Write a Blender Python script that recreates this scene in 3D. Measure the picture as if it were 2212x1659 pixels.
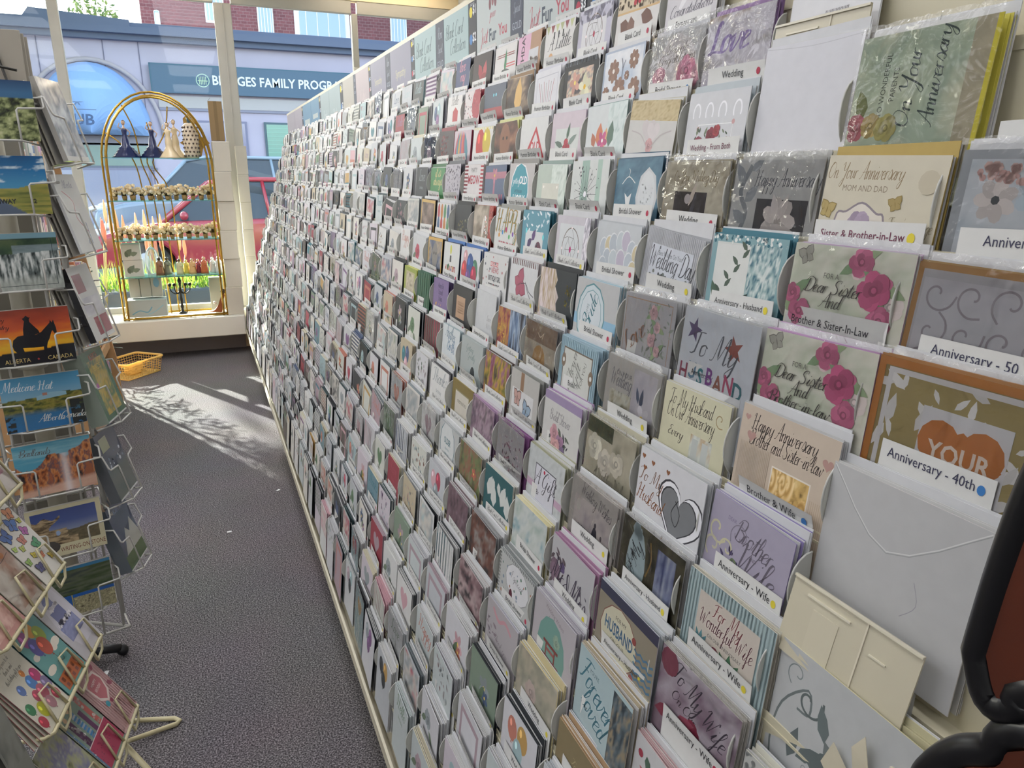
import bpy, math, random
import numpy as np
from mathutils import Vector, Matrix

for o in list(bpy.data.objects): bpy.data.objects.remove(o)
S = bpy.context.scene; COL = S.collection
R = random.Random(7)

# ---------------- camera (phone held about 1.45 m above the carpet) ----------------
AX = (0.92296, -0.10289, 0.37089); AY = (-0.38500, -0.25620, 0.88700); AZ = (0.00420, -0.96110, -0.27600)
def ortho():
    y = Vector(AY).normalized(); x = Vector(AX); x = (x - y*x.dot(y)).normalized(); z = x.cross(y)
    return x, y, z
ax, ay, az = ortho()
cam = bpy.data.cameras.new('camera'); co = bpy.data.objects.new('camera', cam); COL.objects.link(co)
co.matrix_world = Matrix(((ax[0], -ax[1], -ax[2], 0), (ay[0], -ay[1], -ay[2], 0), (az[0], -az[1], -az[2], 1.45), (0, 0, 0, 1)))
cam.sensor_width = 36; cam.lens = 36*1580/2212; cam.clip_start = .02; cam.clip_end = 500
S.camera = co
vs = S.view_settings; vs.view_transform = 'Standard'; vs.look = 'None'; vs.gamma = 1; vs.use_curve_mapping = False
vs.exposure = 0.5

# ---------------- light ----------------
w = bpy.data.worlds.new('sky'); S.world = w; w.use_nodes = True
nt = w.node_tree; bg = nt.nodes['Background']
sky = nt.nodes.new('ShaderNodeTexSky'); sky.sky_type = 'NISHITA'; sky.sun_disc = False
sky.sun_elevation = math.radians(22); sky.sun_rotation = math.radians(-27); sky.air_density = 1.1; sky.dust_density = 1.5
hs = nt.nodes.new('ShaderNodeHueSaturation'); hs.inputs['Saturation'].default_value = .55
nt.links.new(sky.outputs[0], hs.inputs['Color']); nt.links.new(hs.outputs[0], bg.inputs[0]); bg.inputs[1].default_value = 0.62
sl = bpy.data.lights.new('sun', 'SUN'); sl.energy = 24; sl.angle = math.radians(.6); sl.color = (1, .95, .86)
so = bpy.data.objects.new('sun', sl); COL.objects.link(so)
so.rotation_euler = Vector((.45, -.89, -.375)).to_track_quat('-Z', 'Y').to_euler()
so['label'] = 'low sun behind the street'; so['category'] = 'sun'

# ---------------- helpers ----------------
def lin(c):
    if isinstance(c, str):
        c = c.lstrip('#'); n = 1 if len(c) == 3 else 2
        c = [int(c[i*n:(i+1)*n]*(2 if n == 1 else 1), 16)/255 for i in range(3)]
        return tuple(((x+.055)/1.055)**2.4 if x > .04045 else x/12.92 for x in c)
    return tuple(c[:3])
MATS = {}
def node(nt, t, **kw):
    n = nt.nodes.new(t)
    for k, v in kw.items(): setattr(n, k, v)
    return n
def mat(name, col=None, rough=.6, metal=0, spec=.5, coat=0, bump=0, bscale=200, var=0, vscale=8, emit=0, sub=0, trans=0, det=2):
    """one procedural principled material; colour None = the printed colour stored on the mesh"""
    if name in MATS: return MATS[name]
    m = bpy.data.materials.new(name); m.use_nodes = True; nt = m.node_tree; p = nt.nodes['Principled BSDF']
    L = nt.links.new
    if col is None:
        a = node(nt, 'ShaderNodeAttribute', attribute_name='Col'); src = a.outputs['Color']
    else:
        a = node(nt, 'ShaderNodeRGB'); a.outputs[0].default_value = lin(col)+(1,); src = a.outputs[0]
    tc = node(nt, 'ShaderNodeTexCoord')
    if var:
        n = node(nt, 'ShaderNodeTexNoise'); n.inputs['Scale'].default_value = vscale; n.inputs['Detail'].default_value = det
        L(tc.outputs['Object'], n.inputs['Vector'])
        mr = node(nt, 'ShaderNodeMapRange'); mr.inputs[1].default_value = .25; mr.inputs[2].default_value = .75
        mr.inputs[3].default_value = 1-var; mr.inputs[4].default_value = 1+var; L(n.outputs['Fac'], mr.inputs[0])
        vm = node(nt, 'ShaderNodeVectorMath', operation='SCALE'); L(src, vm.inputs[0]); L(mr.outputs[0], vm.inputs['Scale']); src = vm.outputs[0]
    L(src, p.inputs['Base Color'])
    p.inputs['Roughness'].default_value = rough; p.inputs['Metallic'].default_value = metal
    p.inputs['Specular IOR Level'].default_value = spec; p.inputs['Coat Weight'].default_value = coat; p.inputs['Coat Roughness'].default_value = .08
    if trans: p.inputs['Transmission Weight'].default_value = trans
    if emit: L(src, p.inputs['Emission Color']); p.inputs['Emission Strength'].default_value = emit
    if bump:
        n = node(nt, 'ShaderNodeTexNoise'); n.inputs['Scale'].default_value = bscale; n.inputs['Detail'].default_value = 3
        L(tc.outputs['Object'], n.inputs['Vector'])
        b = node(nt, 'ShaderNodeBump'); b.inputs['Strength'].default_value = bump; b.inputs['Distance'].default_value = .004
        L(n.outputs['Fac'], b.inputs['Height']); L(b.outputs[0], p.inputs['Normal']); 
        if coat: L(b.outputs[0], p.inputs['Coat Normal'])
    MATS[name] = m; return m
def film(name, tint, ior=1.45, rough=.03, bump=0, bscale=30, base=0, bcol='#ffffff', gcol=(1, 1, 1)):
    """clear sheet: lets light straight through and mirrors a little; base = share of milky diffuse"""
    if name in MATS: return MATS[name]
    m = bpy.data.materials.new(name); m.use_nodes = True; nt = m.node_tree; nt.nodes.clear(); L = nt.links.new
    out = node(nt, 'ShaderNodeOutputMaterial'); t = node(nt, 'ShaderNodeBsdfTransparent'); t.inputs[0].default_value = lin(tint)+(1,)
    g = node(nt, 'ShaderNodeBsdfGlossy'); g.inputs['Roughness'].default_value = rough; g.inputs['Color'].default_value = gcol+(1,)
    fr = node(nt, 'ShaderNodeFresnel'); fr.inputs[0].default_value = ior; mx = node(nt, 'ShaderNodeMixShader')
    L(fr.outputs[0], mx.inputs[0]); L(t.outputs[0], mx.inputs[1]); L(g.outputs[0], mx.inputs[2]); last = mx
    if bump:
        tc = node(nt, 'ShaderNodeTexCoord'); n = node(nt, 'ShaderNodeTexNoise'); n.inputs['Scale'].default_value = bscale
        n.inputs['Distortion'].default_value = 1.5
        L(tc.outputs['Object'], n.inputs['Vector']); b = node(nt, 'ShaderNodeBump'); b.inputs['Strength'].default_value = bump
        b.inputs['Distance'].default_value = .01; L(n.outputs['Fac'], b.inputs['Height']); L(b.outputs[0], g.inputs['Normal']); L(b.outputs[0], fr.inputs['Normal'])
    if base:
        d = node(nt, 'ShaderNodeBsdfDiffuse'); d.inputs[0].default_value = lin(bcol)+(1,); m2 = node(nt, 'ShaderNodeMixShader')
        m2.inputs[0].default_value = base; L(mx.outputs[0], m2.inputs[1]); L(d.outputs[0], m2.inputs[2]); last = m2
    L(last.outputs[0], out.inputs[0]); MATS[name] = m; return m

PAPER = mat('printed_paper', None, .55, spec=.4, var=.03, vscale=60)
GLOSS = mat('glossy_print', None, .3, spec=.5, coat=.35, var=.03, vscale=60)
SLEEVE_PRINT = mat('print_under_cellophane', None, .4, spec=.5, coat=.4, bump=.05, bscale=22)
FOIL = mat('foil', None, .22, metal=.85)
PAINT = mat('painted', None, .45, var=.04)
CREAM = mat('cream_metal', '#cfc8b2', .45, var=.05, vscale=5)
CELLO = film('cellophane', '#ffffff', 1.27, .08, bump=.4, bscale=20)
CRIMP_GLINT = film('cellophane_crimp_glint', '#ffffff', 1.5, .15, bump=.8, bscale=60, base=.16, bcol='#e8e8e4')  # milky white share stands in for the glint on the sleeve's top edge

def backlit(name, share=.5, rough=.5, col=None):
    """thin or waxy stuff that also glows when lit from behind"""
    if name in MATS: return MATS[name]
    m = bpy.data.materials.new(name); m.use_nodes = True; nt = m.node_tree; p = nt.nodes['Principled BSDF']; out = nt.nodes['Material Output']; L = nt.links.new
    if col: a = node(nt, 'ShaderNodeRGB'); a.outputs[0].default_value = lin(col)+(1,); s = a.outputs[0]
    else: s = node(nt, 'ShaderNodeAttribute', attribute_name='Col').outputs['Color']
    t = node(nt, 'ShaderNodeBsdfTranslucent'); mx = node(nt, 'ShaderNodeMixShader'); mx.inputs[0].default_value = share
    L(s, p.inputs['Base Color']); L(s, t.inputs[0]); p.inputs['Roughness'].default_value = rough
    L(p.outputs[0], mx.inputs[1]); L(t.outputs[0], mx.inputs[2]); L(mx.outputs[0], out.inputs[0]); MATS[name] = m; return m

PLASTIC = backlit('pocket_plastic', .3, .35, '#dcdcd6')
class MB:
    """collects shapes, then becomes one mesh"""
    def __init__(s): s.v = []; s.f = []; s.c = []; s.m = []; s.M = Matrix(); s.sm = []
    def poly(s, pts, col, mi=0, smooth=False):
        i = len(s.v); s.v += [s.M @ Vector(p) for p in pts]; s.f.append(tuple(range(i, i+len(pts)))); s.c.append(lin(col)); s.m.append(mi); s.sm.append(smooth)
    def mesh(s, vs, fs, col, mi=0, smooth=False):
        i = len(s.v); c = lin(col) if not isinstance(col, list) else None
        s.v += [s.M @ Vector(p) for p in vs]
        for n, f in enumerate(fs): s.f.append(tuple(a+i for a in f)); s.c.append(c if c else col[n]); s.m.append(mi); s.sm.append(smooth)
    def box(s, x0, y0, z0, x1, y1, z1, col, mi=0):
        vs = [(x, y, z) for z in (z0, z1) for y in (y0, y1) for x in (x0, x1)]
        s.mesh(vs, [(0, 2, 3, 1), (4, 5, 7, 6), (0, 1, 5, 4), (2, 6, 7, 3), (0, 4, 6, 2), (1, 3, 7, 5)], col, mi)
    def bbox(s, x0, y0, z0, x1, y1, z1, col, b=.004, mi=0):
        """box with chamfered edges"""
        vs = []; fs = []
        X = (x0, x1); Y = (y0, y1); Z = (z0, z1); idx = {}
        for i in (0, 1):
            for j in (0, 1):
                for k in (0, 1):
                    sx, sy, sz = (1 if i == 0 else -1), (1 if j == 0 else -1), (1 if k == 0 else -1)
                    for a in range(3):
                        p = [X[i], Y[j], Z[k]]
                        for q, sg in ((0, sx), (1, sy), (2, sz)):
                            if q != a: p[q] += sg*b
                        idx[i, j, k, a] = len(vs); vs.append(p)
        I = lambda i, j, k, a: idx[i, j, k, a]
        for i in (0, 1):
            fs += [tuple(I(i, *q, 0) for q in ((0, 0), (1, 0), (1, 1), (0, 1)))]
            fs += [tuple(I(q[0], i, q[1], 1) for q in ((0, 0), (1, 0), (1, 1), (0, 1)))]
            fs += [tuple(I(*q, i, 2) for q in ((0, 0), (1, 0), (1, 1), (0, 1)))]
        # faces above use vertices not moved along own axis -> move along the other two
        for i in (0, 1):
            for j in (0, 1):
                fs.append((I(i, j, 0, 0), I(i, j, 0, 1), I(i, j, 1, 1), I(i, j, 1, 0)))
                fs.append((I(i, 0, j, 0), I(i, 0, j, 2), I(i, 1, j, 2), I(i, 1, j, 0)))
                fs.append((I(0, i, j, 1), I(0, i, j, 2), I(1, i, j, 2), I(1, i, j, 1)))
                for k in (0, 1): fs.append((I(i, j, k, 0), I(i, j, k, 1), I(i, j, k, 2)))
        s.mesh(vs, fs, col, mi)
    def tube(s, pts, r, col, n=8, mi=0, closed=False, cap=True):
        pts = [Vector(p) for p in pts]; N = len(pts); vs = []; fs = []; rr = r if isinstance(r, (list, tuple)) else [r]*N
        up = None
        for i, p in enumerate(pts):
            a = pts[(i-1) % N] if (i or closed) else p; b = pts[(i+1) % N] if (i < N-1 or closed) else p
            t = (b-a).normalized() if (b-a).length > 1e-9 else Vector((0, 0, 1))
            if up is None: up = Vector((0, 0, 1)) if abs(t.z) < .9 else Vector((1, 0, 0))
            q = t.cross(up); q = q.normalized() if q.length > 1e-6 else Vector((1, 0, 0)); up = q.cross(t).normalized()
            for k in range(n):
                an = 2*math.pi*k/n; vs.append(p + q*math.cos(an)*rr[i] + up*math.sin(an)*rr[i])
        M_ = N if closed else N-1
        for i in range(M_):
            j = (i+1) % N
            for k in range(n): fs.append((i*n+k, i*n+(k+1) % n, j*n+(k+1) % n, j*n+k))
        if cap and not closed: fs += [tuple(range(n-1, -1, -1)), tuple((N-1)*n+k for k in range(n))]
        s.mesh(vs, fs, col, mi, True)
    def lathe(s, prof, col, c=(0, 0, 0), n=20, mi=0, wob=None, sy=1):
        vs = []; fs = []
        for i, (r, z) in enumerate(prof):
            for k in range(n):
                a = 2*math.pi*k/n; q = r*(1+(wob(a, z) if wob else 0)); vs.append((c[0]+q*math.cos(a), c[1]+q*math.sin(a)*sy, c[2]+z))
        for i in range(len(prof)-1):
            for k in range(n): fs.append((i*n+k, i*n+(k+1) % n, (i+1)*n+(k+1) % n, (i+1)*n+k))
        fs += [tuple(range(n-1, -1, -1)), tuple((len(prof)-1)*n+k for k in range(n))]
        s.mesh(vs, fs, col, mi, True)
    def ball(s, c, r, col, n=8, mi=0, sc=(1, 1, 1)):
        vs = []; fs = []; m = max(3, n//2)
        for i in range(m+1):
            t = math.pi*i/m
            for k in range(n):
                a = 2*math.pi*k/n; vs.append((c[0]+r*sc[0]*math.sin(t)*math.cos(a), c[1]+r*sc[1]*math.sin(t)*math.sin(a), c[2]+r*sc[2]*math.cos(t)))
        for i in range(m):
            for k in range(n): fs.append((i*n+k, (i+1)*n+k, (i+1)*n+(k+1) % n, i*n+(k+1) % n))
        s.mesh(vs, fs, col, mi, True)
    def extr(s, pts, d, col, mi=0, smooth=False):
        """polygon pts (3-D, planar) pushed by vector d"""
        n = len(pts); d = Vector(d); p = [Vector(q) for q in pts]
        s.mesh(p+[q+d for q in p], [tuple(range(n-1, -1, -1)), tuple(range(n, 2*n))]+[(i, (i+1) % n, n+(i+1) % n, n+i) for i in range(n)], col, mi)
    def build(s, name, mats, parent=None, M=None):
        me = bpy.data.meshes.new(name); me.from_pydata([tuple(v) for v in s.v], [], s.f)
        if not isinstance(mats, (list, tuple)): mats = [mats]
        for m in mats: me.materials.append(m)
        if s.f:
            me.polygons.foreach_set('material_index', s.m); me.polygons.foreach_set('use_smooth', s.sm)
            ca = me.color_attributes.new('Col', 'FLOAT_COLOR', 'CORNER')
            ln = np.array([len(f) for f in s.f]); arr = []
            if any(isinstance(c[0], (tuple, list)) for c in s.c):
                for c, f in zip(s.c, s.f): arr += list(c) if isinstance(c[0], (tuple, list)) else [c]*len(f)
                arr = np.array(arr)
            else: arr = np.repeat(np.array(s.c), ln, axis=0)
            ca.data.foreach_set('color', np.c_[arr, np.ones(len(arr))].astype(np.float32).ravel())
        me.update()
        o = bpy.data.objects.new(name, me); COL.objects.link(o)
        if M is not None: o.matrix_local = M
        if parent: o.parent = parent
        return o
def tag(o, label=None, cat=None, group=None, kind=None):
    if label: o['label'] = label
    if cat: o['category'] = cat
    if group: o['group'] = group
    if kind: o['kind'] = kind
    return o
def thing(name, label, cat, M=None, group=None):
    o = bpy.data.objects.new(name, None); COL.objects.link(o); o.empty_display_size = .05
    if M is not None: o.matrix_local = M
    return tag(o, label, cat, group)
def T(x, y, z, rz=0, ry=0, rx=0):
    return Matrix.Translation((x, y, z)) @ Matrix.Rotation(math.radians(rz), 4, 'Z') @ Matrix.Rotation(math.radians(ry), 4, 'Y') @ Matrix.Rotation(math.radians(rx), 4, 'X')
def frame(o, x, y, z):
    """matrix whose local axes are the given world vectors"""
    return Matrix(((x[0], y[0], z[0], o[0]), (x[1], y[1], z[1], o[1]), (x[2], y[2], z[2], o[2]), (0, 0, 0, 1)))
def arc(cx, cy, r, a0, a1, n=8, ry=None):
    ry = r if ry is None else ry
    return [(cx+r*math.cos(math.radians(a0+(a1-a0)*i/n)), cy+ry*math.sin(math.radians(a0+(a1-a0)*i/n))) for i in range(n+1)]
# ---------------- lettering ----------------
TX = {}
def glyphs(s, bold=False):
    if (s, bold) in TX: return TX[s, bold]
    cu = bpy.data.curves.new('t', 'FONT'); cu.body = s; cu.size = 1; cu.resolution_u = 2
    if bold: cu.offset = .022
    o = bpy.data.objects.new('t', cu); me = o.to_mesh()
    v = [(p.co.x, p.co.y) for p in me.vertices]; f = [tuple(p.vertices) for p in me.polygons]
    o.to_mesh_clear(); bpy.data.objects.remove(o); bpy.data.curves.remove(cu)
    TX[s, bold] = (v, f, max([p[0] for p in v] or [1])); return TX[s, bold]
# hand-script pen strokes: advance, then strokes of x,y points (x-height 5, ascender 10, descender -5)
PEN = {
'a': '5|5,4 3,5 1,3 1,1 2,0 4,2 5,5 4,1 5,0 6,1', 'b': '5|0,1 3,7 3,10 1,8 1,1 2,0 4,1 4,4 2,4', 'c': '4|4,4 2,5 1,3 1,1 2,0 4,1', 'd': '5|4,4 2,5 1,2 2,0 4,2 5,10 4,1 6,1',
'e': '4|1,2 4,4 3,5 1,4 1,1 2,0 5,1', 'f': '4|0,1 3,6 4,10 2,9 2,-4 1,-5 1,-3 4,1', 'g': '5|5,4 3,5 1,3 2,0 4,2 5,5 4,-3 2,-5 1,-3 5,1', 'h': '5|0,1 3,7 2,10 1,6 1,0 1,3 3,5 4,4 4,0 6,1',
'i': '3|0,1 2,5 1,1 2,0 4,1;2,7 2.4,7.5', 'j': '3|0,1 3,5 2,-4 0,-4 3,1;3,7 3.4,7.5', 'k': '5|0,1 3,7 2,10 1,6 1,0;4,5 1,2 4,0 5,1', 'l': '3|0,1 3,7 2,10 1,6 1,1 2,0 4,1',
'm': '8|0,3 1,5 1,0 1,3 3,5 4,3 4,0 4,3 6,5 7,3 7,0 9,1', 'n': '5|0,3 1,5 1,0 1,3 3,5 4,4 4,0 6,1', 'o': '5|3,5 1,4 1,1 2,0 4,1 4,4 3,5 5,4', 'p': '5|0,1 2,5 1,-5 1,3 3,5 4,3 3,0 1,1 5,1',
'q': '5|4,4 2,5 1,2 2,0 4,2 4,-5 6,-2', 'r': '4|0,2 1.2,5 1,0;1,3 2.2,4.8 3.6,4.8', 's': '4|0,1 2,6 4,3 3,0 1,1 5,1', 't': '3.5|0,1 2.5,9 1.5,1 2.5,0 4.5,1;.5,6 4,6.4', 'u': '5|0,3 1,5 1,1 2,0 4,2 4,5 4,1 6,1',
'v': '5|0,3 1,5 1,1 2,0 4,3 4,5 6,4', 'w': '7|0,3 1,5 1,1 2,0 3,1 4,4 4,1 5,0 6.5,3 6.5,5 8,4', 'x': '4|0,4 1,5 3,0 5,1;4,5 0,0', 'y': '5|0,3 1,5 1,1 2,0 4,2 5,5 4,-3 2,-5 1,-3 5,1', 'z': '4|0,4 3,5 1,1 3,0 2,-4 0,-4 4,1',
'A': '8|0,0 2,1 6,10 6.5,10 7,0 8,1;2,4 8,4.5', 'B': '7|2,9 2,0;0,7 2,10 6,10 6,6 3,5.4 7,4 6,0 2,0 0,2', 'C': '7|6,8 6.6,10 4,10 1,6 1,1 4,-.4 7,2', 'D': '8|3,9 2,0 0,1;0,7 3,10.4 8,8 7.6,2 4,-.4 1,0', 'E': '6|6,9 4,10 2,8 4,5.4 1,3 2,0 6,1',
'F': '7|0,8 3,9.6 8,10;4,9.6 3,1 1,0;2,5 6,5.4', 'G': '8|6,8 6,10 4,10 1,6 1,1 4,0 6,3 6.6,5 5,-4 2,-4 4,-1', 'H': '9|0,8 2,10 2,0 0,1;7,10 6,0 8,1;1,5 5,5.6 8,6', 'J': '6|1,8 5,10 4,-4 1,-4 3,0', 'L': '6|4,9 3,10 2,8 2,1 0,0 3,.6 7,0',
'M': '11|0,0 2,1 3,10 4,10 5,1 8,10 9,10 9,0 11,1', 'N': '8|0,0 2,1 2,10 6,0 7,10 9,10', 'O': '8|4,10 1,7 1,2 4,0 7,3 7,8 4,10 2,9', 'P': '7|2,9 2,0;0,7 2,10 7,9.6 6,5 2,5', 'S': '7|6,8 6,10 3,9.6 2,7 5,4 5,1 2,0 0,2', 'R': '7|2,9 2,0;0,7 2,10 6,9 5.6,5.6 3,5 6,0 8,1',
'T': '7|0,8 2,9.6 8,10;4.6,9.6 4,1 1,0', 'W': '11|0,8 2,10 3,0 6,8 7,0 10,10 11,9', 'Y': '8|0,8 2,10 3,5 6,6 7.6,10 5,-4 2,-4 5,0', '&': '7|7,2 4,9 2,8 6,1 3,0 1,2 4,5', '-': '4|.5,3.5 3.5,3.5', '.': '2|.8,0 1.2,.3', '2': '5|1,7 3,9 4,7 1,0 5,0', "'": '2|1,8 1,10', '5': '5|5,9 2,9 1.5,5.5 4,5 4,1 1,0', '0': '5|3,9 1,6 1,2 3,0 5,3 4,8 3,9'}
def crom(p, k=4):
    out = []
    for i in range(len(p)-1):
        a = p[max(i-1, 0)]; b = p[i]; c = p[i+1]; d = p[min(i+2, len(p)-1)]
        for t in [j/k for j in range(k)]:
            out.append(tuple(.5*((2*b[q])+(-a[q]+c[q])*t+(2*a[q]-5*b[q]+4*c[q]-d[q])*t*t+(-a[q]+3*b[q]-3*c[q]+d[q])*t**3) for q in range(len(b))))
    out.append(tuple(p[-1])); return out
def script(s, wt=.5):
    key = ('~', s, wt)
    if key in TX: return TX[key]
    V = []; F = []; x = 0
    for ch in s:
        if ch == ' ': x += 3.4; continue
        adv, st = PEN.get(ch, PEN['o']).split('|')
        for k in st.split(';'):
            p = [tuple(float(a) for a in q.split(',')) for q in k.split(' ')]
            p = crom(p, 3 if len(p) > 3 else 2); base = len(V)
            for i, (a, b) in enumerate(p):
                c = p[min(i+1, len(p)-1)]; d = p[max(i-1, 0)]; tx, ty = c[0]-d[0], c[1]-d[1]; l = math.hypot(tx, ty) or 1
                h = wt*(.35+.65*abs(min(ty, 0))/l) if ty < 0 else wt*.38
                X = x+a+b*.28
                V += [(X-ty/l*h, b+tx/l*h), (X+ty/l*h, b-tx/l*h)]
            F += [(base+2*i, base+2*i+1, base+2*i+3, base+2*i+2) for i in range(len(p)-1)]
        x += float(adv)
    V = [(a/10, b/10) for a, b in V]; TX[key] = (V, F, x/10); return TX[key]

# ---------------- painted pictures (colours worked out by formula on a grid) ----------------
def vnoise(u, v, f, seed):
    rs = np.random.RandomState(seed); g = rs.rand(66, 66)
    x = (u*f) % 64; y = (v*f) % 64; i = x.astype(int); j = y.astype(int); a = x-i; b = y-j; a = a*a*(3-2*a); b = b*b*(3-2*b)
    return (g[j, i]*(1-a)+g[j, i+1]*a)*(1-b)+(g[j+1, i]*(1-a)+g[j+1, i+1]*a)*b
def fbm(u, v, f, seed): return (vnoise(u, v, f, seed)*.5+vnoise(u+3, v, f*2, seed+1)*.25+vnoise(u, v+5, f*4, seed+2)*.15+vnoise(u, v+5, f*8, seed+3)*.1)
def ramp(t, cols):
    c = np.array([lin(q) for q in cols]); t = np.clip(t, 0, .9999)*(len(c)-1); i = t.astype(int); a = (t-i)[..., None]
    return c[i]*(1-a)+c[i+1]*a
def P_blob(cols, f=5, seed=1, sx=1, sy=1, con=1.6):
    return lambda u, v: ramp((fbm(u*sx, v*sy, f, seed)-.5)*con+.5, cols)
def mixc(a, b, t): t = np.clip(t, 0, 1)[..., None]; return a*(1-t)+b*t
def P_sunset(u, v):
    c = ramp(v*1.05+(fbm(u, v*3, 4, 3)-.5)*.25, ['#8d3a28', '#a8432a', '#c4532a', '#d97a22', '#e8b62a', '#e8a020', '#a03a1c'])
    hill = v > .80-.10*u-.02*np.sin(u*9)
    return mixc(c, ramp(v, ['#181820', '#12141c']), hill*1.)
def P_lake(u, v):
    sky = ramp(v/.42, ['#3f87ad', '#5a96b8', '#7fa6bb']); n = fbm(u, v*2, 12, 5)
    tree = ramp((n-.3)*2, ['#2e3820', '#5e6428', '#8a8038', '#5f5a2a']); wat = ramp(v*1.1-.1+(fbm(u*.6, v*4, 9, 8)-.5)*.3, ['#56683a', '#3a5a4a', '#2f6a94', '#2a6ea4'])
    c = mixc(sky, tree, (v > .40+.06*(vnoise(u, v*0, 9, 4)-.5)-.03*u)*1.); c = mixc(c, wat, np.clip((v-.62)*9, 0, 1))
    return mixc(c, ramp(n, ['#1b2024', '#232a28']), ((u > .82) & (v > .52) | (u < .12) & (v > .7))*(n > .42)*1.)
def P_bad(u, v):
    sky = ramp(v*3+(fbm(u*.5, v*4, 6, 2)-.5), ['#4c93ab', '#7fb0bf', '#4f97b0'])
    rg = .38-.33*np.clip((u-.55)*2.2, 0, 1)+.12*np.sin(u*10)*(u < .7)+.08*(vnoise(u, u*0, 14, 3)-.5)
    rock = ramp((fbm(u*1.4, v*.5, 9, 9)-.5)*2.6+.5+.12*np.sin(u*38+v*6), ['#2c2426', '#7c4028', '#b46a3a', '#c88450', '#5b4650', '#a05c3c'])
    c = mixc(sky, rock, (v > rg)*1.); g = ramp(fbm(u, v*3, 9, 4), ['#c09080', '#d8b49c']); c = mixc(c, g, np.clip((v-.86+.12*u)*14, 0, 1))
    return mixc(c, ramp(v, ['#cfc4c4', '#e6dede']), np.exp(-((u-.63)/.05)**2)*(v > .25)*.75)
def P_stone(u, v):
    sky = ramp(v*1.4, ['#3a4a86', '#47588f', '#8a92a8']); hill = ramp(fbm(u*2, v*3, 10, 6), ['#4a4436', '#766a50'])
    c = mixc(sky, hill, (v > .66-.08*u+.02*np.sin(u*12))*1.)
    r = (v > .22+.05*np.sin(u*25)) & (u < .34+.10*np.sin(v*9)) | (v > .55) & (u < .52-.1*np.abs(v-.7)) | (v > .8-.0*u) & (u < .66)
    rk = ramp(fbm(u*.8, v*2.4, 9, 12)*1.6-.3, ['#2c2620', '#6a5a44', '#a89272', '#c0a884']); c = mixc(c, rk, r*1.)
    return mixc(c, ramp(v, ['#8fa4c8', '#8fa4c8']), (((u-.37)/.035)**2+((v-.66)/.07)**2 < 1)*1.)
def P_falls(u, v):
    c = ramp(fbm(u, v, 6, 31)*1.5-.2, ['#20342a', '#3a5238', '#5b6a44']); c = mixc(c, ramp(v, ['#7fa6b4', '#7fa6b4']), (v < .1)*1.)
    c = mixc(c, ramp(fbm(u, v*4, 6, 3), ['#5e7078', '#9aa8ac']), ((v > .2) & (v < .36) & (u > .45))*.8)
    w_ = ramp(fbm(u*5, v*.7, 8, 7)*1.7-.35, ['#17201e', '#6c7674', '#c2c6c2', '#e4e6e2'])
    c = mixc(c, w_, (v > .38-.06*u)*1.); return mixc(c, ramp(fbm(u, v, 9, 5), ['#b8bcb4', '#8f948a']), np.clip((v-.72)*6, 0, 1)*.85)
def P_road(u, v):
    sky = ramp(v*2, ['#1f5f94', '#2c74a8', '#4a90b8']); cl = np.clip((fbm(u, v*3, 5, 22)-.56)*9, 0, 1)*(v < .45); c = mixc(sky, ramp(v, ['#cfe0e8', '#cfe0e8']), cl)
    f = ramp(fbm(u*.4, v*5, 7, 3)*1.5-.2, ['#4e5e30', '#8e8e48', '#b0a050']); c = mixc(c, f, (v > .5-.06*np.cos(u*6))*1.)
    return mixc(c, ramp(v, ['#6e7c90', '#566274']), ((v > .66) & (np.abs(u-.3-.1*(v-.6)) < .02+(v-.64)*1.0))*1.)
def P_grass(u, v):
    n = fbm(u, v, 16, 44); c = ramp(n*1.7-.35, ['#1c2216', '#4c5434', '#98a06c', '#c4c494']); return mixc(c, ramp(v*5, ['#27466c', '#3d6a90']), (v < .3)*1.)
def P_roses(u, v):
    c = ramp(fbm(u, v, 6, 71)*1.3-.15, ['#2c1e10', '#6e5830', '#caa868', '#e0c890'])
    rs = np.random.RandomState(5)
    for _ in range(11):
        a, b, r = rs.rand(), rs.rand(), .1+.1*rs.rand(); d = np.hypot(u-a, (v-b)*.6)/r; an = np.arctan2(v-b, u-a)
        k = ramp(.5+.5*np.sin(d*9+an*1.5)*.7, ['#9a7238', '#dcb878', '#f0dcae']); c = mixc(c, k, (d < 1)*1.)
    return c
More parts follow.
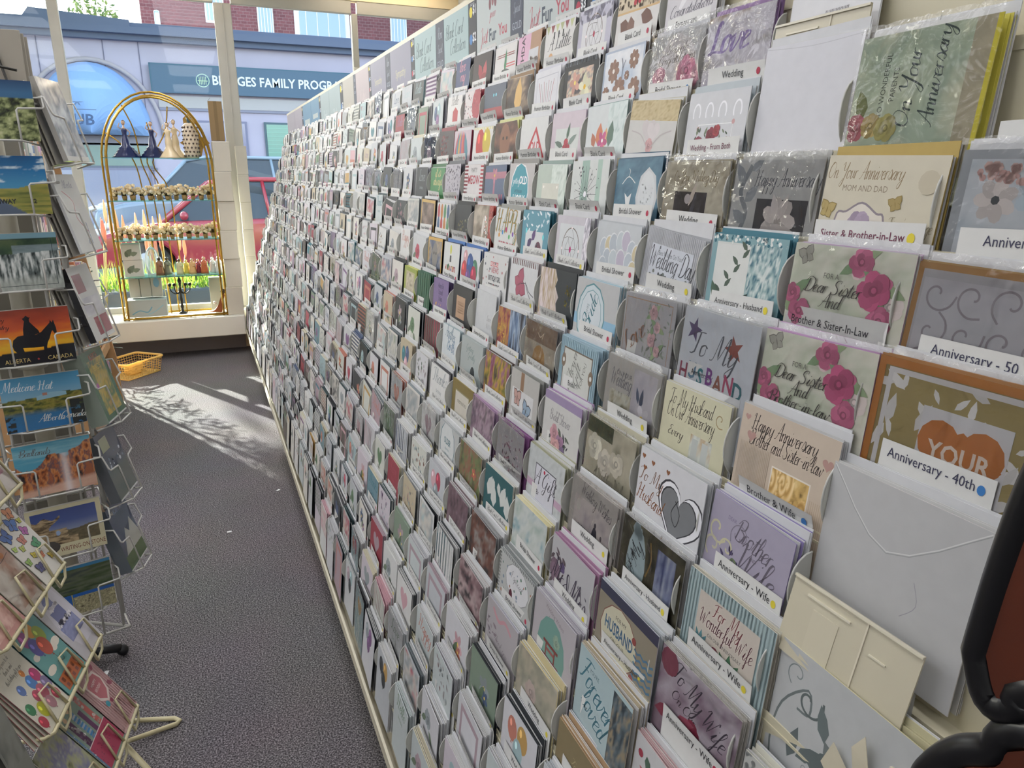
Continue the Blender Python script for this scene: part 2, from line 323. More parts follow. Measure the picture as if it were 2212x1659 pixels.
# ---------------- printed artwork: every op is (kind, u, v, ...) in card widths from the top left corner ----------------
def pal(c, k):
    r = lin(c); return tuple(min(1, x*k) for x in r)
class Art:
    def __init__(s, mb, w, h, z=0, dz=.000012): s.b = mb; s.w = w; s.h = h; s.z = z; s.dz = dz; s.lim = h/w
    def P(s, pts, col, mi=0):
        s.z += s.dz
        q = [(min(max(a, .0), 1)*s.w, -min(max(b, .0), s.lim)*s.w, s.z) for a, b in pts]
        s.b.poly(q, col, mi)
    def disc(s, u, v, r, col, ry=None, n=12, rot=0, mi=0):
        ry = ry or r; c, d = math.cos(rot), math.sin(rot)
        s.P([(u+r*math.cos(a)*c-ry*math.sin(a)*d, v+r*math.cos(a)*d+ry*math.sin(a)*c) for a in [-2*math.pi*i/n for i in range(n)]], col, mi)
    def rect(s, a, b, c, d, col, mi=0): s.P([(a, d), (c, d), (c, b), (a, b)], col, mi)
    def fr(s, a, b, c, d, t, col, mi=0):
        s.rect(a, b, c, b+t, col, mi); s.rect(a, d-t, c, d, col, mi); s.rect(a, b, a+t, d, col, mi); s.rect(c-t, b, c, d, col, mi)
    def leaf(s, u, v, l, ang, col, fat=.35):
        c, d = math.cos(ang), math.sin(ang); p = [(0, 0), (.3, fat*.5), (.65, fat*.42), (1, 0), (.65, -fat*.42), (.3, -fat*.5)]
        s.P([(u+l*(x*c-y*d), v+l*(x*d+y*c)) for x, y in p], col)
    def line(s, pts, t, col, mi=0, k=4):
        p = crom(pts, k) if len(pts) > 2 else pts; s.z += s.dz; V = []
        for i, (a, b) in enumerate(p):
            c = p[min(i+1, len(p)-1)]; d = p[max(i-1, 0)]; tx, ty = c[0]-d[0], c[1]-d[1]; l = math.hypot(tx, ty) or 1
            V += [(min(max(x_, 0), 1)*s.w, -min(max(y_, 0), s.lim)*s.w, s.z) for x_, y_ in ((a-ty/l*t/2, b+tx/l*t/2), (a+ty/l*t/2, b-tx/l*t/2))]
        s.b.mesh(V, [(2*i, 2*i+1, 2*i+3, 2*i+2) for i in range(len(p)-1)], col, mi)
    def rose(s, u, v, r, col, seed=0):
        q = random.Random(seed+int(u*97)); 
        for i in range(7):
            a = i*.9+q.random(); s.disc(u+r*.55*math.cos(a), v+r*.55*math.sin(a), r*.5, pal(col, .8+.5*q.random()), n=9)
        for i in range(6):
            a = i*1.05+q.random(); s.disc(u+r*.3*math.cos(a), v+r*.3*math.sin(a), r*.34, pal(col, .7+.5*q.random()), n=8)
        s.disc(u, v, r*.28, pal(col, .6)); s.disc(u+.03*r, v-.03*r, r*.16, pal(col, 1.1), n=8)
    def flower(s, u, v, r, col, c2='#e8d070', n=5):
        for i in range(n):
            a = 6.283*i/n+u*9; s.disc(u+r*.55*math.cos(a), v+r*.55*math.sin(a), r*.45, pal(col, .88+.2*(i % 2)), ry=r*.32, rot=a, n=9)
        s.disc(u, v, r*.2, c2, n=7)
    def heart(s, u, v, r, col, rot=0, mi=0):
        p = []
        for i in range(36):
            t = 6.2832*i/36; x = .0625*16*math.sin(t)**3; y = -.0625*(13*math.cos(t)-5*math.cos(2*t)-2*math.cos(3*t)-math.cos(4*t))
            c, d = math.cos(rot), math.sin(rot); p.append((u+r*(x*c-y*d), v+r*(x*d+y*c)))
        s.P(p[::-1], col, mi)
    def star(s, u, v, r, col, rot=0, mi=0):
        s.P([(u+(r if i % 2 == 0 else r*.42)*math.sin(-6.283*i/10+rot), v-(r if i % 2 == 0 else r*.42)*math.cos(-6.283*i/10+rot)) for i in range(10)], col, mi)
    def balloon(s, u, v, r, col):
        s.disc(u, v, r, col, ry=r*1.25, n=16); s.disc(u-r*.35, v-r*.45, r*.25, pal(col, 2.2), ry=r*.4, n=8); s.P([(u-.02*r*8, v+r*1.5), (u+.02*r*8, v+r*1.5), (u, v+r*1.15)], pal(col, .8))
    def bfly(s, u, v, r, c1, rot=0, c2='#2a2420'):
        for sx in (-1, 1):
            for (a, l, f) in ((-.75, 1, .75), (.75, .72, .8)):
                ang = (a if sx > 0 else math.pi-a)+rot; s.leaf(u, v, r*l*1.08, ang, c2, f+.08); s.leaf(u, v, r*l, ang, c1, f)
        s.leaf(u-.35*r*math.sin(-rot), v-.35*r*math.cos(rot), r*.7, math.pi/2+rot, c2, .16)
    def swirl(s, u, v, r, rot, col, t=.012, mi=0, sg=1):
        s.line([(u+r*(1-i/11)*math.cos(rot+sg*i*.62), v+r*(1-i/11)*math.sin(rot+sg*i*.62)) for i in range(11)], t, col, mi, 3)
    def text(s, u, v, size, txt, col, style='p', rot=0, mi=0, sx=1, center=True, wt=.5):
        V, F, W = script(txt, wt) if style == 's' else glyphs(txt, style == 'b'); s.z += s.dz*2
        if center and abs(rot) < .5: size *= min(1, (2*min(u, 1-u)*.97+.001)/max(W*size*sx*(1 if style == 's' else .88), 1e-6))
        if style != 's': sx *= .88
        c, d = math.cos(rot), math.sin(rot); x0 = -W*size*sx/2 if center else 0; out = []
        for x, y in V:
            X = x0+x*size*sx; Y = -y*size; out.append((s.w*(u+X*c-Y*d), -s.w*(v+X*d+Y*c), s.z))
        s.b.mesh(out, F, col, mi)
    def pic(s, a, b, c, d, fn, nx=40, ny=30, mi=0):
        s.z += s.dz; U, V = np.meshgrid((np.arange(nx+1))/nx, (np.arange(ny+1))/ny); C = fn(U, V)
        vs = [(s.w*(a+(c-a)*U[j, i]), -s.w*(b+(d-b)*V[j, i]), s.z) for j in range(ny+1) for i in range(nx+1)]; fs = []; cs = []
        CC = [[tuple(float(q) for q in C[j, i]) for i in range(nx+1)] for j in range(ny+1)]
        for j in range(ny):
            for i in range(nx):
                p = j*(nx+1)+i; fs.append((p+nx+1, p+nx+2, p+1, p)); cs.append((CC[j+1][i], CC[j+1][i+1], CC[j][i+1], CC[j][i]))
        s.b.mesh(vs, fs, cs, mi)
    def run(s, ops):
        for o in ops:
            k, a = o[0], o[1:]
            if k == 'r': s.rect(*a)
            elif k == 'f': s.fr(*a)
            elif k == 'd': s.disc(*a)
            elif k == 'l': s.leaf(*a)
            elif k == 'n': s.line(*a)
            elif k == 'R': s.rose(*a)
            elif k == 'F': s.flower(*a)
            elif k == 'h': s.heart(*a)
            elif k == '*': s.star(*a)
            elif k == 'B': s.balloon(*a)
            elif k == 'y': s.bfly(*a)
            elif k == 'w': s.swirl(*a)
            elif k == 't': s.text(a[0], a[1], a[2], a[3], a[4], 'p', *a[5:])
            elif k == 's': s.text(a[0], a[1], a[2], a[3], a[4], 's', *a[5:])
            elif k == 'b': s.text(a[0], a[1], a[2], a[3], a[4], 'b', *a[5:])
            elif k == 'p': s.pic(*a)
            elif k == 'P': s.P(*a)
            elif k == 'D':   # dots / small sprigs: n, u0, v0, u1, v1, r, colours, seed
                q = random.Random(a[7] if len(a) > 7 else 1)
                for _ in range(a[0]): s.z -= s.dz; s.disc(a[1]+(a[3]-a[1])*q.random(), a[2]+(a[4]-a[2])*q.random(), a[5]*(.6+.8*q.random()), q.choice(a[6]), n=6)
                s.z += s.dz
            elif k == 'L':   # scattered leaves
                q = random.Random(a[7] if len(a) > 7 else 1)
                for _ in range(a[0]): s.z -= s.dz*.8; s.leaf(a[1]+(a[3]-a[1])*q.random(), a[2]+(a[4]-a[2])*q.random(), a[5]*(.6+.8*q.random()), q.random()*6.28, q.choice(a[6]))
                s.z += s.dz
            elif k == 'S':   # vertical or horizontal stripes: u0,v0,u1,v1,n,colour,vertical
                for i in range(a[4]):
                    f = (i+.25)/a[4]; g = (i+.75)/a[4]; s.z -= s.dz
                    if a[6]: s.rect(a[0]+(a[2]-a[0])*f, a[1], a[0]+(a[2]-a[0])*g, a[3], a[5])
                    else: s.rect(a[0], a[1]+(a[3]-a[1])*f, a[2], a[1]+(a[3]-a[1])*g, a[5])
                s.z += s.dz
def card_mesh(mb, w, h, base, ops, t=.0011, mi=0, edge=None, back=None):
    """folded card: origin top left of the front, x right, y up, z out"""
    e = edge or '#d8d8d4'
    mb.mesh([(0, -h, 0), (w, -h, 0), (w, 0, 0), (0, 0, 0), (0, -h, -t), (w, -h, -t), (w, 0, -t), (0, 0, -t)],
            [(0, 1, 2, 3), (7, 6, 5, 4), (0, 4, 5, 1), (3, 2, 6, 7), (0, 3, 7, 4), (1, 5, 6, 2)], [lin(base), lin(back or e)]+[lin(e)]*4, mi)
    a = Art(mb, w, h); a.run(ops); return a
# ---------------- the card wall: what each near pocket shows (row, column from the near end) ----------------
SL = '#8f9296'; GR = '#86a07c'; PK = '#c05878'; LI = '#a99bb8'; TE = '#4f9aa4'; CO = '#b5733c'; DK = '#26282c'; WH = '#e4e4e2'
def roses(pts, col, r=.09):
    o = []
    for i, (u, v) in enumerate(pts): o += [('l', u, v, r*1.9, 2.6+i, GR, .4), ('l', u, v, r*1.9, 5.6+i, '#9aae88', .4), ('R', u, v, r*(1 if i % 2 == 0 else .75), col, i)]
    return o
def catcher(u, v, r, col, gem):
    o = [('n', [(u+r*math.cos(a*.393), v+r*1.25*math.sin(a*.393)) for a in range(17)], .014, col)]
    for i in range(6):
        a = i*1.047; o.append(('n', [(u, v), (u+r*.6*math.cos(a), v+r*.8*math.sin(a)), (u+r*.6*math.cos(a+1.05), v+r*.8*math.sin(a+1.05)), (u+r*math.cos(a+.5), v+r*1.25*math.sin(a+.5))], .006, '#55504c'))
    return o+[('d', u, v, .03, gem, .04), ('d', u, v-r*1.25, .018, '#f0e4e4'), ('d', u-r, v, .018, '#f0dcdc'), ('d', u+r, v, .018, '#f0dcdc')]
def heartpts(u, v, r): return ('h', u, v, r, SL)
dear = lambda last: [('p', 0, 0, 1, .72, P_blob(['#cfd0bc', '#dddccf', '#c4cbb6', '#e4e2d8'], 4, 12), 20, 16), ('y', .12, .1, .09, '#a8a69c', -.4, '#7d7b74')]+[('R', .6, .12, .1, '#dcc8c8', 5), ('R', .88, .4, .1, '#dcd0cc', 7)]+roses([(.6, .1), (.8, .26), (.82, .52), (.05, .42), (.14, .56)], '#bd6a8a', .1)+[('R', .74, .3, .13, '#b85a80', 9)]+[
    ('t', .38, .26, .055, 'FOR A', '#76746c'), ('s', .4, .38, .1, 'Dear Sister', '#4a4642'), ('s', .4, .49, .1, 'And', '#4a4642')]+([('s', .42, .6, .09, 'Brother-in-law', '#4a4642'), ('t', .42, .69, .05, 'ON YOUR', '#76746c')] if last else [])
D = {
(0,3): ('white card with small teal birds', '#c8ccc8', '#a8b0b0', 3, 0, [('l', .3, .3, .3, -.6, '#4c8490', .4), ('l', .6, .5, .3, -2.4, '#4c8490', .4), ('l', .7, .3, .26, .6, '#6c9ca4', .4)]),
(0,4): ('white card with a folded ribbon reading Congratulations', '#c9c6c9', '#b8b8b8', 4, 0, [('P', [(.5, 0), (.66, 0), (.5, .3), (.3, .5), (.26, .46)], '#dcdadc'), ('P', [(.74, 0), (.95, .1), (.86, .16), (.7, .06)], '#dcdadc'), ('s', .5, .56, .12, 'Congratulations', '#4c4a54')]),
(0,5): ('leopard card with red cherries over brown petals', '#cfccc8', '#3c3430', 5, 0, [('r', 0, 0, 1, .26, '#c8b89c'), ('D', 90, 0, 0, 1, .25, .022, ['#2c2420', '#4c3c30'], 3), ('r', 0, .26, 1, .29, '#c8a878'), ('d', .42, .16, .04, '#b02838'), ('d', .52, .15, .04, '#b02838'), ('d', .6, .13, .04, '#b02838'), ('l', .1, .4, .3, .5, '#6c4c40', .6), ('l', .35, .34, .3, 1.4, '#7c5c50', .6), ('l', .6, .36, .3, .3, '#6c4c40', .6), ('l', .55, .6, .3, 1.2, '#7c5c50', .6), ('l', .15, .6, .3, 1.2, '#6c4c40', .6), ('l', .9, .55, .25, 2.2, '#6c4c40', .6)]),
(0,6): ('pearl-grey patterned card with a dreamcatcher and red gem', '#b4b2c0', '#9a98a0', 4, 0, [('D', 60, 0, 0, 1, .22, .035, ['#c8c6d0', '#a4a2b2'], 3), ('r', .12, .2, .84, 1, '#cdccce')]+catcher(.5, .42, .24, '#6e6258', '#a83048')),
(0,7): ('notebook-style card with bunting reading A Little', '#d2d0cc', '#6a6a6c', 5, 0, [('P', [(.02+.16*i, 0), (.16+.16*i, 0), (.09+.16*i, .14)], ['#a8ac80', '#8c4c50', '#b8bc8c'][i % 3]) for i in range(6)]+[('r', .3, .12, .34, .24, '#222'), ('r', .45, .12, .49, .24, '#222'), ('r', .6, .12, .64, .24, '#222'), ('s', .5, .42, .22, 'A Little', '#3c3c40'), ('d', .25, .56, .08, '#c89c70')]),
(0,8): ('pink and tan card with BIRTHDAY printed sideways', '#a88468', '#7c5c44', 4, 0, [('r', 0, 0, .55, .8, '#d0a4bc'), ('b', .3, .4, .2, 'BIRTHDAY', '#3c2c38', -1.571), ('r', .5, .3, .9, .6, '#c4c4c8'), ('D', 14, .5, .45, .9, .6, .03, ['#5c4c44', '#8c7868'], 2)]),
(0,9): ('white card with a green crocodile and red lines', '#d0cecb', '#b8b8b4', 3, 0, [('S', .1, .16, .9, .24, 2, '#c86c6c', 0), ('S', .5, .36, .95, .46, 2, '#c86c6c', 0), ('l', .5, .55, .42, -1.5, '#3c7c54', .25), ('l', .25, .58, .5, -.1, '#5c605c', .3)]),
(0,10): ('black card with red fish', '#3a3034', '#2c2c30', 5, 0, [('l', .3, .2, .5, .9, '#9c3440', .4), ('l', .7, .15, .5, 1.8, '#b04c54', .4), ('l', .4, .6, .4, -.4, '#8c3038', .4)]),
(0,11): ('navy card with pink lettering', '#3c4870', '#3a3a40', 4, 0, [('s', .45, .25, .24, 'love', '#d88c9c'), ('s', .5, .48, .24, 'my', '#d88c9c')]),
(1,1): ('mauve card lettered To Mom and Dad', '#b3a5aa', '#a390a4', 4, 1, [('s', .42, .22, .16, 'To', '#4c4160'), ('s', .5, .46, .19, 'Mom and Dad', '#4c4160')]),
(1,2): ('plain white card back with a barcode', '#d8d8da', '#d8d8d8', 1, 0, [('S', .42, .2, .68, .34, 16, '#222', 1), ('t', .55, .39, .035, 'C C 7 4 1 0', '#333')]),
(1,3): ('foil wedding card with lilac script Love', '#c4c0cc', '#8d6f9a', 7, 2, [('p', 0, 0, 1, .7, P_blob(['#a8a4a0', '#d0ccd4', '#e8e6ea', '#b09a84'], 4, 8), 24, 18), ('s', .35, .42, .3, 'Love', '#9a86bc', 0, 0, 1, True, .9)]),
(1,4): ('cellophane-wrapped card with pink peonies reading Congratulations', '#c8c8c8', '#b4b4b4', 3, 2, [('d', .5, .6, .42, '#d8d4d4', .5), ('s', .5, .26, .1, 'Engaged!', '#8c8880'), ('s', .5, .38, .1, 'Congratulations', '#8c8880'), ('R', .2, .56, .14, '#cf9cac', 1), ('R', .72, .52, .17, '#d08ca4', 2), ('R', .9, .6, .11, '#d8a4b4', 3)]),
(1,5): ('silver card with brown slotted flower circles', '#a9b4c4', '#7a6c64', 3, 0, [('p', .04, .03, .96, .7, P_blob(['#9cb0c8', '#c4ccd6', '#dfe0e2', '#b0bccc'], 2, 4), 16, 12)]+[o for a, b, r in ((.27, .3, .15), (.76, .2, .12), (.45, .58, .16), (.82, .6, .14), (.62, .4, .06), (.12, .6, .09)) for o in [('F', a, b, r, '#8a6a5a', '#e8e0d8', 8)]]+[('n', [(.5, .42), (.5, .25), (.46, .14)], .01, '#667'), ('n', [(.5, .3), (.56, .18)], .01, '#667')]),
(1,6): ('black lace-edged card with a floral panel', '#1c1d22', '#1c1c20', 5, 0, [('S', 0, 0, 1, .07, 15, '#9aa0a8', 1), ('p', .12, .14, .86, .7, P_blob(['#3c3c44', '#c8a494', '#dcd4b4', '#7e7a80', '#d8b8a0'], 5, 3, con=2.6), 20, 16), ('F', .35, .35, .16, '#c49484'), ('F', .65, .45, .18, '#d8d4b4', '#d8a818')]),
(1,7): ('white embossed card with tall reeds', '#d2d2d6', '#c4c4cc', 3, 0, [('f', .1, .1, .92, .75, .012, '#b4b4bc')]+[('n', [(.5+i*.05, .7), (.5+i*.07, .45), (.48+i*.1, .22-.03*(i % 2))], .012, ['#8a8474', '#a85c5c'][i % 2]) for i in range(-3, 4)]),
(1,8): ('brown photo card with a golden bottle', '#5c4c44', '#8a6c4c', 4, 0, [('p', 0, 0, 1, .7, P_blob(['#2c2624', '#5c4c44', '#b89c7c'], 3, 14), 16, 12), ('l', .5, .68, .6, -1.5, '#d8b06c', .5)]),
(1,9): ('slate card with two blue sparkles and a red band', '#5a6272', '#444a58', 3, 0, [('r', 0, .45, 1, .7, '#a04a50'), ('d', .45, .2, .03, '#7ad0e0'), ('d', .56, .2, .03, '#7ad0e0')]),
(1,10): ('white card with a big red circle and confetti', '#d4cccc', '#a84450', 3, 0, [('d', .8, .3, .3, '#a83c4c'), ('D', 40, 0, 0, 1, .6, .02, ['#a84450', '#444', '#c87880'], 3)]),
(1,11): ('white card with a red gift tag and scribbles', '#d8d6d4', '#c8c8c8', 3, 0, [('P', [(.4, .6), (.75, .6), (.75, .35), (.57, .25), (.4, .35)], '#b04048'), ('s', .5, .2, .2, 'Hello', '#444')]),
(2,0): ('cream card with a gold leaf flourish', '#c2b494', '#d0c060', 6, 2, [('l', .1+.08*i, .1+.07*i, .3, 1+.5*i, '#ece4d0') for i in range(6)]),
(2,1): ('green card reading On Your Anniversary to wonderful parents', '#c3c5a8', '#d8d060', 6, 2, [('p', 0, 0, .84, .9, P_blob(['#c8ccb4', '#b4c0a8', '#a4b4a0', '#d0ceb4'], 2, 3), 20, 16), ('r', .84, 0, .97, .9, '#b0a890'), ('r', .97, 0, 1, .9, '#d8cc40'), ('t', .27, .32, .058, 'TO WONDERFUL', '#5c6258', -1.571), ('t', .35, .32, .058, 'PARENTS', '#5c6258', -1.571),
    ('s', .5, .36, .125, 'On Your', '#3c4a48', -1.571), ('s', .68, .31, .112, 'Anniversary', '#3c4a48', -1.571), ('l', .12, .52, .2, -1.9, '#7c8454', .5), ('R', .07, .58, .09, '#b06870', 2), ('R', .2, .57, .08, '#b8a468', 4), ('R', .33, .59, .09, '#a8a060', 7)], {'w': .15, 'drop': .002, 'dy': -.008}),
(2,2): ('plain white envelope standing in the pocket under the barcode card', '#cfcfd4', '#c8c8cc', 2, 0, [('n', [(0, .02), (.5, .05), (1, .02)], .006, '#bdbdc2')], {'w': .146, 'drop': -.012, 'dy': -.002}),
(2,3): ('white card with pearl bells and a dark red rose wreath', '#c9cacd', '#b4bcc0', 3, 0, [('n', [(a+.06*math.cos(t*.52), .24+.11*math.sin(t*.52)) for t in range(5, 14)], .02, '#ececf0') for a in (.16, .38, .6, .84)]+[('f', .22, .37, .8, .9, .008, '#f0f0f0'), ('d', .22, .42, .025, '#c8a0a0'), ('d', .8, .36, .025, '#c8a0a0'), ('L', 26, .2, .45, .8, .62, .07, ['#4c5c4c', '#6e7a60'], 4)]+[('R', a, b, r, c, 3) for a, b, r, c in ((.46, .5, .08, '#7c2c3c'), (.55, .45, .06, '#9c3c44'), (.26, .6, .08, '#8c4454'), (.76, .6, .07, '#b88478'))]),
(2,4): ('white card with a gold glitter band and hearts', '#c8c6c2', '#b0ac98', 5, 0, [('p', 0, 0, 1, .26, P_blob(['#a8946c', '#c8b890', '#b8a47c'], 30, 5), 30, 10), ('h', .45, .38, .15, '#c8c0c0'), ('h', .55, .4, .13, '#d0c8c8'), ('R', .5, .58, .08, '#c09898', 3), ('n', [(.08, .4), (.3, .45), (.45, .6)], .015, '#b8b0b0'), ('n', [(.92, .38), (.7, .45), (.55, .6)], .015, '#b8b0b0')], {'rot': -4}),
(2,5): ('white card with orange and pink blossoms', '#ccd0d0', '#8aa09c', 5, 0, [('p', .55, 0, 1, .7, P_blob(['#c0d0cc', '#d4dcda', '#a8bcb8'], 9, 6), 16, 16), ('l', .35, .6, .3, -1.5, '#c87858', .6), ('l', .5, .62, .25, -1.4, '#d8a880', .6), ('l', .62, .62, .33, -1.4, '#5c7468', .5), ('F', .45, .52, .13, '#c05884', '#f4e8e8'), ('l', .25, .6, .2, -2, '#b06c54', .6)]),
(2,6): ('pink-bordered card with one dark red rose', '#c9bcc4', '#b8a8b8', 3, 0, [('r', .14, .26, .86, .75, '#ccd0cc'), ('R', .5, .55, .11, '#a83848', 2), ('l', .5, .45, .25, -1.3, '#4c6454', .3), ('l', .55, .52, .28, -.5, '#7c8c84', .3), ('l', .4, .55, .28, 3.4, '#5c6c64', .3)]),
(2,7): ('white card with a red triangle warning sign', '#d2d2d0', '#b8b8b8', 4, 0, [('P', [(.2, .7), (.95, .7), (.58, .15)], '#b43840'), ('P', [(.32, .64), (.83, .64), (.58, .25)], '#d8d0d0'), ('b', .58, .58, .2, 'OLD', '#b43840')]),
(2,8): ('photo card of a brown bear on a yellow envelope', '#6a4c3c', '#c8c878', 6, 0, [('p', 0, 0, 1, .7, P_blob(['#2c201c', '#6c4434', '#a8785c'], 4, 9), 16, 12), ('d', .45, .35, .22, '#8a5c44', .28), ('d', .38, .3, .03, '#1c1614'), ('d', .54, .3, .03, '#1c1614')], {'env': '#c4c48c'}),
(2,9): ('white card with a red and a yellow balloon', '#d6d4d0', '#c8c4b8', 5, 0, [('B', .38, .35, .22, '#b83838'), ('B', .7, .3, .2, '#c8b040'), ('S', 0, .0, 1, .05, 10, '#d8d090', 1)]),
(2,10): ('white card with coloured flame stripes', '#c4b4bc', '#983c50', 5, 0, [('l', .1+.12*i, .7, .6, -1.3-.1*i, ['#b04858', '#4c8494', '#c8a050', '#7c5c8c', '#c86858'][i % 5], .3) for i in range(7)]),
(2,11): ('dark card with pink dotted lettering', '#4c4448', '#8c3c48', 3, 0, [('D', 60, .15, .1, .6, .6, .022, ['#e89ca0', '#f0b8b0'], 8)]),
(3,0): ('grey-blue card with watercolour anemones', '#9ea2a6', '#b0b0b0', 3, 2, [('p', .06, .06, 1, .72, P_blob(['#b0b8c0', '#c8ccd0', '#a4b0b8'], 3, 15), 16, 14), ('F', .25, .32, .13, '#ccc4c0', '#44484c', 7), ('F', .5, .28, .15, '#b4c0c8', '#3c4448', 7), ('F', .8, .28, .14, '#c8bcb4', '#5c5c4c', 7), ('D', 40, .12, .1, .42, .2, .022, ['#c09a94', '#ccaca4'], 3), ('D', 40, .6, .06, .95, .15, .022, ['#c09a94', '#ccaca4'], 4), ('n', [(.35, .6), (.5, .5), (.6, .6), (.8, .5)], .02, '#b88470')], {'w': .15}),
(3,1): ('cream card reading On Your Anniversary Mom and Dad', '#c9c2ae', '#b49c58', 5, 0, [('s', .34, .19, .17, 'On Your Anniversary', '#8a7658', 0, 0, .62), ('t', .37, .29, .062, 'MOM AND DAD', '#8a7c68'), ('P', [(.15, .72), (.17, .48), (.25, .46), (.38, .38), (.52, .46), (.58, .48), (.62, .72)], '#d6cfc4'), ('n', [(.15, .7), (.17, .48), (.25, .46), (.38, .38), (.52, .46), (.58, .48), (.62, .7)], .015, '#8a8088'), ('R', .38, .56, .1, '#a494a8', 1), ('l', .38, .56, .22, .4, '#5c5870', .3), ('y', .07, .46, .09, '#b09c64', .2, '#8a7840'), ('y', .66, .38, .07, '#a08c58', -.3, '#8a7840'), ('s', .8, .58, .09, "Time's passage", '#8a8068', 0, 0, .62), ('s', .8, .68, .09, 'can only', '#8a8068', 0, 0, .7), ('d', .88, .2, .08, '#bdb49e')], {'w': .14}),
(3,2): ('silver card reading Happy Anniversary with a ribbon bow photo', '#aeaeac', '#b8b8b4', 4, 2, [('n', [(.14, .72), (.2, .5), (.1, .3), (.2, .05)], .05, '#7c8084'), ('l', .17, .4, .2, -.8, '#888c90', .5), ('l', .13, .22, .2, -2.2, '#888c90', .5), ('l', .2, .6, .2, -2.6, '#888c90', .5), ('l', .2, .1, .16, -.6, '#888c90', .5), ('s', .62, .24, .155, 'Happy Anniversary', '#5c5e64', 0, 0, .68), ('r', .32, .36, .9, .8, '#3a383c'), ('F', .6, .56, .2, '#b8b0ac', '#a09894', 7), ('l', .58, .55, .22, -1.9, '#c4bcb8', .4), ('l', .6, .55, .22, -1.2, '#b8b0ac', .4), ('d', .6, .7, .22, '#b4aca8', .1)], {'w': .142}),
(3,3): ('gold cellophane card with a dark square photo', '#a8a08e', '#a09880', 6, 2, [('p', 0, 0, 1, .7, P_blob(['#988e7c', '#b4ac98', '#ccc6b4', '#a09682'], 5, 18), 20, 16), ('s', .5, .22, .1, 'On Your Wedding Day', '#8c7c5c', 0, 0, .7), ('r', .2, .34, .72, .9, '#3e3634'), ('l', .45, .5, .25, -1.2, '#c8bcb0', .25), ('d', .42, .42, .05, '#b8b0b0')], {'w': .135}),
(3,4): ('teal card with a dress on a hanger and a white plaque', '#47697c', '#35566a', 2, 0, [('p', 0, 0, 1, .7, P_blob(['#3f6076', '#4f7488', '#5c8498'], 8, 21), 20, 16), ('n', [(.16, .34), (.3, .24), (.46, .33)], .012, '#d0d4d4'), ('n', [(.3, .24), (.32, .17), (.29, .13)], .008, '#d0d4d4'), ('P', [(.24, .46), (.32, .52), (.4, .46), (.36, .66), (.44, .8), (.24, .8), (.3, .66)], '#d4d6d6'), ('d', .73, .52, .23, '#c4c6c8', .34, 8), ('d', .73, .52, .18, '#cdd0d2', .3), ('D', 26, .6, .35, .85, .65, .012, ['#e8e8ea', '#b0b4b8'], 5)]),
(3,5): ('white card with green stripes and a seed-head burst', '#cccfcc', '#b4b8b4', 5, 0, [('r', .28, 0, .48, .7, '#9ab4a8'), ('r', .7, 0, .82, .7, '#a4bcb0')]+[('n', [(.42, .5), (.42+.3*math.cos(a), .5+.42*math.sin(a))], .006, '#55585c') for a in [i*.33 for i in range(19)]]+[('D', 30, .1, .08, .75, .7, .012, ['#3c4044'], 3), ('d', .42, .5, .04, '#e8e8ec')]),
(3,6): ('pale green card with a cream plaque', '#b4c0b4', '#8a9c94', 5, 0, [('p', .5, 0, 1, .7, P_blob(['#b0c0b4', '#d8e0d8', '#a4b4a8'], 10, 9), 16, 16), ('r', .2, .3, .78, .8, '#cdccc0'), ('d', .26, .36, .02, '#f0ece4'), ('d', .72, .36, .02, '#f0ece4'), ('l', .5, .75, .15, -1.5, '#5c5c5c')]),
(3,7): ('silver card with a round teal badge reading OLD', '#bab6b4', '#8c8884', 4, 0, [('d', .45, .5, .38, '#e4e4e4', .46), ('d', .45, .5, .35, '#3f96a4', .43), ('s', .3, .36, .1, 'getting', '#dce8e8'), ('b', .58, .36, .17, 'OLD', '#f0f0f0'), ('t', .42, .52, .09, 'art house', '#1c4c58'), ('b', .46, .72, .2, 'HORY', '#e8f0f0')]),
(3,8): ('slate-blue card tied with a salmon ribbon', '#5d6a84', '#2c3444', 4, 0, [('r', 0, .13, 1, .26, '#b07888'), ('r', .42, .26, .5, .6, '#b07888'), ('F', .46, .2, .14, '#c08090'), ('S', .1, .56, .9, .66, 8, '#b86878', 1)]),
(3,9): ('white card with red candy stripes and bold red print', '#cfcaca', '#b8a8a8', 4, 0, [('S', 0, 0, .2, .7, 9, '#a83440', 0), ('S', .85, 0, 1, .7, 9, '#a83440', 0), ('t', .52, .16, .12, 'PARTY', '#444'), ('b', .52, .4, .22, 'MEOW', '#a82c40')]),
(3,10): ('grey card scribbled with small writing', '#b4b0b8', '#6a6a70', 5, 0, [('D', 90, .05, .05, .95, .6, .02, ['#5c5860', '#84808c'], 2)]),
(3,11): ('green card with two lines of gold lettering', '#4c8858', '#3c6c48', 3, 0, [('s', .5, .22, .22, 'it is', '#d8c890'), ('s', .5, .42, .2, 'always', '#d8c890')]),
(4,0): ('grey scrollwork card reading With Best Wishes with a copper edge', '#a5a3a6', '#a88858', 5, 2, [('p', .05, .08, 1, .74, P_blob(['#a8a8ac', '#b4b2b6', '#a09ca2'], 3, 5), 10, 8), ('f', 0, 0, 1.4, 1, .035, '#a07848')]+[('w', .15+.2*(i % 5), .16+.2*(i//5), .11, i, '#8e878c', .012) for i in range(15)]+[('b', .62, .56, .085, 'WITH', '#8e8884'), ('b', .62, .67, .085, 'BEST WISHES', '#8e8884')], {'w': .16}),
(4,1): ('rose-strewn card reading For a Dear Sister And, upper copy', '#d2d1c4', '#c4a4c4', 7, 2, dear(0), {'w': .146}),
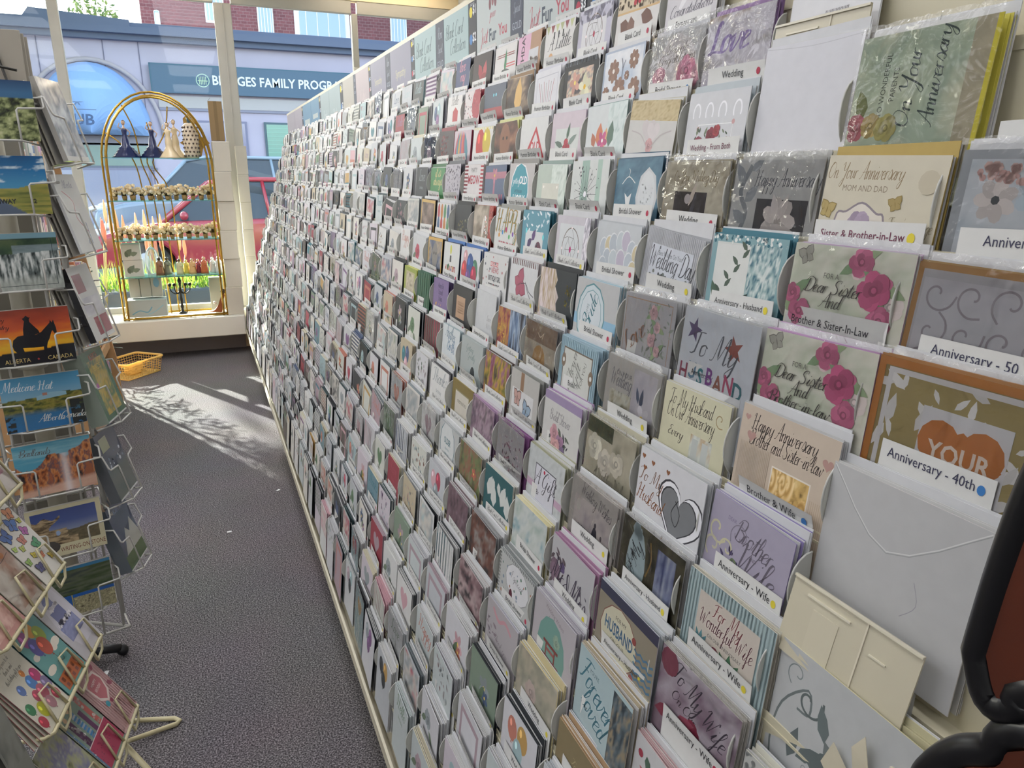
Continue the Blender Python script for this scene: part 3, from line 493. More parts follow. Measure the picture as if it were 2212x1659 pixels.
(4,2): ('white gatefold card with a teal lace border and one pink rose', '#cdd0cc', '#3f7888', 4, 0, [('p', .52, .02, 1, .9, P_blob(['#3f6c7c', '#9ab4b4', '#d0d8d4'], 22, 3, con=3), 30, 30), ('f', 0, 0, 1, 1.2, .07, '#7fa2a8'), ('D', 60, 0, 0, 1, .07, .016, ['#2f6474', '#e0e4e0'], 6), ('r', .07, .09, .54, .95, '#d4d6d2')]+[('l', .2+.05*i, .55-.07*i, .12, (-2.4, -.8)[i % 2], '#4c5c50', .4) for i in range(7)]+[('R', .3, .64, .1, '#c08c98', 2), ('l', .15, .62, .2, -2, '#4c6454', .4), ('l', .45, .65, .2, -.8, '#3c4c44', .35)]),
(4,3): ('pleated white card reading Best Wishes on your Wedding Day', '#b9bbc0', '#a8aaae', 3, 0, [('S', 0, 0, 1, 1, 34, '#a9abb0', 1), ('r', .12, .18, .86, 1.2, '#c4c8d0'), ('t', .48, .30, .07, 'Best Wishes On Your', '#6e7078', 0, 0, .8), ('s', .5, .46, .22, 'Wedding Day', '#44464c', 0, 0, .62), ('D', 26, .16, .5, .85, .7, .02, ['#4a4e50', '#6a706c'], 4), ('L', 14, .6, .52, .95, .75, .07, ['#4a504c'], 5)], {'rot': -5, 'w': .136, 'drop': .024}),
(4,4): ('white card embossed with a cluster of pastel balloons', '#bfc3c6', '#b0b4b8', 3, 0, [o for i, (a, b) in enumerate(((.2, .36), (.32, .32), (.42, .28), (.58, .24), (.7, .22), (.84, .34), (.95, .38), (.3, .5), (.45, .5), (.62, .48), (.8, .5), (.9, .6), (.22, .62))) for o in [('d', a-.008, b-.012, .095, '#d8dadc', .12), ('d', a, b, .09, ['#b4bcc4', '#c8bc9c', '#b0b8c0', '#bcc4c8', '#b8b0c0'][i % 5], .115)]]),
(4,5): ('pearl card with a dreamcatcher and pink gem', '#c4bfc6', '#9a969e', 4, 0, [('r', .1, .12, .84, 1, '#cdd0d2'), ('p', .84, 0, 1, .8, P_blob(['#9c98a4', '#e8e4ea'], 14, 3, con=4), 8, 24)]+catcher(.48, .5, .26, '#6e6258', '#b83878')),
(4,6): ('teal card with white leaves and two jewelled birds', '#5b93a4', '#3f7484', 5, 0, [('L', 26, 0, 0, 1, .3, .09, ['#c4d8dc', '#dce6e8'], 3), ('r', .16, .34, .82, 1, '#cdd0d2'), ('d', .18, .34, .03, '#6ad4d8', .04), ('d', .82, .42, .03, '#6ad4d8', .04), ('l', .25, .6, .2, -.6, '#4c3c64', .6), ('l', .42, .5, .2, -1, '#5c4474', .6), ('d', .66, .66, .12, '#5c3448', .14), ('D', 14, .55, .55, .8, .75, .015, ['#4cb8c0', '#c86878'], 2)]),
(4,7): ('white card with HAPPY in coloured strokes and gems', '#cfd0ce', '#9a9a94', 5, 0, [('s', .46, .42, .36, 'HAPPy', '#5c7c5c', 0, 0, .72), ('s', .48, .44, .36, 'HAPPy', '#b08848', 0, 0, .7)]+[('d', .2+.14*i, .5-.06*(i % 3), .032, ['#d8902c', '#3c8cc8', '#b83878', '#3ca858', '#7c4ca8'][i], .038) for i in range(5)]+[('b', .5, .72, .14, 'BIRTHDAY', '#b04858')]),
(4,8): ('brown photo card with a red sequin edge', '#7c7268', '#b04c44', 3, 0, [('p', 0, 0, .8, .7, P_blob(['#5c5048', '#948878', '#c8bcac'], 3, 7), 16, 12), ('r', .8, 0, 1, .7, '#b05850'), ('D', 40, .8, 0, 1, .7, .02, ['#e8988c', '#3c2c2c'], 5), ('l', .5, .65, .4, -1.4, '#dcd4cc', .3), ('D', 20, .62, .2, .72, .7, .018, ['#e8a090', '#fff'], 6)]),
(4,9): ('black card with sparse gold specks', '#33363a', '#2a2c30', 2, 0, [('D', 34, .25, .28, .85, .6, .018, ['#c8b878', '#8c8458', '#d8d4b8'], 9)]),
(4,10): ('white die-cut card with rows of coloured ovals', '#cccbc9', '#bdbdbd', 3, 0, [('d', .15+.23*i, .2+.3*j, .09, ['#b04c50', '#4c6484', '#5c8c64', '#b87c4c'][(i*3+j) % 4], .16) for i in range(4) for j in range(2)]),
(4,11): ('brown photo card with a gold frame', '#5c5450', '#3c3834', 4, 0, [('p', .05, .05, .95, .7, P_blob(['#3c3634', '#7c6c64', '#a89084'], 3, 33), 16, 12), ('f', 0, 0, 1, 1, .06, '#c8a868')]),
(5,0): ('gold card with white leaves and a copper heart reading Your', '#8a7a50', '#b08050', 6, 2, [('r', .08, .07, .9, 1.2, '#9a8a5c'), ('L', 64, .1, .1, .88, 1, .13, ['#d4d2d0', '#c8c6c4'], 4), ('f', .07, .05, .9, 1.4, .03, '#cac8c8'), ('f', 0, 0, 1, 1.4, .045, '#b07438'), ('r', .32, .2, .8, 1.2, '#c9c8ca'), ('d', .44, .37, .12, '#b5733c'), ('d', .67, .37, .12, '#b5733c'), ('P', [(.33, .41), (.56, .28), (.785, .41), (.56, .7)], '#b5733c'), ('b', .56, .46, .14, 'YOUR', '#d8ccc0')], {'w': .165, 'drop': .02}),
(5,1): ('rose-strewn card reading Dear Sister And Brother-in-law, lower copy', '#d2d1c4', '#c8a4c8', 8, 2, dear(1), {'w': .146, 'drop': .024}),
(5,2): ('white card reading To My HUSBAND with two metallic stars', '#c2c6cc', '#c0c2c4', 8, 2, [('*', .17, .18, .11, '#5c5070', .2), ('*', .72, .24, .12, '#8c5048', -.3), ('s', .44, .38, .2, 'To My', '#55575f')]+[('b', .09+.125*i, .62-.03*(i % 2), .2, c, q) for i, (c, q) in enumerate(zip('HUSBAND', ['#8c4458', '#5c7c94', '#3c7c84', '#7c4c8c', '#8c5c50', '#a8506c', '#3c6c74']))], {'w': .146}),
(5,3): ('cellophane card with a column of blush roses', '#aeadb0', '#b4b4b4', 6, 2, [('f', .03, .05, .94, 1.2, .01, '#a88c74'), ('L', 60, .45, .05, .92, .75, .07, ['#8c9488', '#a4a8a0', '#7c847c'], 3)]+roses([(.6, .18), (.7, .34), (.62, .5), (.74, .62)], '#c0a0a4', .08)+[('s', .3, .62, .22, 'Love', '#a07860', -.6)], {'w': .132, 'drop': .026}),
(5,4): ('silver card with a round teal bride badge and blue ribbon', '#b7b8b8', '#9cb8c4', 7, 0, [('r', 0, .5, 1, .66, '#8cb4cc'), ('d', .4, .5, .34, '#5c8c94', .4), ('d', .4, .5, .32, '#c4d0d4', .38), ('d', .4, .5, .26, '#6c98a0', .32), ('d', .4, .5, .25, '#ccd4d8', .31), ('s', .46, .5, .2, 'Bride', '#2c6c78', -1.2), ('t', .32, .52, .06, 'HERE COMES', '#7c8c90', -1.4), ('d', .18, .62, .02, '#f0f0f0')]),
(5,5): ('abstract card of black brush strokes and gold', '#c4b8b4', '#2c3034', 6, 0, [('p', 0, 0, .5, .7, P_blob(['#b09ca0', '#dcd0d0', '#a48c64', '#e0d8d4'], 3, 8, 5, .6, 2), 24, 10), ('P', [(.42, 0), (1, 0), (1, .8), (.6, .8), (.5, .5), (.56, .4), (.45, .25), (.5, .15)], '#2e3438'), ('D', 26, .74, .2, .86, .5, .018, ['#c8b048', '#8c8438'], 2)], {'w': .136}),
(5,6): ('white card with a pink butterfly dancer and patterned edge', '#cccdce', '#b4a8a8', 5, 0, [('S', .06, 0, 1, .1, 14, '#7c4440', 1), ('r', .06, .03, .06, .04, '#c87858'), ('y', .38, .42, .26, '#a8586c', 1.2, '#8a4c5c'), ('n', [(.45, .4), (.62, .38), (.75, .5), (.92, .56)], .012, '#3c3c44'), ('n', [(.6, .35), (.7, .5), (.85, .64)], .012, '#3c3c44')]),
(5,7): ('white card reading Breaking News Birthday Girl Tests Positive', '#cfcfce', '#b0b0b0', 6, 0, [('r', .3, .14, .62, .22, '#b85058'), ('b', .46, .21, .075, 'BREAKING', '#e8d8d8'), ('b', .5, .33, .12, 'NEWS', '#b06068'), ('b', .5, .47, .11, 'BIRTHDAY GIRL', '#33343c', 0, 0, .72), ('b', .5, .61, .11, 'TESTS POSITIVE..', '#33343c', 0, 0, .66), ('D', 26, 0, .04, 1, .7, .018, ['#6c7078', '#b06468'], 8)], {'w': .138, 'drop': .025}),
(5,8): ('white card with a bunch of blue, red and green balloons', '#cdd0d4', '#33548c', 6, 0, [('B', .25, .22, .12, '#c89ca0'), ('B', .75, .42, .15, '#4c7c64'), ('B', .2, .48, .15, '#b84448'), ('B', .5, .36, .18, '#34548c'), ('B', .7, .55, .15, '#a83c54'), ('B', .4, .6, .12, '#6c4c84')], {'env': '#4470b0'}),
(5,9): ('white card with a small cake and coloured candles', '#d0d2d0', '#2c3c58', 4, 0, [('d', .45, .15, .06, '#d0d060', .09), ('r', .4, .28, .5, .42, '#44484c'), ('S', .15, .5, .8, .66, 8, '#b05048', 1), ('D', 20, .15, .5, .8, .66, .03, ['#b86050', '#4c6c94', '#d8a060', '#5c9468'], 3)], {'env': '#4a78b8'}),
(5,10): ('gold-framed photo card of a grey cow', '#5c5c5c', '#2c2824', 3, 0, [('p', .05, .05, .95, .7, P_blob(['#3c4860', '#6c7488', '#a89884', '#4c4844'], 3, 40), 16, 12), ('d', .5, .42, .2, '#84807c', .26), ('d', .44, .36, .03, '#222'), ('d', .58, .36, .03, '#222'), ('f', 0, 0, 1, 1, .06, '#caa45c')]),
(6,0): ('large white envelope shown from the back with a pointed flap', '#b7b7b7', '#c4c2c0', 5, 0, [('n', [(.01, .01), (.46, .36), (.99, .01)], .006, '#d4d4d2'), ('n', [(.01, .02), (.46, .37), (.99, .02)], .005, '#9c9c9c'), ('n', [(.62, .66), (.7, .56), (.66, .44)], .004, '#98949c')], {'w': .16, 'drop': .034, 'dy': .004, 'h': .16}),
(6,1): ('beige card reading Happy Anniversary Brother and Sister-in-law with a yellow rose photo', '#c4b5a4', '#bcbcbc', 4, 0, [('S', .03, .3, .38, 1.2, 20, '#b9a894', 1), ('S', .82, .5, 1, 1.2, 10, '#b9a894', 1), ('s', .46, .18, .13, 'Happy Anniversary', '#3c3634', 0, 0, .62), ('s', .5, .3, .125, 'Brother and Sister-in-law', '#3c3634', 0, 0, .55), ('p', .42, .4, .8, 1.0, P_roses, 34, 44), ('f', .41, .39, .81, 1.1, .012, '#dcd4c8'), ('h', .14, .24, .05, '#b49088'), ('h', .92, .2, .05, '#b49088'), ('h', .07, .1, .03, '#b49088')], {'w': .138, 'drop': .015, 'h': .19}),
(6,2): ('cream card reading To My Husband On Our Anniversary', '#c7c4a8', '#c0bca8', 4, 0, [('s', .42, .22, .15, 'To My Husband', '#4a4640', 0, 0, .62), ('s', .44, .37, .15, 'On Our Anniversary', '#4a4640', 0, 0, .55), ('p', .5, .46, .82, .8, P_blob(['#8a8c84', '#c8ccc4', '#b08c58'], 3, 6), 12, 10), ('r', .53, .5, .62, .8, '#b4b8b4'), ('r', .68, .5, .77, .8, '#b8bcb8'), ('w', .88, .18, .08, 1, '#a08c68', .01), ('s', .25, .58, .1, 'Every', '#4a4640')]),
(6,3): ('cellophane card reading On Your Wedding Day with tulips', '#b4b1ac', '#b8b4a8', 5, 2, [('t', .34, .22, .075, 'ON YOUR', '#5c5a5c'), ('s', .4, .36, .18, 'Wedding Day', '#66646c', 0, 0, .6), ('p', .1, .42, .52, .85, P_blob(['#4c5440', '#a8a088', '#c8c8bc', '#7c7468'], 6, 4), 16, 14), ('p', .52, .05, .94, .85, P_blob(['#a4a0a4', '#c4c0c4', '#b0acb4'], 3, 7), 10, 12), ('l', .7, .5, .22, -1.5, '#4c5468', .3), ('l', .66, .45, .18, -1.9, '#5c6478', .3), ('F', .75, .6, .14, '#d0ccd0')], {'w': .134}),
(6,4): ('blue gift-tag card reading A Shower Gift For You', '#97b3bf', '#9cb4c0', 7, 0, [('S', 0, 0, 1, .9, 20, '#88a8b8', 1), ('r', .1, .14, .88, 1.1, '#6c6054'), ('r', .12, .16, .86, 1.1, '#c4c6c0'), ('s', .4, .5, .14, 'A Shower', '#6c6c68', -1.3), ('s', .56, .5, .14, 'Gift', '#6c6c68', -1.3), ('t', .7, .45, .09, 'FOR YOU', '#6c6c68', -1.3), ('d', .12, .34, .06, '#7c6c5c', .09), ('d', .12, .34, .03, '#d0d0cc'), ('d', .87, .42, .06, '#7c6c5c', .09), ('d', .87, .42, .03, '#d0d0cc')]),
(6,5): ('cellophane-wrapped brown photo card of an animal', '#6e5c4e', '#8c8c8c', 6, 2, [('p', 0, 0, 1, .3, P_blob(['#6c5444', '#948474'], 3, 6), 10, 6), ('p', 0, .3, 1, .9, P_blob(['#8c847c', '#b0a898', '#a8a0a4'], 3, 9), 14, 10), ('d', .5, .56, .2, '#a8875c', .2), ('n', [(.4, .14), (.5, .2), (.6, .12), (.55, .22)], .012, '#d8c8b0')]),
(6,6): ('abstract card split between red spray and a blue drape', '#5c3a3c', '#2c2c30', 4, 0, [('p', 0, 0, .5, .8, P_blob(['#5c2c34', '#984448', '#b88c44', '#3c2c44'], 8, 6), 18, 16), ('p', .45, 0, 1, .8, P_blob(['#1c1c24', '#5c7494', '#a8b8cc', '#2c2c34'], 2, 3, 3, .6, 2.2), 18, 14), ('D', 40, 0, .3, .3, .75, .012, ['#c8a040'], 2)]),
(6,7): ('tall blank white insert hiding the cards behind it', '#c4c6c8', '#c4c4c4', 1, 0, [('S', .6, .62, .9, .72, 10, '#333', 1), ('s', .7, .56, .1, 'Love', '#77777c')], {'w': .12, 'drop': .012, 'h': .2}),
(6,8): ('black card with a tan square plaque', '#3a3a3c', '#2c2e30', 3, 0, [('r', .2, .2, .66, .66, '#b8977c'), ('S', .28, .3, .6, .56, 5, '#a08066', 0)]),
(6,9): ('purple card with rows of dark lettering', '#7c6a94', '#5c4c74', 5, 0, [('b', .5, .2, .14, 'Always Be', '#4c3c64', 0, 0, .7), ('b', .5, .34, .14, 'Yourself', '#4c3c64', 0, 0, .7), ('b', .5, .48, .14, 'Unless', '#4c3c64', 0, 0, .7), ('D', 12, .1, .55, .6, .7, .02, ['#d8a850'], 3)]),
(6,10): ('dark green die-cut cactus cards', '#3f6c54', '#2f5c48', 6, 0, [('S', 0, 0, 1, .8, 6, '#2f5844', 1)]),
(6,11): ('lime-edged card with a bird photo', '#94a04c', '#b8bc54', 5, 0, [('r', .15, .1, .85, .9, '#b4ac88'), ('p', .2, .15, .8, .7, P_blob(['#8c8474', '#c8c0a8', '#6c6454'], 4, 4), 10, 10)]),
(7,1): ('lilac card reading Brother and Wife with a lavender spray', '#a29cae', '#8c80b0', 5, 0, [('w', .12, .36, .14, .5, '#c0bc9c', .02), ('w', .1, .56, .12, 2, '#b8b49c', .02), ('w', .28, .5, .1, 3, '#c0bc9c', .018), ('t', .28, .2, .05, 'DEAR', '#7c748c'), ('s', .56, .36, .2, 'Brother', '#66606c', .1, 0, .72), ('t', .6, .44, .045, 'AND', '#66606c'), ('s', .62, .62, .26, 'Wife', '#66606c', .1, 0, .8), ('w', .42, .3, .14, 2.5, '#7c7684', .008), ('L', 40, .24, .5, .5, .85, .06, ['#3c3450', '#4c4464', '#6c7c5c'], 6)], {'drop': .024, 'rot': -2}),
(7,2): ('white card reading To My Husband with a large grey heart', '#cdcdd0', '#c0c2c4', 7, 0, [('h', .68, .42, .34, '#3a3a40', .15), ('h', .68, .42, .32, '#e2e2e6', .15), ('h', .66, .42, .27, '#34353a', .15), ('h', .66, .42, .255, '#77797c', .15), ('n', [(.66, .28), (.58, .42), (.66, .52), (.7, .4), (.62, .3)], .009, '#26262a'), ('s', .2, .3, .13, 'To My', '#7c5c48'), ('s', .22, .5, .17, 'Husband', '#8a5c3c', .1, 0, .75)]+[('h', a, b, .028, '#8a5a3c') for a, b in ((.06, .08), (.22, .1), (.1, .18), (.46, .1), (.32, .66), (.9, .72), (.5, .76))], {'w': .142, 'h': .18}),
(7,3): ('cellophane card of white roses reading A Wedding Wish', '#aaa594', '#b8b4a0', 6, 2, [('p', 0, 0, 1, .85, P_blob(['#8c8874', '#b4ae9a', '#c8c2ae', '#787460'], 3, 12), 20, 16), ('p', 0, 0, .55, .2, P_blob(['#3c4030', '#5c6048'], 5, 8), 10, 6), ('R', .2, .36, .15, '#d8d4c4', 3), ('R', .45, .48, .15, '#d8d2c4', 5), ('R', .68, .4, .14, '#d4cebe', 8), ('s', .55, .72, .12, 'A Wedding Wish', '#8c8878', 0, 0, .7)], {'w': .134}),
(7,4): ('lilac-topped Bridal Shower card with a rose bouquet', '#c3c2bf', '#a488ac', 9, 0, [('r', 0, 0, 1, .12, '#9484a4'), ('t', .42, .26, .045, 'On Your', '#77757a'), ('s', .46, .38, .13, 'Bridal Shower', '#77757a', 0, 0, .7), ('L', 24, .2, .5, .7, .78, .1, ['#44444c', '#5c6458'], 3), ('R', .35, .56, .12, '#b88c94', 2), ('R', .52, .66, .12, '#8c6c84', 4), ('R', .4, .74, .13, '#c09494', 6), ('R', .62, .78, .1, '#6c5c78', 1)], {'w': .134}),
(7,5): ('grey card with a brown band and two butterflies', '#b0aeaa', '#8c8c88', 7, 0, [('r', .36, 0, .48, .5, '#8a6c54'), ('r', .08, .3, .84, .76, '#cccccc'), ('y', .28, .46, .17, '#b8948c', 0), ('y', .62, .58, .18, '#8ca0b4', .3)]),
(7,6): ('abstract card of purple and yellow paint', '#7c6648', '#4c3c34', 5, 0, [('p', 0, 0, 1, .8, P_blob(['#7c3c54', '#8c5c7c', '#b89438', '#6c6c2c', '#3c2c30'], 5, 22, 2.4, .7, 2.2), 24, 16)]),
(7,7): ('pale card with teal dots and a dark oval', '#a9b2b2', '#a4acac', 5, 1, [('s', .4, .22, .1, 'Getting', '#6c8484'), ('s', .5, .36, .1, 'Greatly', '#6c8484'), ('d', .6, .62, .1, '#2c3034', .12)]),
(7,8): ('white card with teal brush lettering', '#ccd2d4', '#a8b8bc', 4, 0, [('s', .45, .26, .24, 'Another', '#4c6c84', .1, 0, .7), ('s', .5, .5, .24, 'Birth', '#3c6c90', .1, 0, .8)]),
(8,0): ('silver flourish card with a ribbon bow reading Congratulations', '#b4b6b6', '#c4be9c', 3, 0, [('n', [(.12, .98), (.04, .7), (.08, .4), (.26, .2), (.3, .34), (.2, .36)], .016, '#6c7474'), ('w', .28, .26, .12, -.5, '#5c6464', .016), ('w', .16, .16, .09, 2, '#7c8484', .008)]+[('l', .2+.06*i, .7-.05*i, .24, -1.4+.7*i, '#5f6868', .35) for i in range(6)]+[('l', .44, .42, .22, -1.9, '#667070', .4), ('l', .5, .44, .22, .3, '#667070', .4), ('l', .44, .4, .2, .9, '#707878', .4), ('t', .56, .72, .065, 'CONGRATULATIONS', '#84888a', .1, 0, .9), ('s', .62, .95, .3, '25', '#55595c')], {'w': .158, 'drop': .024, 'h': .2}),
(8,1): ('teal-bordered card reading For My Wonderful Wife', '#9fb2b4', '#c2beb0', 5, 1, [('S', 0, 0, 1, .9, 26, '#8fa6aa', 1), ('r', .16, .14, .86, 1.2, '#c3bab0'), ('s', .5, .3, .12, 'For My', '#7c3c44', 0, 0, .8), ('s', .5, .44, .13, 'Wonderful Wife', '#5c3440', 0, 0, .68), ('t', .52, .52, .042, 'ON OUR ANNIVERSARY', '#6c6c68'), ('R', .42, .68, .1, '#7c4450', 3)]+[('l', .6, .74, .2, -2.2+.6*i, '#4c7458', .4) for i in range(5)]+[('l', .24, .66, .14, -2+.5*i, '#5c8c94', .3) for i in range(5)], {'w': .142}),
(8,2): ('dark woodland card with a scalloped husband label and waterfall', '#3f3d36', '#b4b4b4', 4, 2, [('p', 0, 0, 1, .85, P_blob(['#26261f', '#55503c', '#3c382e', '#6c6850'], 4, 31, 2, .8), 20, 18), ('p', .6, .1, .88, .85, P_blob(['#3c4470', '#8c94b0', '#c0c4cc'], 6, 9, 3, .5, 2), 10, 14), ('d', .28, .46, .16, '#a8b8bc', .36), ('D', 8, .2, .06, .36, .14, .05, ['#a8b8bc'], 3), ('s', .3, .48, .14, 'To My', '#2c3034', -1.3), ('s', .22, .5, .1, 'Husband', '#2c3034', -1.3), ('n', [(.48, .1), (.52, .3), (.46, .5)], .02, '#8a7040')], {'w': .14}),
(8,3): ('grey card reading Wedding Wishes with a wedding couple silhouette', '#a9a49e', '#b8b2ac', 5, 2, [('p', .1, .22, .9, .9, P_blob(['#a49c98', '#bcb4b0', '#988e94'], 3, 16), 12, 12), ('s', .55, .22, .14, 'Wedding Wishes', '#5c585c', .15, 0, .66), ('P', [(.52, .8), (.54, .56), (.57, .48), (.6, .46), (.64, .5), (.66, .6), (.66, .8)], '#3c3a44'), ('d', .6, .44, .022, '#3c3a44', .03), ('d', .74, .54, .02, '#5c5458', .03), ('P', [(.7, .8), (.73, .58), (.77, .58), (.82, .8)], '#84787c'), ('S', .22, .58, .48, .7, 7, '#4c4850', 1), ('d', .2, .34, .05, '#b8b4ac', .07)], {'w': .134}),
(8,4): ('grey card with a white panel reading A Gift', '#b6babc', '#a8a890', 7, 0, [('p', 0, 0, 1, .8, P_blob(['#b0b4b4', '#c0c4c4', '#a8acac'], 20, 5), 20, 16), ('r', 0, .52, 1, .62, '#b89cb0'), ('r', .22, .22, .8, 1, '#4c4c54'), ('r', .235, .235, .785, 1, '#c8c8d0'), ('d', .48, .28, .025, '#b83048'), ('s', .5, .5, .2, 'A Gift', '#55555c')], {'w': .134}),
(8,5): ('grey cellophane card with cherry blossom and lilac envelopes', '#a2a0a2', '#8c5c8c', 7, 2, [('L', 30, .25, .3, .8, .7, .08, ['#6c4c5c', '#8c6474', '#3c3440'], 3), ('D', 30, .2, .2, .9, .7, .016, ['#7c5c6c', '#c0b4bc'], 2)]),
(8,6): ('mauve heather meadow card', '#75626e', '#a88ca8', 6, 0, [('p', 0, 0, 1, .8, P_blob(['#4c4450', '#7c6474', '#a08c98', '#5c5458'], 8, 5, 2.5, .8, 2), 22, 16)]),
(8,7): ('gold-backed card with a framed certificate', '#7c6c3c', '#8c7c44', 3, 0, [('r', .16, .18, .84, .7, '#c4bfb4'), ('f', .16, .18, .84, .7, .02, '#8c8468'), ('t', .5, .42, .12, 'memories', '#6c685c'), ('d', .2, .22, .02, '#e0d8c0')]),
(9,0): ('plain cream-white cards in a tight row at the bottom right', '#b9bab6', '#d4d2c4', 5, 0, [('D', 30, 0, 0, .1, .9, .02, ['#9ca0a0', '#c8cccc'], 2)], {'drop': .055}),
(9,1): ('mauve foil card reading To My Wife with dark roses', '#8d7c86', '#b8b4ac', 6, 2, [('p', 0, 0, 1, .9, P_blob(['#78606e', '#a898a4', '#c4bcc4', '#8c7484'], 3, 27), 22, 18), ('s', .5, .34, .19, 'To My Wife', '#3c3440', .3, 0, .68), ('s', .36, .46, .1, 'On Our', '#4c4048', .2), ('R', .5, .58, .11, '#8c3048', 3), ('l', .25, .6, .25, 2.8, '#984458', .5), ('l', .3, .6, .25, -.4, '#a85468', .4), ('d', .12, .12, .12, '#8c4c5c')], {'w': .14}),
(9,2): ('kraft card reading HUSBAND on our anniversary with blue chevrons', '#8a8272', '#b8bcc0', 8, 1, [('r', 0, 0, 1, .12, '#33364c'), ('d', .4, .46, .33, '#7c4c44', .29), ('d', .4, .46, .32, '#c4c0a8', .28), ('b', .4, .46, .17, 'HUSBAND', '#3c6484', 0, 0, .72), ('t', .4, .56, .07, 'ON OUR', '#5c5a54'), ('t', .4, .64, .06, 'ANNIVERSARY', '#5c5a54'), ('t', .42, .28, .06, 'FOR MY', '#5c5a54')]+[('n', [(.68+.05*i, .36+.07*j+.03*(i % 2)) for i in range(7)], .022, '#4c7490', 0, 1) for j in range(6)]+[('d', .66, .3, .035, '#8c4440'), ('d', .68, .7, .035, '#8c4440')], {'w': .144}),
(9,3): ('grey-white card with plum roses and ornate script', '#b4b3b6', '#a8809c', 6, 1, [('L', 22, .02, .2, .3, .6, .1, ['#4c4048', '#5c4c54'], 3), ('R', .12, .46, .13, '#7c6474', 2), ('R', .3, .34, .06, '#5c4c74', 1), ('s', .44, .62, .3, 'Mr&Mrs', '#3c3448', .1, 0, .8), ('n', [(.78, .9), (.8, .6), (.74, .34)], .01, '#4c4450'), ('L', 14, .66, .36, .95, .7, .06, ['#55505c'], 4)], {'w': .136}),
(9,4): ('thick stack of cream-edged cards with teal and white blossom', '#93a9ac', '#cfc8a0', 10, 0, [('p', 0, 0, 1, .85, P_blob(['#7c9ca4', '#c4c8c4', '#a8b4ac', '#5c8490'], 5, 19), 20, 16)]),
(9,5): ('dark teal card with white butterfly wing shapes', '#2f5c60', '#c4c4bc', 6, 0, [('l', .15+.24*i, .5+.12*(i % 2), .34, -1.2-.5*(i % 2), '#c8ccc8', .6) for i in range(5)]+[('l', .3+.2*i, .15, .2, 1.2, '#c8ccc8', .6) for i in range(3)]),
(9,6): ('meadow card of red and green grasses', '#5c6448', '#9c9c94', 6, 0, [('p', 0, 0, 1, .8, P_blob(['#4c4438', '#6c7c50', '#8c5448', '#7c8468'], 7, 29, 2, .7, 2), 20, 16), ('F', .7, .4, .1, '#b86454')]),
(9,7): ('grey card with a speech bubble reading OLDER', '#b4b6b6', '#a8acac', 5, 0, [('d', .45, .4, .38, '#3c6c78', .44), ('d', .45, .4, .36, '#cdd0d0', .42), ('b', .45, .38, .15, 'OLDER', '#2c6470', 0, 0, .8), ('t', .45, .5, .07, 'than the', '#4c7c88'), ('t', .45, .6, .07, 'year you', '#4c7c88')]),
(10,1): ('white card with red poinsettia style flowers', '#c0bfc0', '#c4a8a8', 6, 0, [('l', .35, .45, .26, i*.7, ['#983848', '#b04c54'][i % 2], .34) for i in range(9)]+[('R', .35, .45, .05, '#5c2c34', 2), ('l', .2, .15, .18, 1.2, '#4c6454', .5), ('d', .1, .2, .04, '#983848'), ('l', .75, .5, .3, 2.2, '#7c8c84', .2), ('l', .7, .75, .3, -1.2, '#4c6454', .3)], {'drop': .05}),
(10,2): ('pale blue card reading Forever in brush script beside a stone photo', '#a8bcc0', '#b4a890', 7, 1, [('t', .32, .2, .06, "YOU'RE", '#4c6c74'), ('s', .34, .46, .3, 'Forever', '#3c7484', .3, 0, .7), ('s', .34, .72, .26, 'loved', '#3c7484', .3, 0, .8), ('p', .68, .05, 1, .9, P_blob(['#2c3840', '#5c6c74', '#948468', '#3c4c58'], 6, 41, 1, 1, 2.4), 12, 20)], {'w': .142}),
(10,3): ('grey card with a red pagoda on a teal circle', '#b3aeb2', '#b0acb4', 7, 1, [('t', .5, .14, .075, 'Wedding Wishes', '#84747c', .15), ('t', .5, .24, .06, 'for you both', '#84747c', .15), ('d', .48, .6, .34, '#6f9a90', .38), ('R', .6, .4, .08, '#8ca490', 3), ('r', .3, .52, .66, .56, '#7c3434'), ('r', .36, .6, .6, .64, '#8c4444'), ('r', .36, .52, .39, .8, '#7c3434'), ('r', .57, .52, .6, .8, '#7c3434'), ('r', .3, .72, .7, .78, '#8c4444')], {'w': .136}),
(10,4): ('spiral-edged card with a ladybird lady in a white cloud', '#b4b6b4', '#8c9090', 7, 0, [('S', 0, 0, .05, 1, 22, '#6c7070', 0), ('S', .05, 0, 1, .04, 20, '#6c7070', 1), ('d', .55, .3, .34, '#8c8c8c', .24), ('d', .55, .3, .33, '#d4d4d6', .23), ('s', .5, .3, .1, 'A special', '#8c8c90', .2), ('l', .4, .55, .4, 1.2, '#a8705c', .4), ('d', .4, .54, .05, '#5c2434', .08), ('D', 24, .05, .1, .95, .9, .02, ['#7c8c9c', '#a87c64', '#5c7c6c'], 7)], {'w': .136}),
(10,5): ('dark card with a blurred red market scene', '#38302e', '#9c9c9c', 7, 0, [('p', 0, 0, 1, .85, P_blob(['#1c1a1c', '#3c3432', '#6c4438', '#8c8884'], 5, 53, 1, 1, 2), 20, 16)]),
(10,6): ('dark heather card with a mauve field', '#55474c', '#8c7c80', 6, 0, [('p', 0, 0, 1, .85, P_blob(['#3c3438', '#6c545c', '#84747c'], 8, 57, 2), 20, 16)]),
(11,2): ('thick kraft-brown stack with faint gold verse', '#847658', '#a88c6c', 12, 0, [('p', 0, .55, 1, .95, P_blob(['#5c6470', '#848474', '#3c4454'], 4, 3), 12, 8), ('s', .5, .4, .1, 'Together', '#b0a07c', .3), ('s', .55, .54, .1, 'forever', '#b0a07c', .3)], {'drop': .05}),
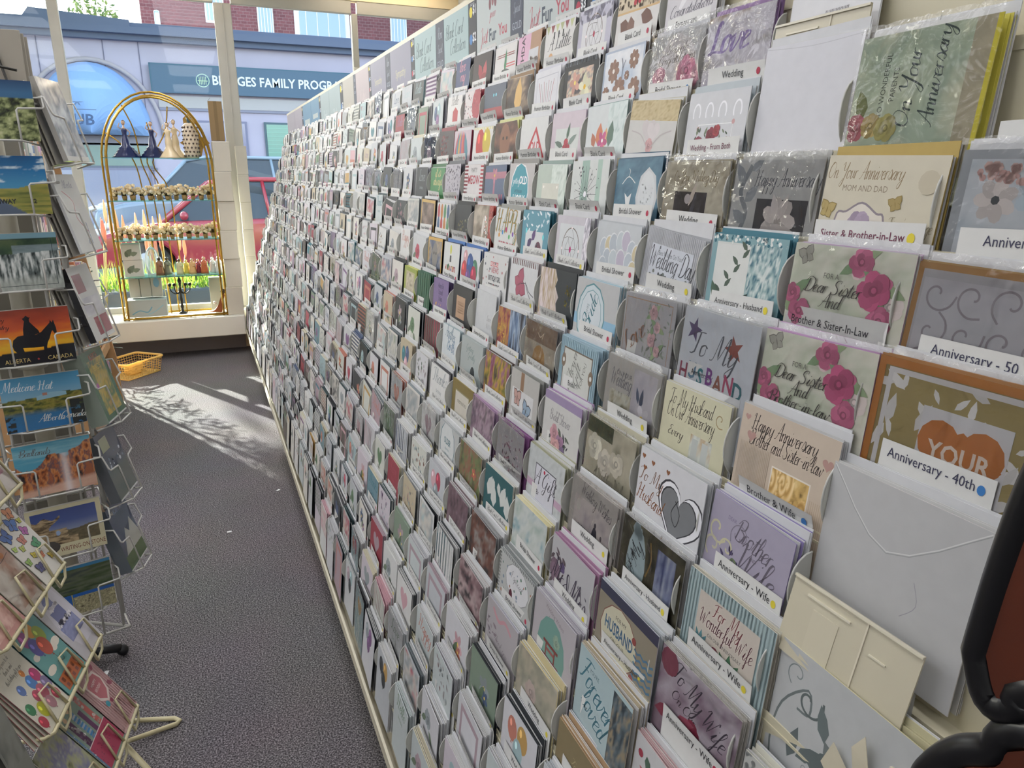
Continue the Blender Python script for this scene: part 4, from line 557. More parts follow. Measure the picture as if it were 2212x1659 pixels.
(11,3): ('yellow-edged floral card with soft grey roses', '#a39d8e', '#c8bc94', 8, 1, [('p', 0, 0, 1, .9, P_blob(['#948c80', '#b4ac98', '#8c8c7c', '#c0b8a8'], 4, 61), 18, 16), ('R', .4, .5, .14, '#b4a49c', 3)]),
(11,4): ('white card tied with a pink ribbon', '#b0abae', '#b4b4bc', 5, 1, [('n', [(.2, .1), (.4, .22), (.6, .12), (.8, .2)], .05, '#c8949c'), ('s', .5, .6, .1, 'Thank you', '#8c8488', .2), ('L', 12, .05, .3, .4, .6, .1, ['#84747c', '#6c646c'], 5)]),
(11,5): ('dark pink magnolia photo card', '#6e5c60', '#b0a4a4', 6, 0, [('p', 0, 0, 1, .85, P_blob(['#3c3438', '#84686c', '#b09c9c', '#2c282c'], 4, 67, 1, 1, 2.2), 18, 16)]),
}
# what the white tabs say: (row, column): (text, dot colour, shape)
BCC = 'Blank Card Collection'; YE = '#d8c83c'; RE = '#b0304c'; BL = '#3a78b8'
LB = {(2,1): ('Anniversary - Parents', YE), (2,3): ('Wedding', RE), (2,4): ('Bridal Shower', BL), (1,4): ('Engagement', None), (1,5): ('Blank Card', RE), (1,6): ('Blank Card', RE), (2,5): ('Blank Card', RE), (2,6): ('Blank Card', RE), (2,7): ('Humor Birthday', RE),
 (3,0): ('Anniversary', BL), (3,3): ('Wedding - From Both', None), (3,5): ('Blank Card', RE), (3,6): ('Blank Card', RE), (4,0): ('Anniversary', BL), (4,1): ('Sister & Brother-in-Law', YE), (4,3): ('Wedding', RE), (4,4): ('Bridal Shower', RE), (4,5): ('Blank Card', RE), (4,6): ('Blank Card', RE),
 (5,0): ('Anniversary - 50', BL), (5,1): ('Brother & Sister-In-Law', None), (5,2): ('Anniversary - Husband', YE), (5,3): ('Wedding', YE), (5,4): ('Bridal Shower', RE), (6,0): ('Anniversary - 40th', BL), (6,2): ('Anniversary - Husband', YE), (6,3): ('Wedding', YE), (6,4): ('Bridal Shower', RE),
 (7,1): ('Brother & Wife', BL), (7,3): ('Wedding', YE), (7,4): ('Bridal Shower', RE), (8,0): ('Anniversary - 25th', RE), (8,1): ('Anniversary - Wife', YE), (8,4): ('Bridal Shower', YE), (9,1): ('Anniversary - Wife', YE), (9,2): ('Anniversary - Husband', YE), (9,3): ('Wedding', YE), (9,4): ('Bridal Shower', YE),
 (10,1): ('Anniversary - Wife', RE), (10,2): ('Anniversary - Husband', YE), (10,3): ('Wedding', YE), (10,4): ('Bridal Shower', RE), (11,1): ('Anniversary - Wife', RE), (11,2): ('Anniversary - Husband', YE), (11,3): ('Wedding', YE), (11,4): ('Bridal Shower', RE)}
NOLB = {(1,0), (1,2), (2,0), (2,2), (3,1), (3,2), (3,4), (4,2), (6,1), (7,2), (8,2), (8,3), (7,0), (9,0), (1,3), (10,0), (1,1)}
EMPTY = {(7,0), (1,-1), (7,-1), (8,-1)}
ORD = 'top second third fourth fifth sixth seventh eighth ninth tenth eleventh twelfth thirteenth fourteenth fifteenth bottom'.split()
NUMX = ['twenty-seventh', 'twenty-eighth', 'twenty-ninth', 'thirtieth', 'thirty-first', 'thirty-second', 'thirty-third', 'thirty-fourth', 'thirty-fifth', 'thirty-sixth', 'thirty-seventh', 'thirty-eighth', 'thirty-ninth', 'fortieth', 'forty-first', 'forty-second']
NTH = 'nearest second third fourth fifth sixth seventh eighth ninth tenth eleventh twelfth thirteenth fourteenth fifteenth sixteenth seventeenth eighteenth nineteenth twentieth twenty-first twenty-second twenty-third twenty-fourth twenty-fifth twenty-sixth'.split()

ROWS = 16; TH = math.radians(5); YL = Vector((math.sin(TH), 0, math.cos(TH))); XL = Vector((0, -1, 0)); ZL = XL.cross(YL)
def rowx(z): return .185+.3*z
def pocket(k, j):
    z = 1.765-.0905*k; y = .475+.147*j
    return Vector((rowx(z), y, z))
def pmat(o, rot=0, tw=0, lean=0):
    return frame(o, XL, YL, ZL) @ Matrix.Rotation(math.radians(rot), 4, 'Z') @ Matrix.Rotation(math.radians(tw), 4, 'Y') @ Matrix.Rotation(math.radians(lean), 4, 'X')
NJ = 42
TOPZ = 1.9
# ---- the wall unit itself ----
rack = thing('card_display_unit', 'long cream stepped greeting card display running along the right of the aisle', 'display unit', T(.3, 3.3, 0))
RI = T(.3, 3.3, 0).inverted()
def rpart(name, mb, m):
    o = mb.build(name, m, rack); o.data.transform(RI); return o
Y0, Y1 = .17, 6.58
b = MB(); b.box(.335, Y0, 0, .9, Y1, .17, '#b9b2a0'); rpart('base_plinth', b, CREAM)
b = MB(); b.tube([(.272, Y0, .172), (.272, Y1, .172)], .011, '#d8d2bc', 10); b.box(.27, Y0, .155, .34, Y1, .175, '#cfc9b4'); b.box(.262, Y0, .166, .268, Y1, .2, '#d8d2bc'); rpart('front_rail', b, CREAM)
b = MB(); b.extr([(.30, Y0, .17), (.78, Y0, 1.72), (.80, Y0, 1.72), (.9, Y0, .17)], (0, Y1-Y0, 0), '#8b877c'); rpart('back_panel', b, CREAM)
b = MB(); b.box(.775, Y0, 1.66, .80, Y1, TOPZ+.012, '#cdc7b4'); b.box(.745, Y0, TOPZ, .80, Y1, TOPZ+.014, '#d4cfbe'); b.box(.73, Y0, 1.655, .775, Y1, 1.672, '#d4cfbe'); rpart('header_board', b, CREAM)
for k in range(ROWS):
    p = pocket(k, 0); b = MB(); x = p.x+.0035
    b.box(x, Y0, p.z-.115, x+.002, Y1, p.z-.018, '#c9c3ac'); b.box(x-.0245, Y0, p.z-.118, x+.002, Y1, p.z-.115, '#c9c3ac'); b.box(x-.0012, Y0, p.z-.03, x, Y1, p.z-.027, '#b8b29c')
    rpart('shelf_tier', b, mat('tier_plastic', '#cdc6ac', .4, var=.04, vscale=6))
# rounded pocket dividers: the hundred nearest are parts, the rest one piece
def divider(mb, k, j):
    p = pocket(k, j); c = Vector((p.x-.004, p.y+.0045, p.z-.072)); pts = []
    for a, q in arc(0, 0, 1, 90, 250, 9): pts.append((c.x+a*(.0255 if k > 6 else .0235 if k > 3 else .018), c.y, c.z+q*.036))
    pts.append((c.x, c.y, c.z-.04)); mb.extr(pts, (0, .0012, 0), '#d0cfc6')
    mb.tube([(q[0], q[1]+.0006, q[2]) for q in pts[:-1]], .0012, '#d8d7cf', 5)
KEEP = {(5,0), (6,0), (4,2), (2,1), (6,1), (7,2), (8,0), (5,2), (4,0)}
def squeeze(ops, f=.86):
    out = []
    for o in ops:
        k, a = o[0], list(o[1:])
        if k in 'dlRFh*Bywtsb': a[1] *= f
        elif k in 'rfpS' and k != 'S': a[1] *= f; a[3] *= f if a[3] < .8 else 1
        elif k in 'SDL': 
            i = 0 if k == 'S' else 1; a[i+1] *= f; a[i+3] *= f if a[i+3] < .8 else 1
        elif k in 'nP': a[0] = [(u, v*f) for u, v in a[0]]
        out.append((k,)+tuple(a))
    return out
cells = [(k, j) for k in range(ROWS) for j in range(-1, NJ)]
def seen(k, j):
    """rough test that a pocket lies in the camera's frame"""
    p = pocket(k, j)-Vector((0, .07, 0))-Vector((0, 0, 1.45)); z = p.dot(Vector((-co.matrix_world.col[2].xyz)));
    if z < .05: return False
    u = 1106+1580*p.dot(co.matrix_world.col[0].xyz)/z; v = 829.5-1580*p.dot(co.matrix_world.col[1].xyz)/z
    return -60 < u < 2300 and -130 < v < 1730
order = sorted([c for c in cells if seen(*c) and c[1] >= 0], key=lambda c: (pocket(*c)-Vector((0, 0, 1.45))).length)
for c in order[:100]: b = MB(); divider(b, *c); rpart('pocket_divider', b, PLASTIC)
b = MB(); [divider(b, *c) for c in order[100:] if (c[0]*7+c[1]*11) % 5 < 3]; tag(rpart('pocket_divider', b, PLASTIC), kind='stuff')

# ---- designs of the farther pockets: drawn from a seeded choice ----
BASES = ['#cfd0cf', '#c9c9cd', '#c4c6c8', '#d2cfc8', '#bcc4c4', '#c8c0c8', '#b8bcc0', '#c6c8c0', '#d4d4d2']*3+['#9cb4b8', '#6c8c98', '#3c4044', '#2c3034', '#5c5450', '#a8949c', '#8c7c94', '#7c8c7c', '#b8ac94', '#943c48']
ACC = ['#a8485a', '#3c7884', '#4c5c7c', '#b89458', '#5c7c5c', '#7c5c84', '#3c4044', '#b87868', '#8c9498', '#c8a0a8', '#8c9498', '#a8949c', '#9cb4b8', '#8c9498']
NAMES = {'#cfd0cf': 'white', '#c9c9cd': 'silvery white', '#c4c6c8': 'pale grey', '#d2cfc8': 'cream-white', '#bcc4c4': 'pale sea-grey', '#c8c0c8': 'pale lilac', '#b8bcc0': 'light grey', '#c6c8c0': 'off-white', '#d4d4d2': 'bright white', '#9cb4b8': 'pale teal', '#6c8c98': 'slate teal', '#3c4044': 'charcoal', '#2c3034': 'black', '#5c5450': 'dark brown', '#a8949c': 'dusty pink', '#8c7c94': 'mauve', '#7c8c7c': 'sage green', '#b8ac94': 'tan', '#943c48': 'dark red',
 '#a8485a': 'crimson', '#3c7884': 'teal', '#4c5c7c': 'navy', '#b89458': 'gold', '#5c7c5c': 'green', '#7c5c84': 'purple', '#b87868': 'coral', '#8c9498': 'silver', '#c8a0a8': 'pink'}
def randcard(k, j, q, simple=False):
    base = q.choice(BASES); c1 = q.choice([a for a in ACC if a != base]); c2 = q.choice(ACC); t = q.randrange(9); ops = []
    if t == 0: ops = [('F', .3+.4*q.random(), .3+.1*q.random(), .2, c1), ('F', .6, .5, .13, c2), ('l', .4, .6, .3, -1, '#5c7058', .4)]; d = 'flowers'
    elif t == 1: ops = [('h', .5, .36, .24, c1)]; d = 'a heart'
    elif t == 2: ops = [('r', .12, .12, .88, 1, c1), ('r', .2, .2, .8, 1, pal(base, 1.05))]; d = 'a frame'
    elif t == 3: ops = [('s', .5, .3, .26, q.choice(['Hello', 'Thanks', 'Happy', 'Love']), c1), ('t', .5, .48, .1, 'birthday', c1)]; d = 'lettering'
    elif t == 4: ops = [('p', .05, .05, .95, .7, P_blob([base, c1, '#c8c4bc', c2], 4, q.randrange(500)), 10, 8)]; d = 'a picture'
    elif t == 5: ops = [('B', .3, .3, .14, c1), ('B', .6, .26, .15, c2), ('B', .5, .5, .14, q.choice(ACC))]; d = 'balloons'
    elif t == 6: ops = [('S', .0, 0, 1, .7, 7, c1, q.randrange(2))]; d = 'stripes'
    elif t == 7: ops = [('D', 24, .1, .1, .9, .6, .035, [c1, c2], q.randrange(99))]; d = 'dots'
    else: ops = [('R', .4, .36, .17, c1, 3), ('l', .5, .5, .3, .6, '#6c7c68', .4), ('l', .3, .4, .3, 2.6, '#6c7c68', .4)]; d = 'a rose'
    if t == 4 and simple: ops = [('r', .08, .08, .92, .7, c1), ('r', .08, .4, .92, .7, c2)]
    pos = 'in the %s row, %s pocket from the camera' % (ORD[k], NTH[j]) if j < len(NTH) else ''
    edge = q.choice(['#cacac8', '#c4c4c4', '#c8c2ac', '#b4b4b8', '#6c7478', '#2c3034', '#34484c', '#4c4c50', base, c1]); n = q.randrange(3, 6)+(k > 6)*q.randrange(1, 5)
    name = '%s card with %s%s' % (NAMES[base], NAMES[c1]+' ' if d not in ('a picture',) else '', d.replace('a ', '')) + ' ' + pos
    if NAMES[c1]+' ' in name and d.startswith('a '): pass
    return (name, base, edge, n, 2 if q.random() < .12 else 0, ops)
stuff = MB(); stuff_tab = MB(); ncard = ntab = 0; CARDS = set(order[:296])
def fit_text(A, u, v, size, maxw, txt, col, st='p'):
    W = (script(txt)[2] if st == 's' else glyphs(txt)[2]*.88)*size
    A.text(u, v, size*min(1, maxw/W), txt, col, st, wt=.42)
for (k, j) in cells:
    if j < 0 or not seen(k, j): continue
    q = random.Random(k*101+j*7+5); P = pocket(k, j); near = (k, j) in CARDS; empty = (k, j) in EMPTY
    d = D.get((k, j)) or randcard(k, j, q, not near); desc, base, edge, nb, sleeve, ops = d[:6]; opt = d[6] if len(d) > 6 else {}
    if (k, j) in D and (k, j) not in KEEP: ops = squeeze(ops)
    wd = opt.get('w', .116+.014*q.random() if (k, j) not in D else .13); drop = opt.get('drop', .0215+(.007 if j < 12 else .016)*q.random()); rot = opt.get('rot', q.uniform(-1.2, 1.2) if q.random() < (.75 if j < 12 else .5) or (k, j) in D else q.uniform(-7, 4)); dy = opt.get('dy', -.006-.004*q.random()); hh = opt.get('h', .155+.01*q.random())
    thick = min(.0185, .005+.002*nb) if k > 3 else min(.0135, .004+.0016*nb)
    # tab
    if (k, j) not in NOLB and not empty and j < 40 and (j < 12 or (k*5+j*3) % 7):
        if (k, j) in LB: txt, dot = LB[k, j]
        else: txt, dot = (('Humor Birthday', RE) if 7 <= j <= 12 and k < 8 else (BCC, YE) if (j in (5, 6) or k > 7) and j < 10 else ('Blank Card', RE) if (j+k) % 5 else ('Humor Birthday', BL))
        if j < 3 and (k, j) not in LB: txt = 'Anniversary'
        if j == 3 and (k, j) not in LB: txt = 'Wedding'
        if j == 4 and (k, j) not in LB: txt = 'Bridal Shower'
        tw = .13 if len(txt) > 21 and txt != BCC else .108; off = {True: .012, False: .03}[tw > .12]; curl = q.choice([0, 0, 0, .35, .7]) if (k, j) not in LB else q.choice([0, 0, .2]); up = (0 if (k, j) == (6, 0) else -.009 if k == 0 else q.uniform(-.001, .005))
        if (k, j) in ((3, 5), (4, 5), (4, 6), (7, 1)): curl = .8
        mb = MB() if near else stuff_tab; base_m = pmat(P+XL*off+YL*up+ZL*.0012, q.uniform(-1.5, 1.5), q.uniform(-2, 2)); mb.M = base_m if not near else Matrix()
        # paper strip; its top leans forward when it curls
        hs = [(0, 0), (-.010, 0), (-.022, 0), (-.12, 0)]; zz = [curl*.009, curl*.0035, 0, 0]
        if near or j < 26:
            n_ = 4; vs = []; fs = []
            for i in range(n_):
                for x in (0, tw*.5, tw): vs.append((x, hs[i][0], zz[i]*(1 if x else .8)))
            for i in range(n_-1):
                for x in range(2): fs.append((i*3+x, (i+1)*3+x, (i+1)*3+x+1, i*3+x+1))
            mb.mesh(vs, fs, '#d3d3d0'); mb.mesh([(a, b_, c-.0004) for a, b_, c in vs], [f[::-1] for f in fs], '#cfcfcc')
            A = Art(mb, tw, .03, .0003)
            cw = (zz[0]-zz[1])/.010
            st = 's' if txt == BCC else 'p'; nv = len(mb.v); colr = '#6c2444' if txt in ('Wedding - From Both', 'Sister & Brother-in-Law') or (k, j) == (6, 3) else '#3c3c54' if 'Anniv' in txt and j == 0 else '#2e3034'
            if j < 22: fit_text(A, .46, .135 if st == 'p' else .12, .118 if st == 'p' else .1, .78, txt, colr, st)
            else: A.rect(.2, .09, .7, .13, '#55585c')
            if dot: A.disc(.9, .11, .033, dot, .04, 12)
            Mi = mb.M.inverted()
            for i in range(nv, len(mb.v)):
                p = Mi @ mb.v[i]; p.z += max(0, (p.y+.0222))/.0222*zz[0]*.95; mb.v[i] = mb.M @ p
        else: mb.box(0, -.05, -.0004, tw, 0, 0, '#cfcfcc'); mb.mesh([(.02, -.014, .0004), (.07, -.014, .0004), (.07, -.009, .0004), (.02, -.009, .0004)], [(0, 1, 2, 3)], '#55585c')
        if near:
            what = desc.split(' in the ')[0] if (k, j) not in D else desc
            what = ' '.join(what.split()[:7])
            o = mb.build('category_tab', PAPER, None, base_m)
            tag(o, 'white %s tab, %s row, %s pocket from the camera' % (txt if txt != BCC else 'script-lettered', ORD[k], NTH[j]), 'shelf tab', 'category tabs of the card display')
    if empty: continue
    # cards and envelopes standing behind the front card
    env = opt.get('env'); n_env = 3 if k < 7 else 4
    for i in range(n_env):
        ec = env or ('#cbccce' if q.random() < .8 else edge)
        stuff.M = pmat(P+XL*(-dy+.003+q.uniform(-.002, .002))-YL*(drop-.007-.003*q.random())+ZL*(.003+i*thick*.25/n_env), q.uniform(-.8, .8)); stuff.box(0, -hh, -.0004, wd*.99, 0, .0004, ec)
    for i in range(nb):
        f = .38+.55*i/nb; stuff.M = pmat(P+XL*(-dy+q.uniform(-.002, .002))-YL*(drop-q.uniform(-.0015, .002))+ZL*(thick*f), rot*(i+1)/nb+q.uniform(-.5, .5), 0, q.uniform(-.4, .4)); e2 = edge if q.random() < .7 else '#c9c9c8'
        stuff.box(0, -hh, -.00035, wd, 0, .00035, e2)
    M = pmat(P-XL*dy-YL*drop+ZL*thick, rot, q.uniform(-2.5, 1), -.6)
    if near:
        mb = MB(); A = card_mesh(mb, wd, hh, base, ops, edge=edge)
        root = mb.build('greeting_card' if 'envelope' not in desc else 'envelope', SLEEVE_PRINT if sleeve == 1 else (PAPER if not sleeve else PAPER), None, M)
        cat = 'card' if 'envelope' not in desc or 'card' in desc else 'envelope'
        if (k, j) in D and len(desc.split()) < 4: desc += ' on the display'
        tag(root, ' '.join(desc.split()[:16]), cat, 'front cards of the card display')
        if sleeve == 2:   # crinkled cellophane sleeve
            s_ = MB(); nx, ny = 10, 12; qq = random.Random(k*31+j); vs = []
            for b_ in range(ny+1):
                for a_ in range(nx+1):
                    e = (1 if 0 < a_ < nx else 0); vs.append((-.003+(wd+.006)*a_/nx, .010-(hh+.012)*b_/ny+(qq.uniform(-.0015, .0015) if b_ == 0 else 0), A.z+.0007+e*(qq.uniform(0, .0011)+(.002 if b_ < 2 else 0)*qq.random())))
            s_.mesh(vs, [(b_*(nx+1)+a_, (b_+1)*(nx+1)+a_, (b_+1)*(nx+1)+a_+1, b_*(nx+1)+a_+1) for b_ in range(ny) for a_ in range(nx)], '#ffffff')
            tag(s_.build('cellophane_sleeve', CELLO, root), 'clear crinkled wrapping')
            s_ = MB(); n_ = 30; vs = [(-.003+(wd+.006)*a_/n_, (.010 if b_ == 0 else .004)+qq.uniform(-.0012, .0012), A.z+.0016+qq.uniform(0, .003)) for b_ in range(2) for a_ in range(n_+1)]; s_.mesh(vs, [(a_, n_+1+a_, n_+2+a_, a_+1) for a_ in range(n_)], '#fff', 0, True); s_.build('sleeve_crimp_glint', CRIMP_GLINT, root)  # folded film strip along the top, its white glint put into the colour
        if (k, j) == (8, 0):
            s_ = MB(); z0 = A.z+.001
            for pts in ([(.108, -.075, 0), (.122, -.045, .006), (.115, -.02, .008), (.103, -.04, .006)], [(.108, -.075, 0), (.085, -.05, .006), (.078, -.075, .008), (.09, -.09, .004)], [(.108, -.075, 0), (.14, -.085, .006), (.146, -.11, .006), (.128, -.11, .004)], [(.108, -.075, 0), (.118, -.11, .006), (.114, -.15, .005), (.104, -.14, .003)]):
                s_.mesh([(x, y, z0+z) for x, y, z in pts]+[(x, y, z0+z+.0006) for x, y, z in pts], [(0, 1, 2, 3), (7, 6, 5, 4), (0, 4, 5, 1), (1, 5, 6, 2), (2, 6, 7, 3)], '#d8d0b8')
            s_.ball((.108, -.075, z0+.003), .006, '#d8cfb4'); tag(s_.build('ribbon_bow', mat('satin', None, .3, spec=.7), root), 'cream satin bow')
    else:
        z0 = stuff.M.copy(); stuff.M = M; card_mesh(stuff, wd, hh, base, ops, edge=edge)
stuff.M = Matrix(); stuff_tab.M = Matrix()
tag(stuff.build('greeting_card', PAPER), 'cards and envelopes stacked behind the front cards and far along the display', 'card', None, 'stuff')
tag(stuff_tab.build('category_tab', PAPER), 'small white tabs far along the card display', 'shelf tab', None, 'stuff')
# the empty clear pocket near the right edge, with its moulded front
def tray(k, j, lab):
    P = pocket(k, j); b = MB(); b.M = pmat(P+ZL*(.0145 if k == 1 else .012), 0, 0, -1 if k == 1 else -8)
    b.M = b.M @ Matrix.Translation((0, -.042, 0)); b.box(.0, -.09, 0, .14, -.012, .0015, '#c4bda6'); b.box(0, -.0145, .0015, .14, -.012, .0035, '#d4cdb8'); b.box(.02, -.0255, .0015, .07, -.0235, .003, '#d4cdb8'); b.box(.086, -.088, .0015, .0875, -.014, .0026, '#d4cdb8')
    b.box(.095, -.040, .0015, .112, -.0385, .0026, '#d4cdb8'); b.box(.03, -.085, .0015, .06, -.034, .0021, '#c8c1aa')
    o = b.build('pocket_tray', mat('clear_pocket_plastic', None, .22, spec=.6, coat=.3)); tag(o, lab, 'pocket')
    o.parent = rack; o.data.transform(RI)
    for kk in ('label', 'category'): 
        if kk == 'category' and kk in o: del o[kk]
tray(7, 0, 'empty cream plastic pocket'); tray(1, 2, 'cream plastic pocket front'); tray(8, -1, 'empty cream plastic pocket')

# ---- printed header signs slotted along the top ----
HS = [(1.40, 1.30, 'price'), (1.452, 1.40, 'price'), (1.713, 1.452, 'fur'), (1.789, 1.713, 'gold'), (2.028, 1.789, 'fur'), (2.093, 2.028, 'price'), (2.319, 2.093, 'blank'), (2.402, 2.319, 'gold'), (2.654, 2.402, 'blank'), (2.70, 2.654, 'price'), (3.006, 2.70, 'sym'), (3.083, 3.006, 'gold'), (3.359, 3.083, 'sym'), (3.4, 3.359, 'price'), (3.686, 3.4, 'pink'), (3.742, 3.686, 'gold'), (4.025, 3.742, 'beige'), (4.105, 4.025, 'price'),
      (4.458, 4.105, 'sea'), (4.771, 4.458, 'sea'), (4.83, 4.771, 'price'), (5.179, 4.83, 'blue'), (5.576, 5.179, 'blue'), (5.63, 5.576, 'price'), (6.05, 5.63, 'lilac'), (6.54, 6.05, 'lilac'), (1.30, 1.0, 'fur'), (1.0, .7, 'blank'), (.7, .4, 'sym')]
NM = {'price': 'narrow dark header strip with coloured price dots', 'fur': 'grey header sign reading Just Fur You', 'gold': 'dark header strip lettered Gold', 'blank': 'sea-green header sign reading Blank Card Collection', 'sym': 'dark lilac header sign reading Sympathy', 'pink': 'pink header sign', 'beige': 'beige header sign', 'sea': 'grey-green header sign', 'blue': 'blue header sign', 'lilac': 'lilac-grey header sign'}
for i, (ya, yb, t) in enumerate(HS):
    W = ya-yb-.003; b = MB(); h = .222
    bc = {'price': '#2a2e3a', 'fur': '#b4bcbc', 'gold': '#3c4458', 'blank': '#9fb6b8', 'sym': '#8b8a9c', 'pink': '#b4a8ac', 'beige': '#aca8a0', 'sea': '#97a8ac', 'blue': '#5f87a4', 'lilac': '#a09aa4'}[t]
    ops = {'price': [('d', .3, .4+1.1*n_, .2, c, .22) for n_, c in enumerate((YE, BL, RE))]+[('b', .72, .5+1.1*n_, .5, '$%d' % (n_+1), '#d8dce0') for n_ in range(3)]+[('t', .5, .16, .16, 'EASY AS', '#c8ccd0')],
           'fur': [('d', .42, .13, .035, '#7c4c54', .06), ('d', .5, .1, .035, '#8c5c60', .06), ('d', .58, .12, .035, '#7c4c54', .06), ('s', .5, .27, .1, 'purr', '#b04c5c'), ('s', .22, .5, .16, 'Just', '#b04c5c', 0, 0, .8), ('b', .5, .5, .18, 'Fur', '#3c4858'), ('b', .79, .48, .16, 'You', '#b04c5c'), ('t', .5, .6, .035, 'everyday cards', '#7c8488')],
           'gold': [('s', .5, .6, .4, 'Rem', '#98a0b0', 0, 0, .7), ('s', .5, 1.1, .3, 'Special', '#98a0b0', 0, 0, .6), ('t', .5, 1.6, .32, 'GOLD', '#a4acbc')],
           'blank': [('s', .42, .28, .17, 'Blank Card', '#44585e', 0, 0, .85), ('s', .56, .48, .17, 'Collection', '#44585e', 0, 0, .85)], 'sym': [('t', .5, .34, .14, 'Sympathy', '#c0b898')],
           'pink': [('s', .5, .45, .16, 'Wishes', '#c8bcbc')], 'beige': [('t', .5, .5, .13, 'Get Well', '#c8c0ac')], 'sea': [('s', .5, .45, .14, 'Thanks', '#b4c4c4')], 'blue': [('r', .2, .25, .8, .33, '#a8b4b4'), ('r', .2, .42, .8, .5, '#a8b4b4')], 'lilac': [('s', .5, .4, .14, 'Congrats', '#b4aeb4')]}[t]
    A = card_mesh(b, W, h, bc, ops, .0015, edge=bc)
    o = b.build('header_sign', mat('header_print', None, .5, spec=.25), None, frame((.7415, ya, TOPZ-.002), (0, -1, 0), (0, 0, 1), (-1, 0, 0)))
    tag(o, NM[t]+', %s from the near end' % NTH[min(max(0, sum(1 for q_ in HS if q_[0] < ya)), 25)] if i < 26 or 1 else '', 'sign', 'signs along the top of the card display')
# ---------------- the room ----------------
def carpet():
    m = mat('carpet', '#6d666a', .97, spec=.1, bump=.6, bscale=420)
    nt = m.node_tree; p = nt.nodes['Principled BSDF']; L = nt.links.new
    tc = node(nt, 'ShaderNodeTexCoord'); n = node(nt, 'ShaderNodeTexNoise'); n.inputs['Scale'].default_value = 230; n.inputs['Detail'].default_value = 4
    n2 = node(nt, 'ShaderNodeTexNoise'); n2.inputs['Scale'].default_value = 2.2; L(tc.outputs['Object'], n.inputs['Vector']); L(tc.outputs['Object'], n2.inputs['Vector'])
    r = node(nt, 'ShaderNodeValToRGB'); e = r.color_ramp.elements; e[0].position = .36; e[0].color = lin('#353135')+(1,); e[1].position = .66; e[1].color = lin('#9a9395')+(1,)
    x = e.new(.5); x.color = lin('#625c60')+(1,)
    L(n.outputs['Fac'], r.inputs[0]); mx = node(nt, 'ShaderNodeMix', data_type='RGBA', blend_type='MULTIPLY'); mx.inputs[0].default_value = .35
    L(r.outputs[0], mx.inputs[6]); L(n2.outputs['Color'], mx.inputs[7]); hs = node(nt, 'ShaderNodeHueSaturation'); hs.inputs['Saturation'].default_value = .55; hs.inputs['Value'].default_value = 1.25
    L(mx.outputs[2], hs.inputs['Color']); L(hs.outputs[0], p.inputs['Base Color']); return m
XW0, XW1, YB, YG, ZC = -4.2, 2.3, -3.2, 6.80, 2.95
WALL = mat('wall_paint', '#d2d2d0', .8, var=.03, vscale=3)
def struct(name, mb, m, parent=None): return tag(mb.build(name, m, parent), kind='structure')
b = MB(); b.box(XW0, YB, -.03, XW1, 6.86, 0, '#777'); struct('floor', b, carpet())
b = MB(); b.box(XW0, YB, ZC, XW1, 6.86, ZC+.04, '#fff'); struct('ceiling', b, mat('ceiling_paint', '#dcdcda', .9, var=.02))
b = MB(); b.box(XW0-.1, YB, 0, XW0, 6.86, ZC, '#fff'); struct('wall_left', b, WALL)
b = MB(); b.box(XW1, YB, 0, XW1+.1, 6.86, ZC, '#fff'); struct('wall_right', b, WALL)
b = MB(); b.box(XW0-.1, YB-.1, 0, XW1+.1, YB, ZC, '#fff'); struct('wall_back', b, WALL)
b = MB(); b.box(XW0, 6.76, 2.84, XW1, 6.86, ZC, '#fff'); b.box(XW0, 6.62, 0, .262, 6.66, .17, '#3c3a40'); b.box(.262, 6.62, 0, XW1, 6.66, .17, '#3c3a40')
struct('wall_front', b, mat('wall_over_window', '#f6e4c0', .8, var=.03))
b = MB(); b.box(XW0, 6.605, 0, .262, 6.619, .17, '#4a484e'); struct('baseboard_front', b, mat('dark_vinyl', '#77747a', .6))
b = MB(); b.bbox(XW0, 6.33, .165, .262, 6.86, .325, '#cfc9bb', .006); b.box(.262, 6.60, .165, XW1, 6.86, .323, '#cfc9bb'); struct('window_sill', b, mat('sill_laminate', '#dad7cc', .5, var=.04, vscale=4)); bpy.data.objects['window_sill'].name = 'trim_1'
FR = mat('window_frame_paint', '#b4b2aa', .5, var=.04)
GLASS = film('window_glass', '#f6fafa', 1.22, .02)
mull = [(-4.2, .06), (-2.0, .07), (-.878, .07), (.27, .13), (1.353, .05), (2.24, .06)]
for n_, ((xa, wa), (xb, wb)) in enumerate(zip(mull[:-1], mull[1:])):
    b = MB(); b.bbox(xa, 6.765, .325, xa+wa, 6.835, 2.74, '#bdb9a4', .006)
    if n_ == 2: pass
    if wa > .1: b.box(xa+wa*.48, 6.758, .325, xa+wa*.53, 6.766, 2.74, '#8c8a78')
    b.bbox(xa+wa, 6.77, 2.74, xb, 6.83, 2.84, '#bdb9a4', .004); b.bbox(xa+wa, 6.77, .323, xb, 6.83, .37, '#bdb9a4', .004)
    if n_ == 4: b.bbox(xb, 6.765, .325, xb+wb, 6.835, 2.74, '#bdb9a4', .006)
    f = struct('window_%d' % (n_+1), b, FR)
    g = MB(); g.box(xa+wa, 6.798, .36, xb, 6.802, 2.75, '#fff'); g.build('window_pane', GLASS, f)
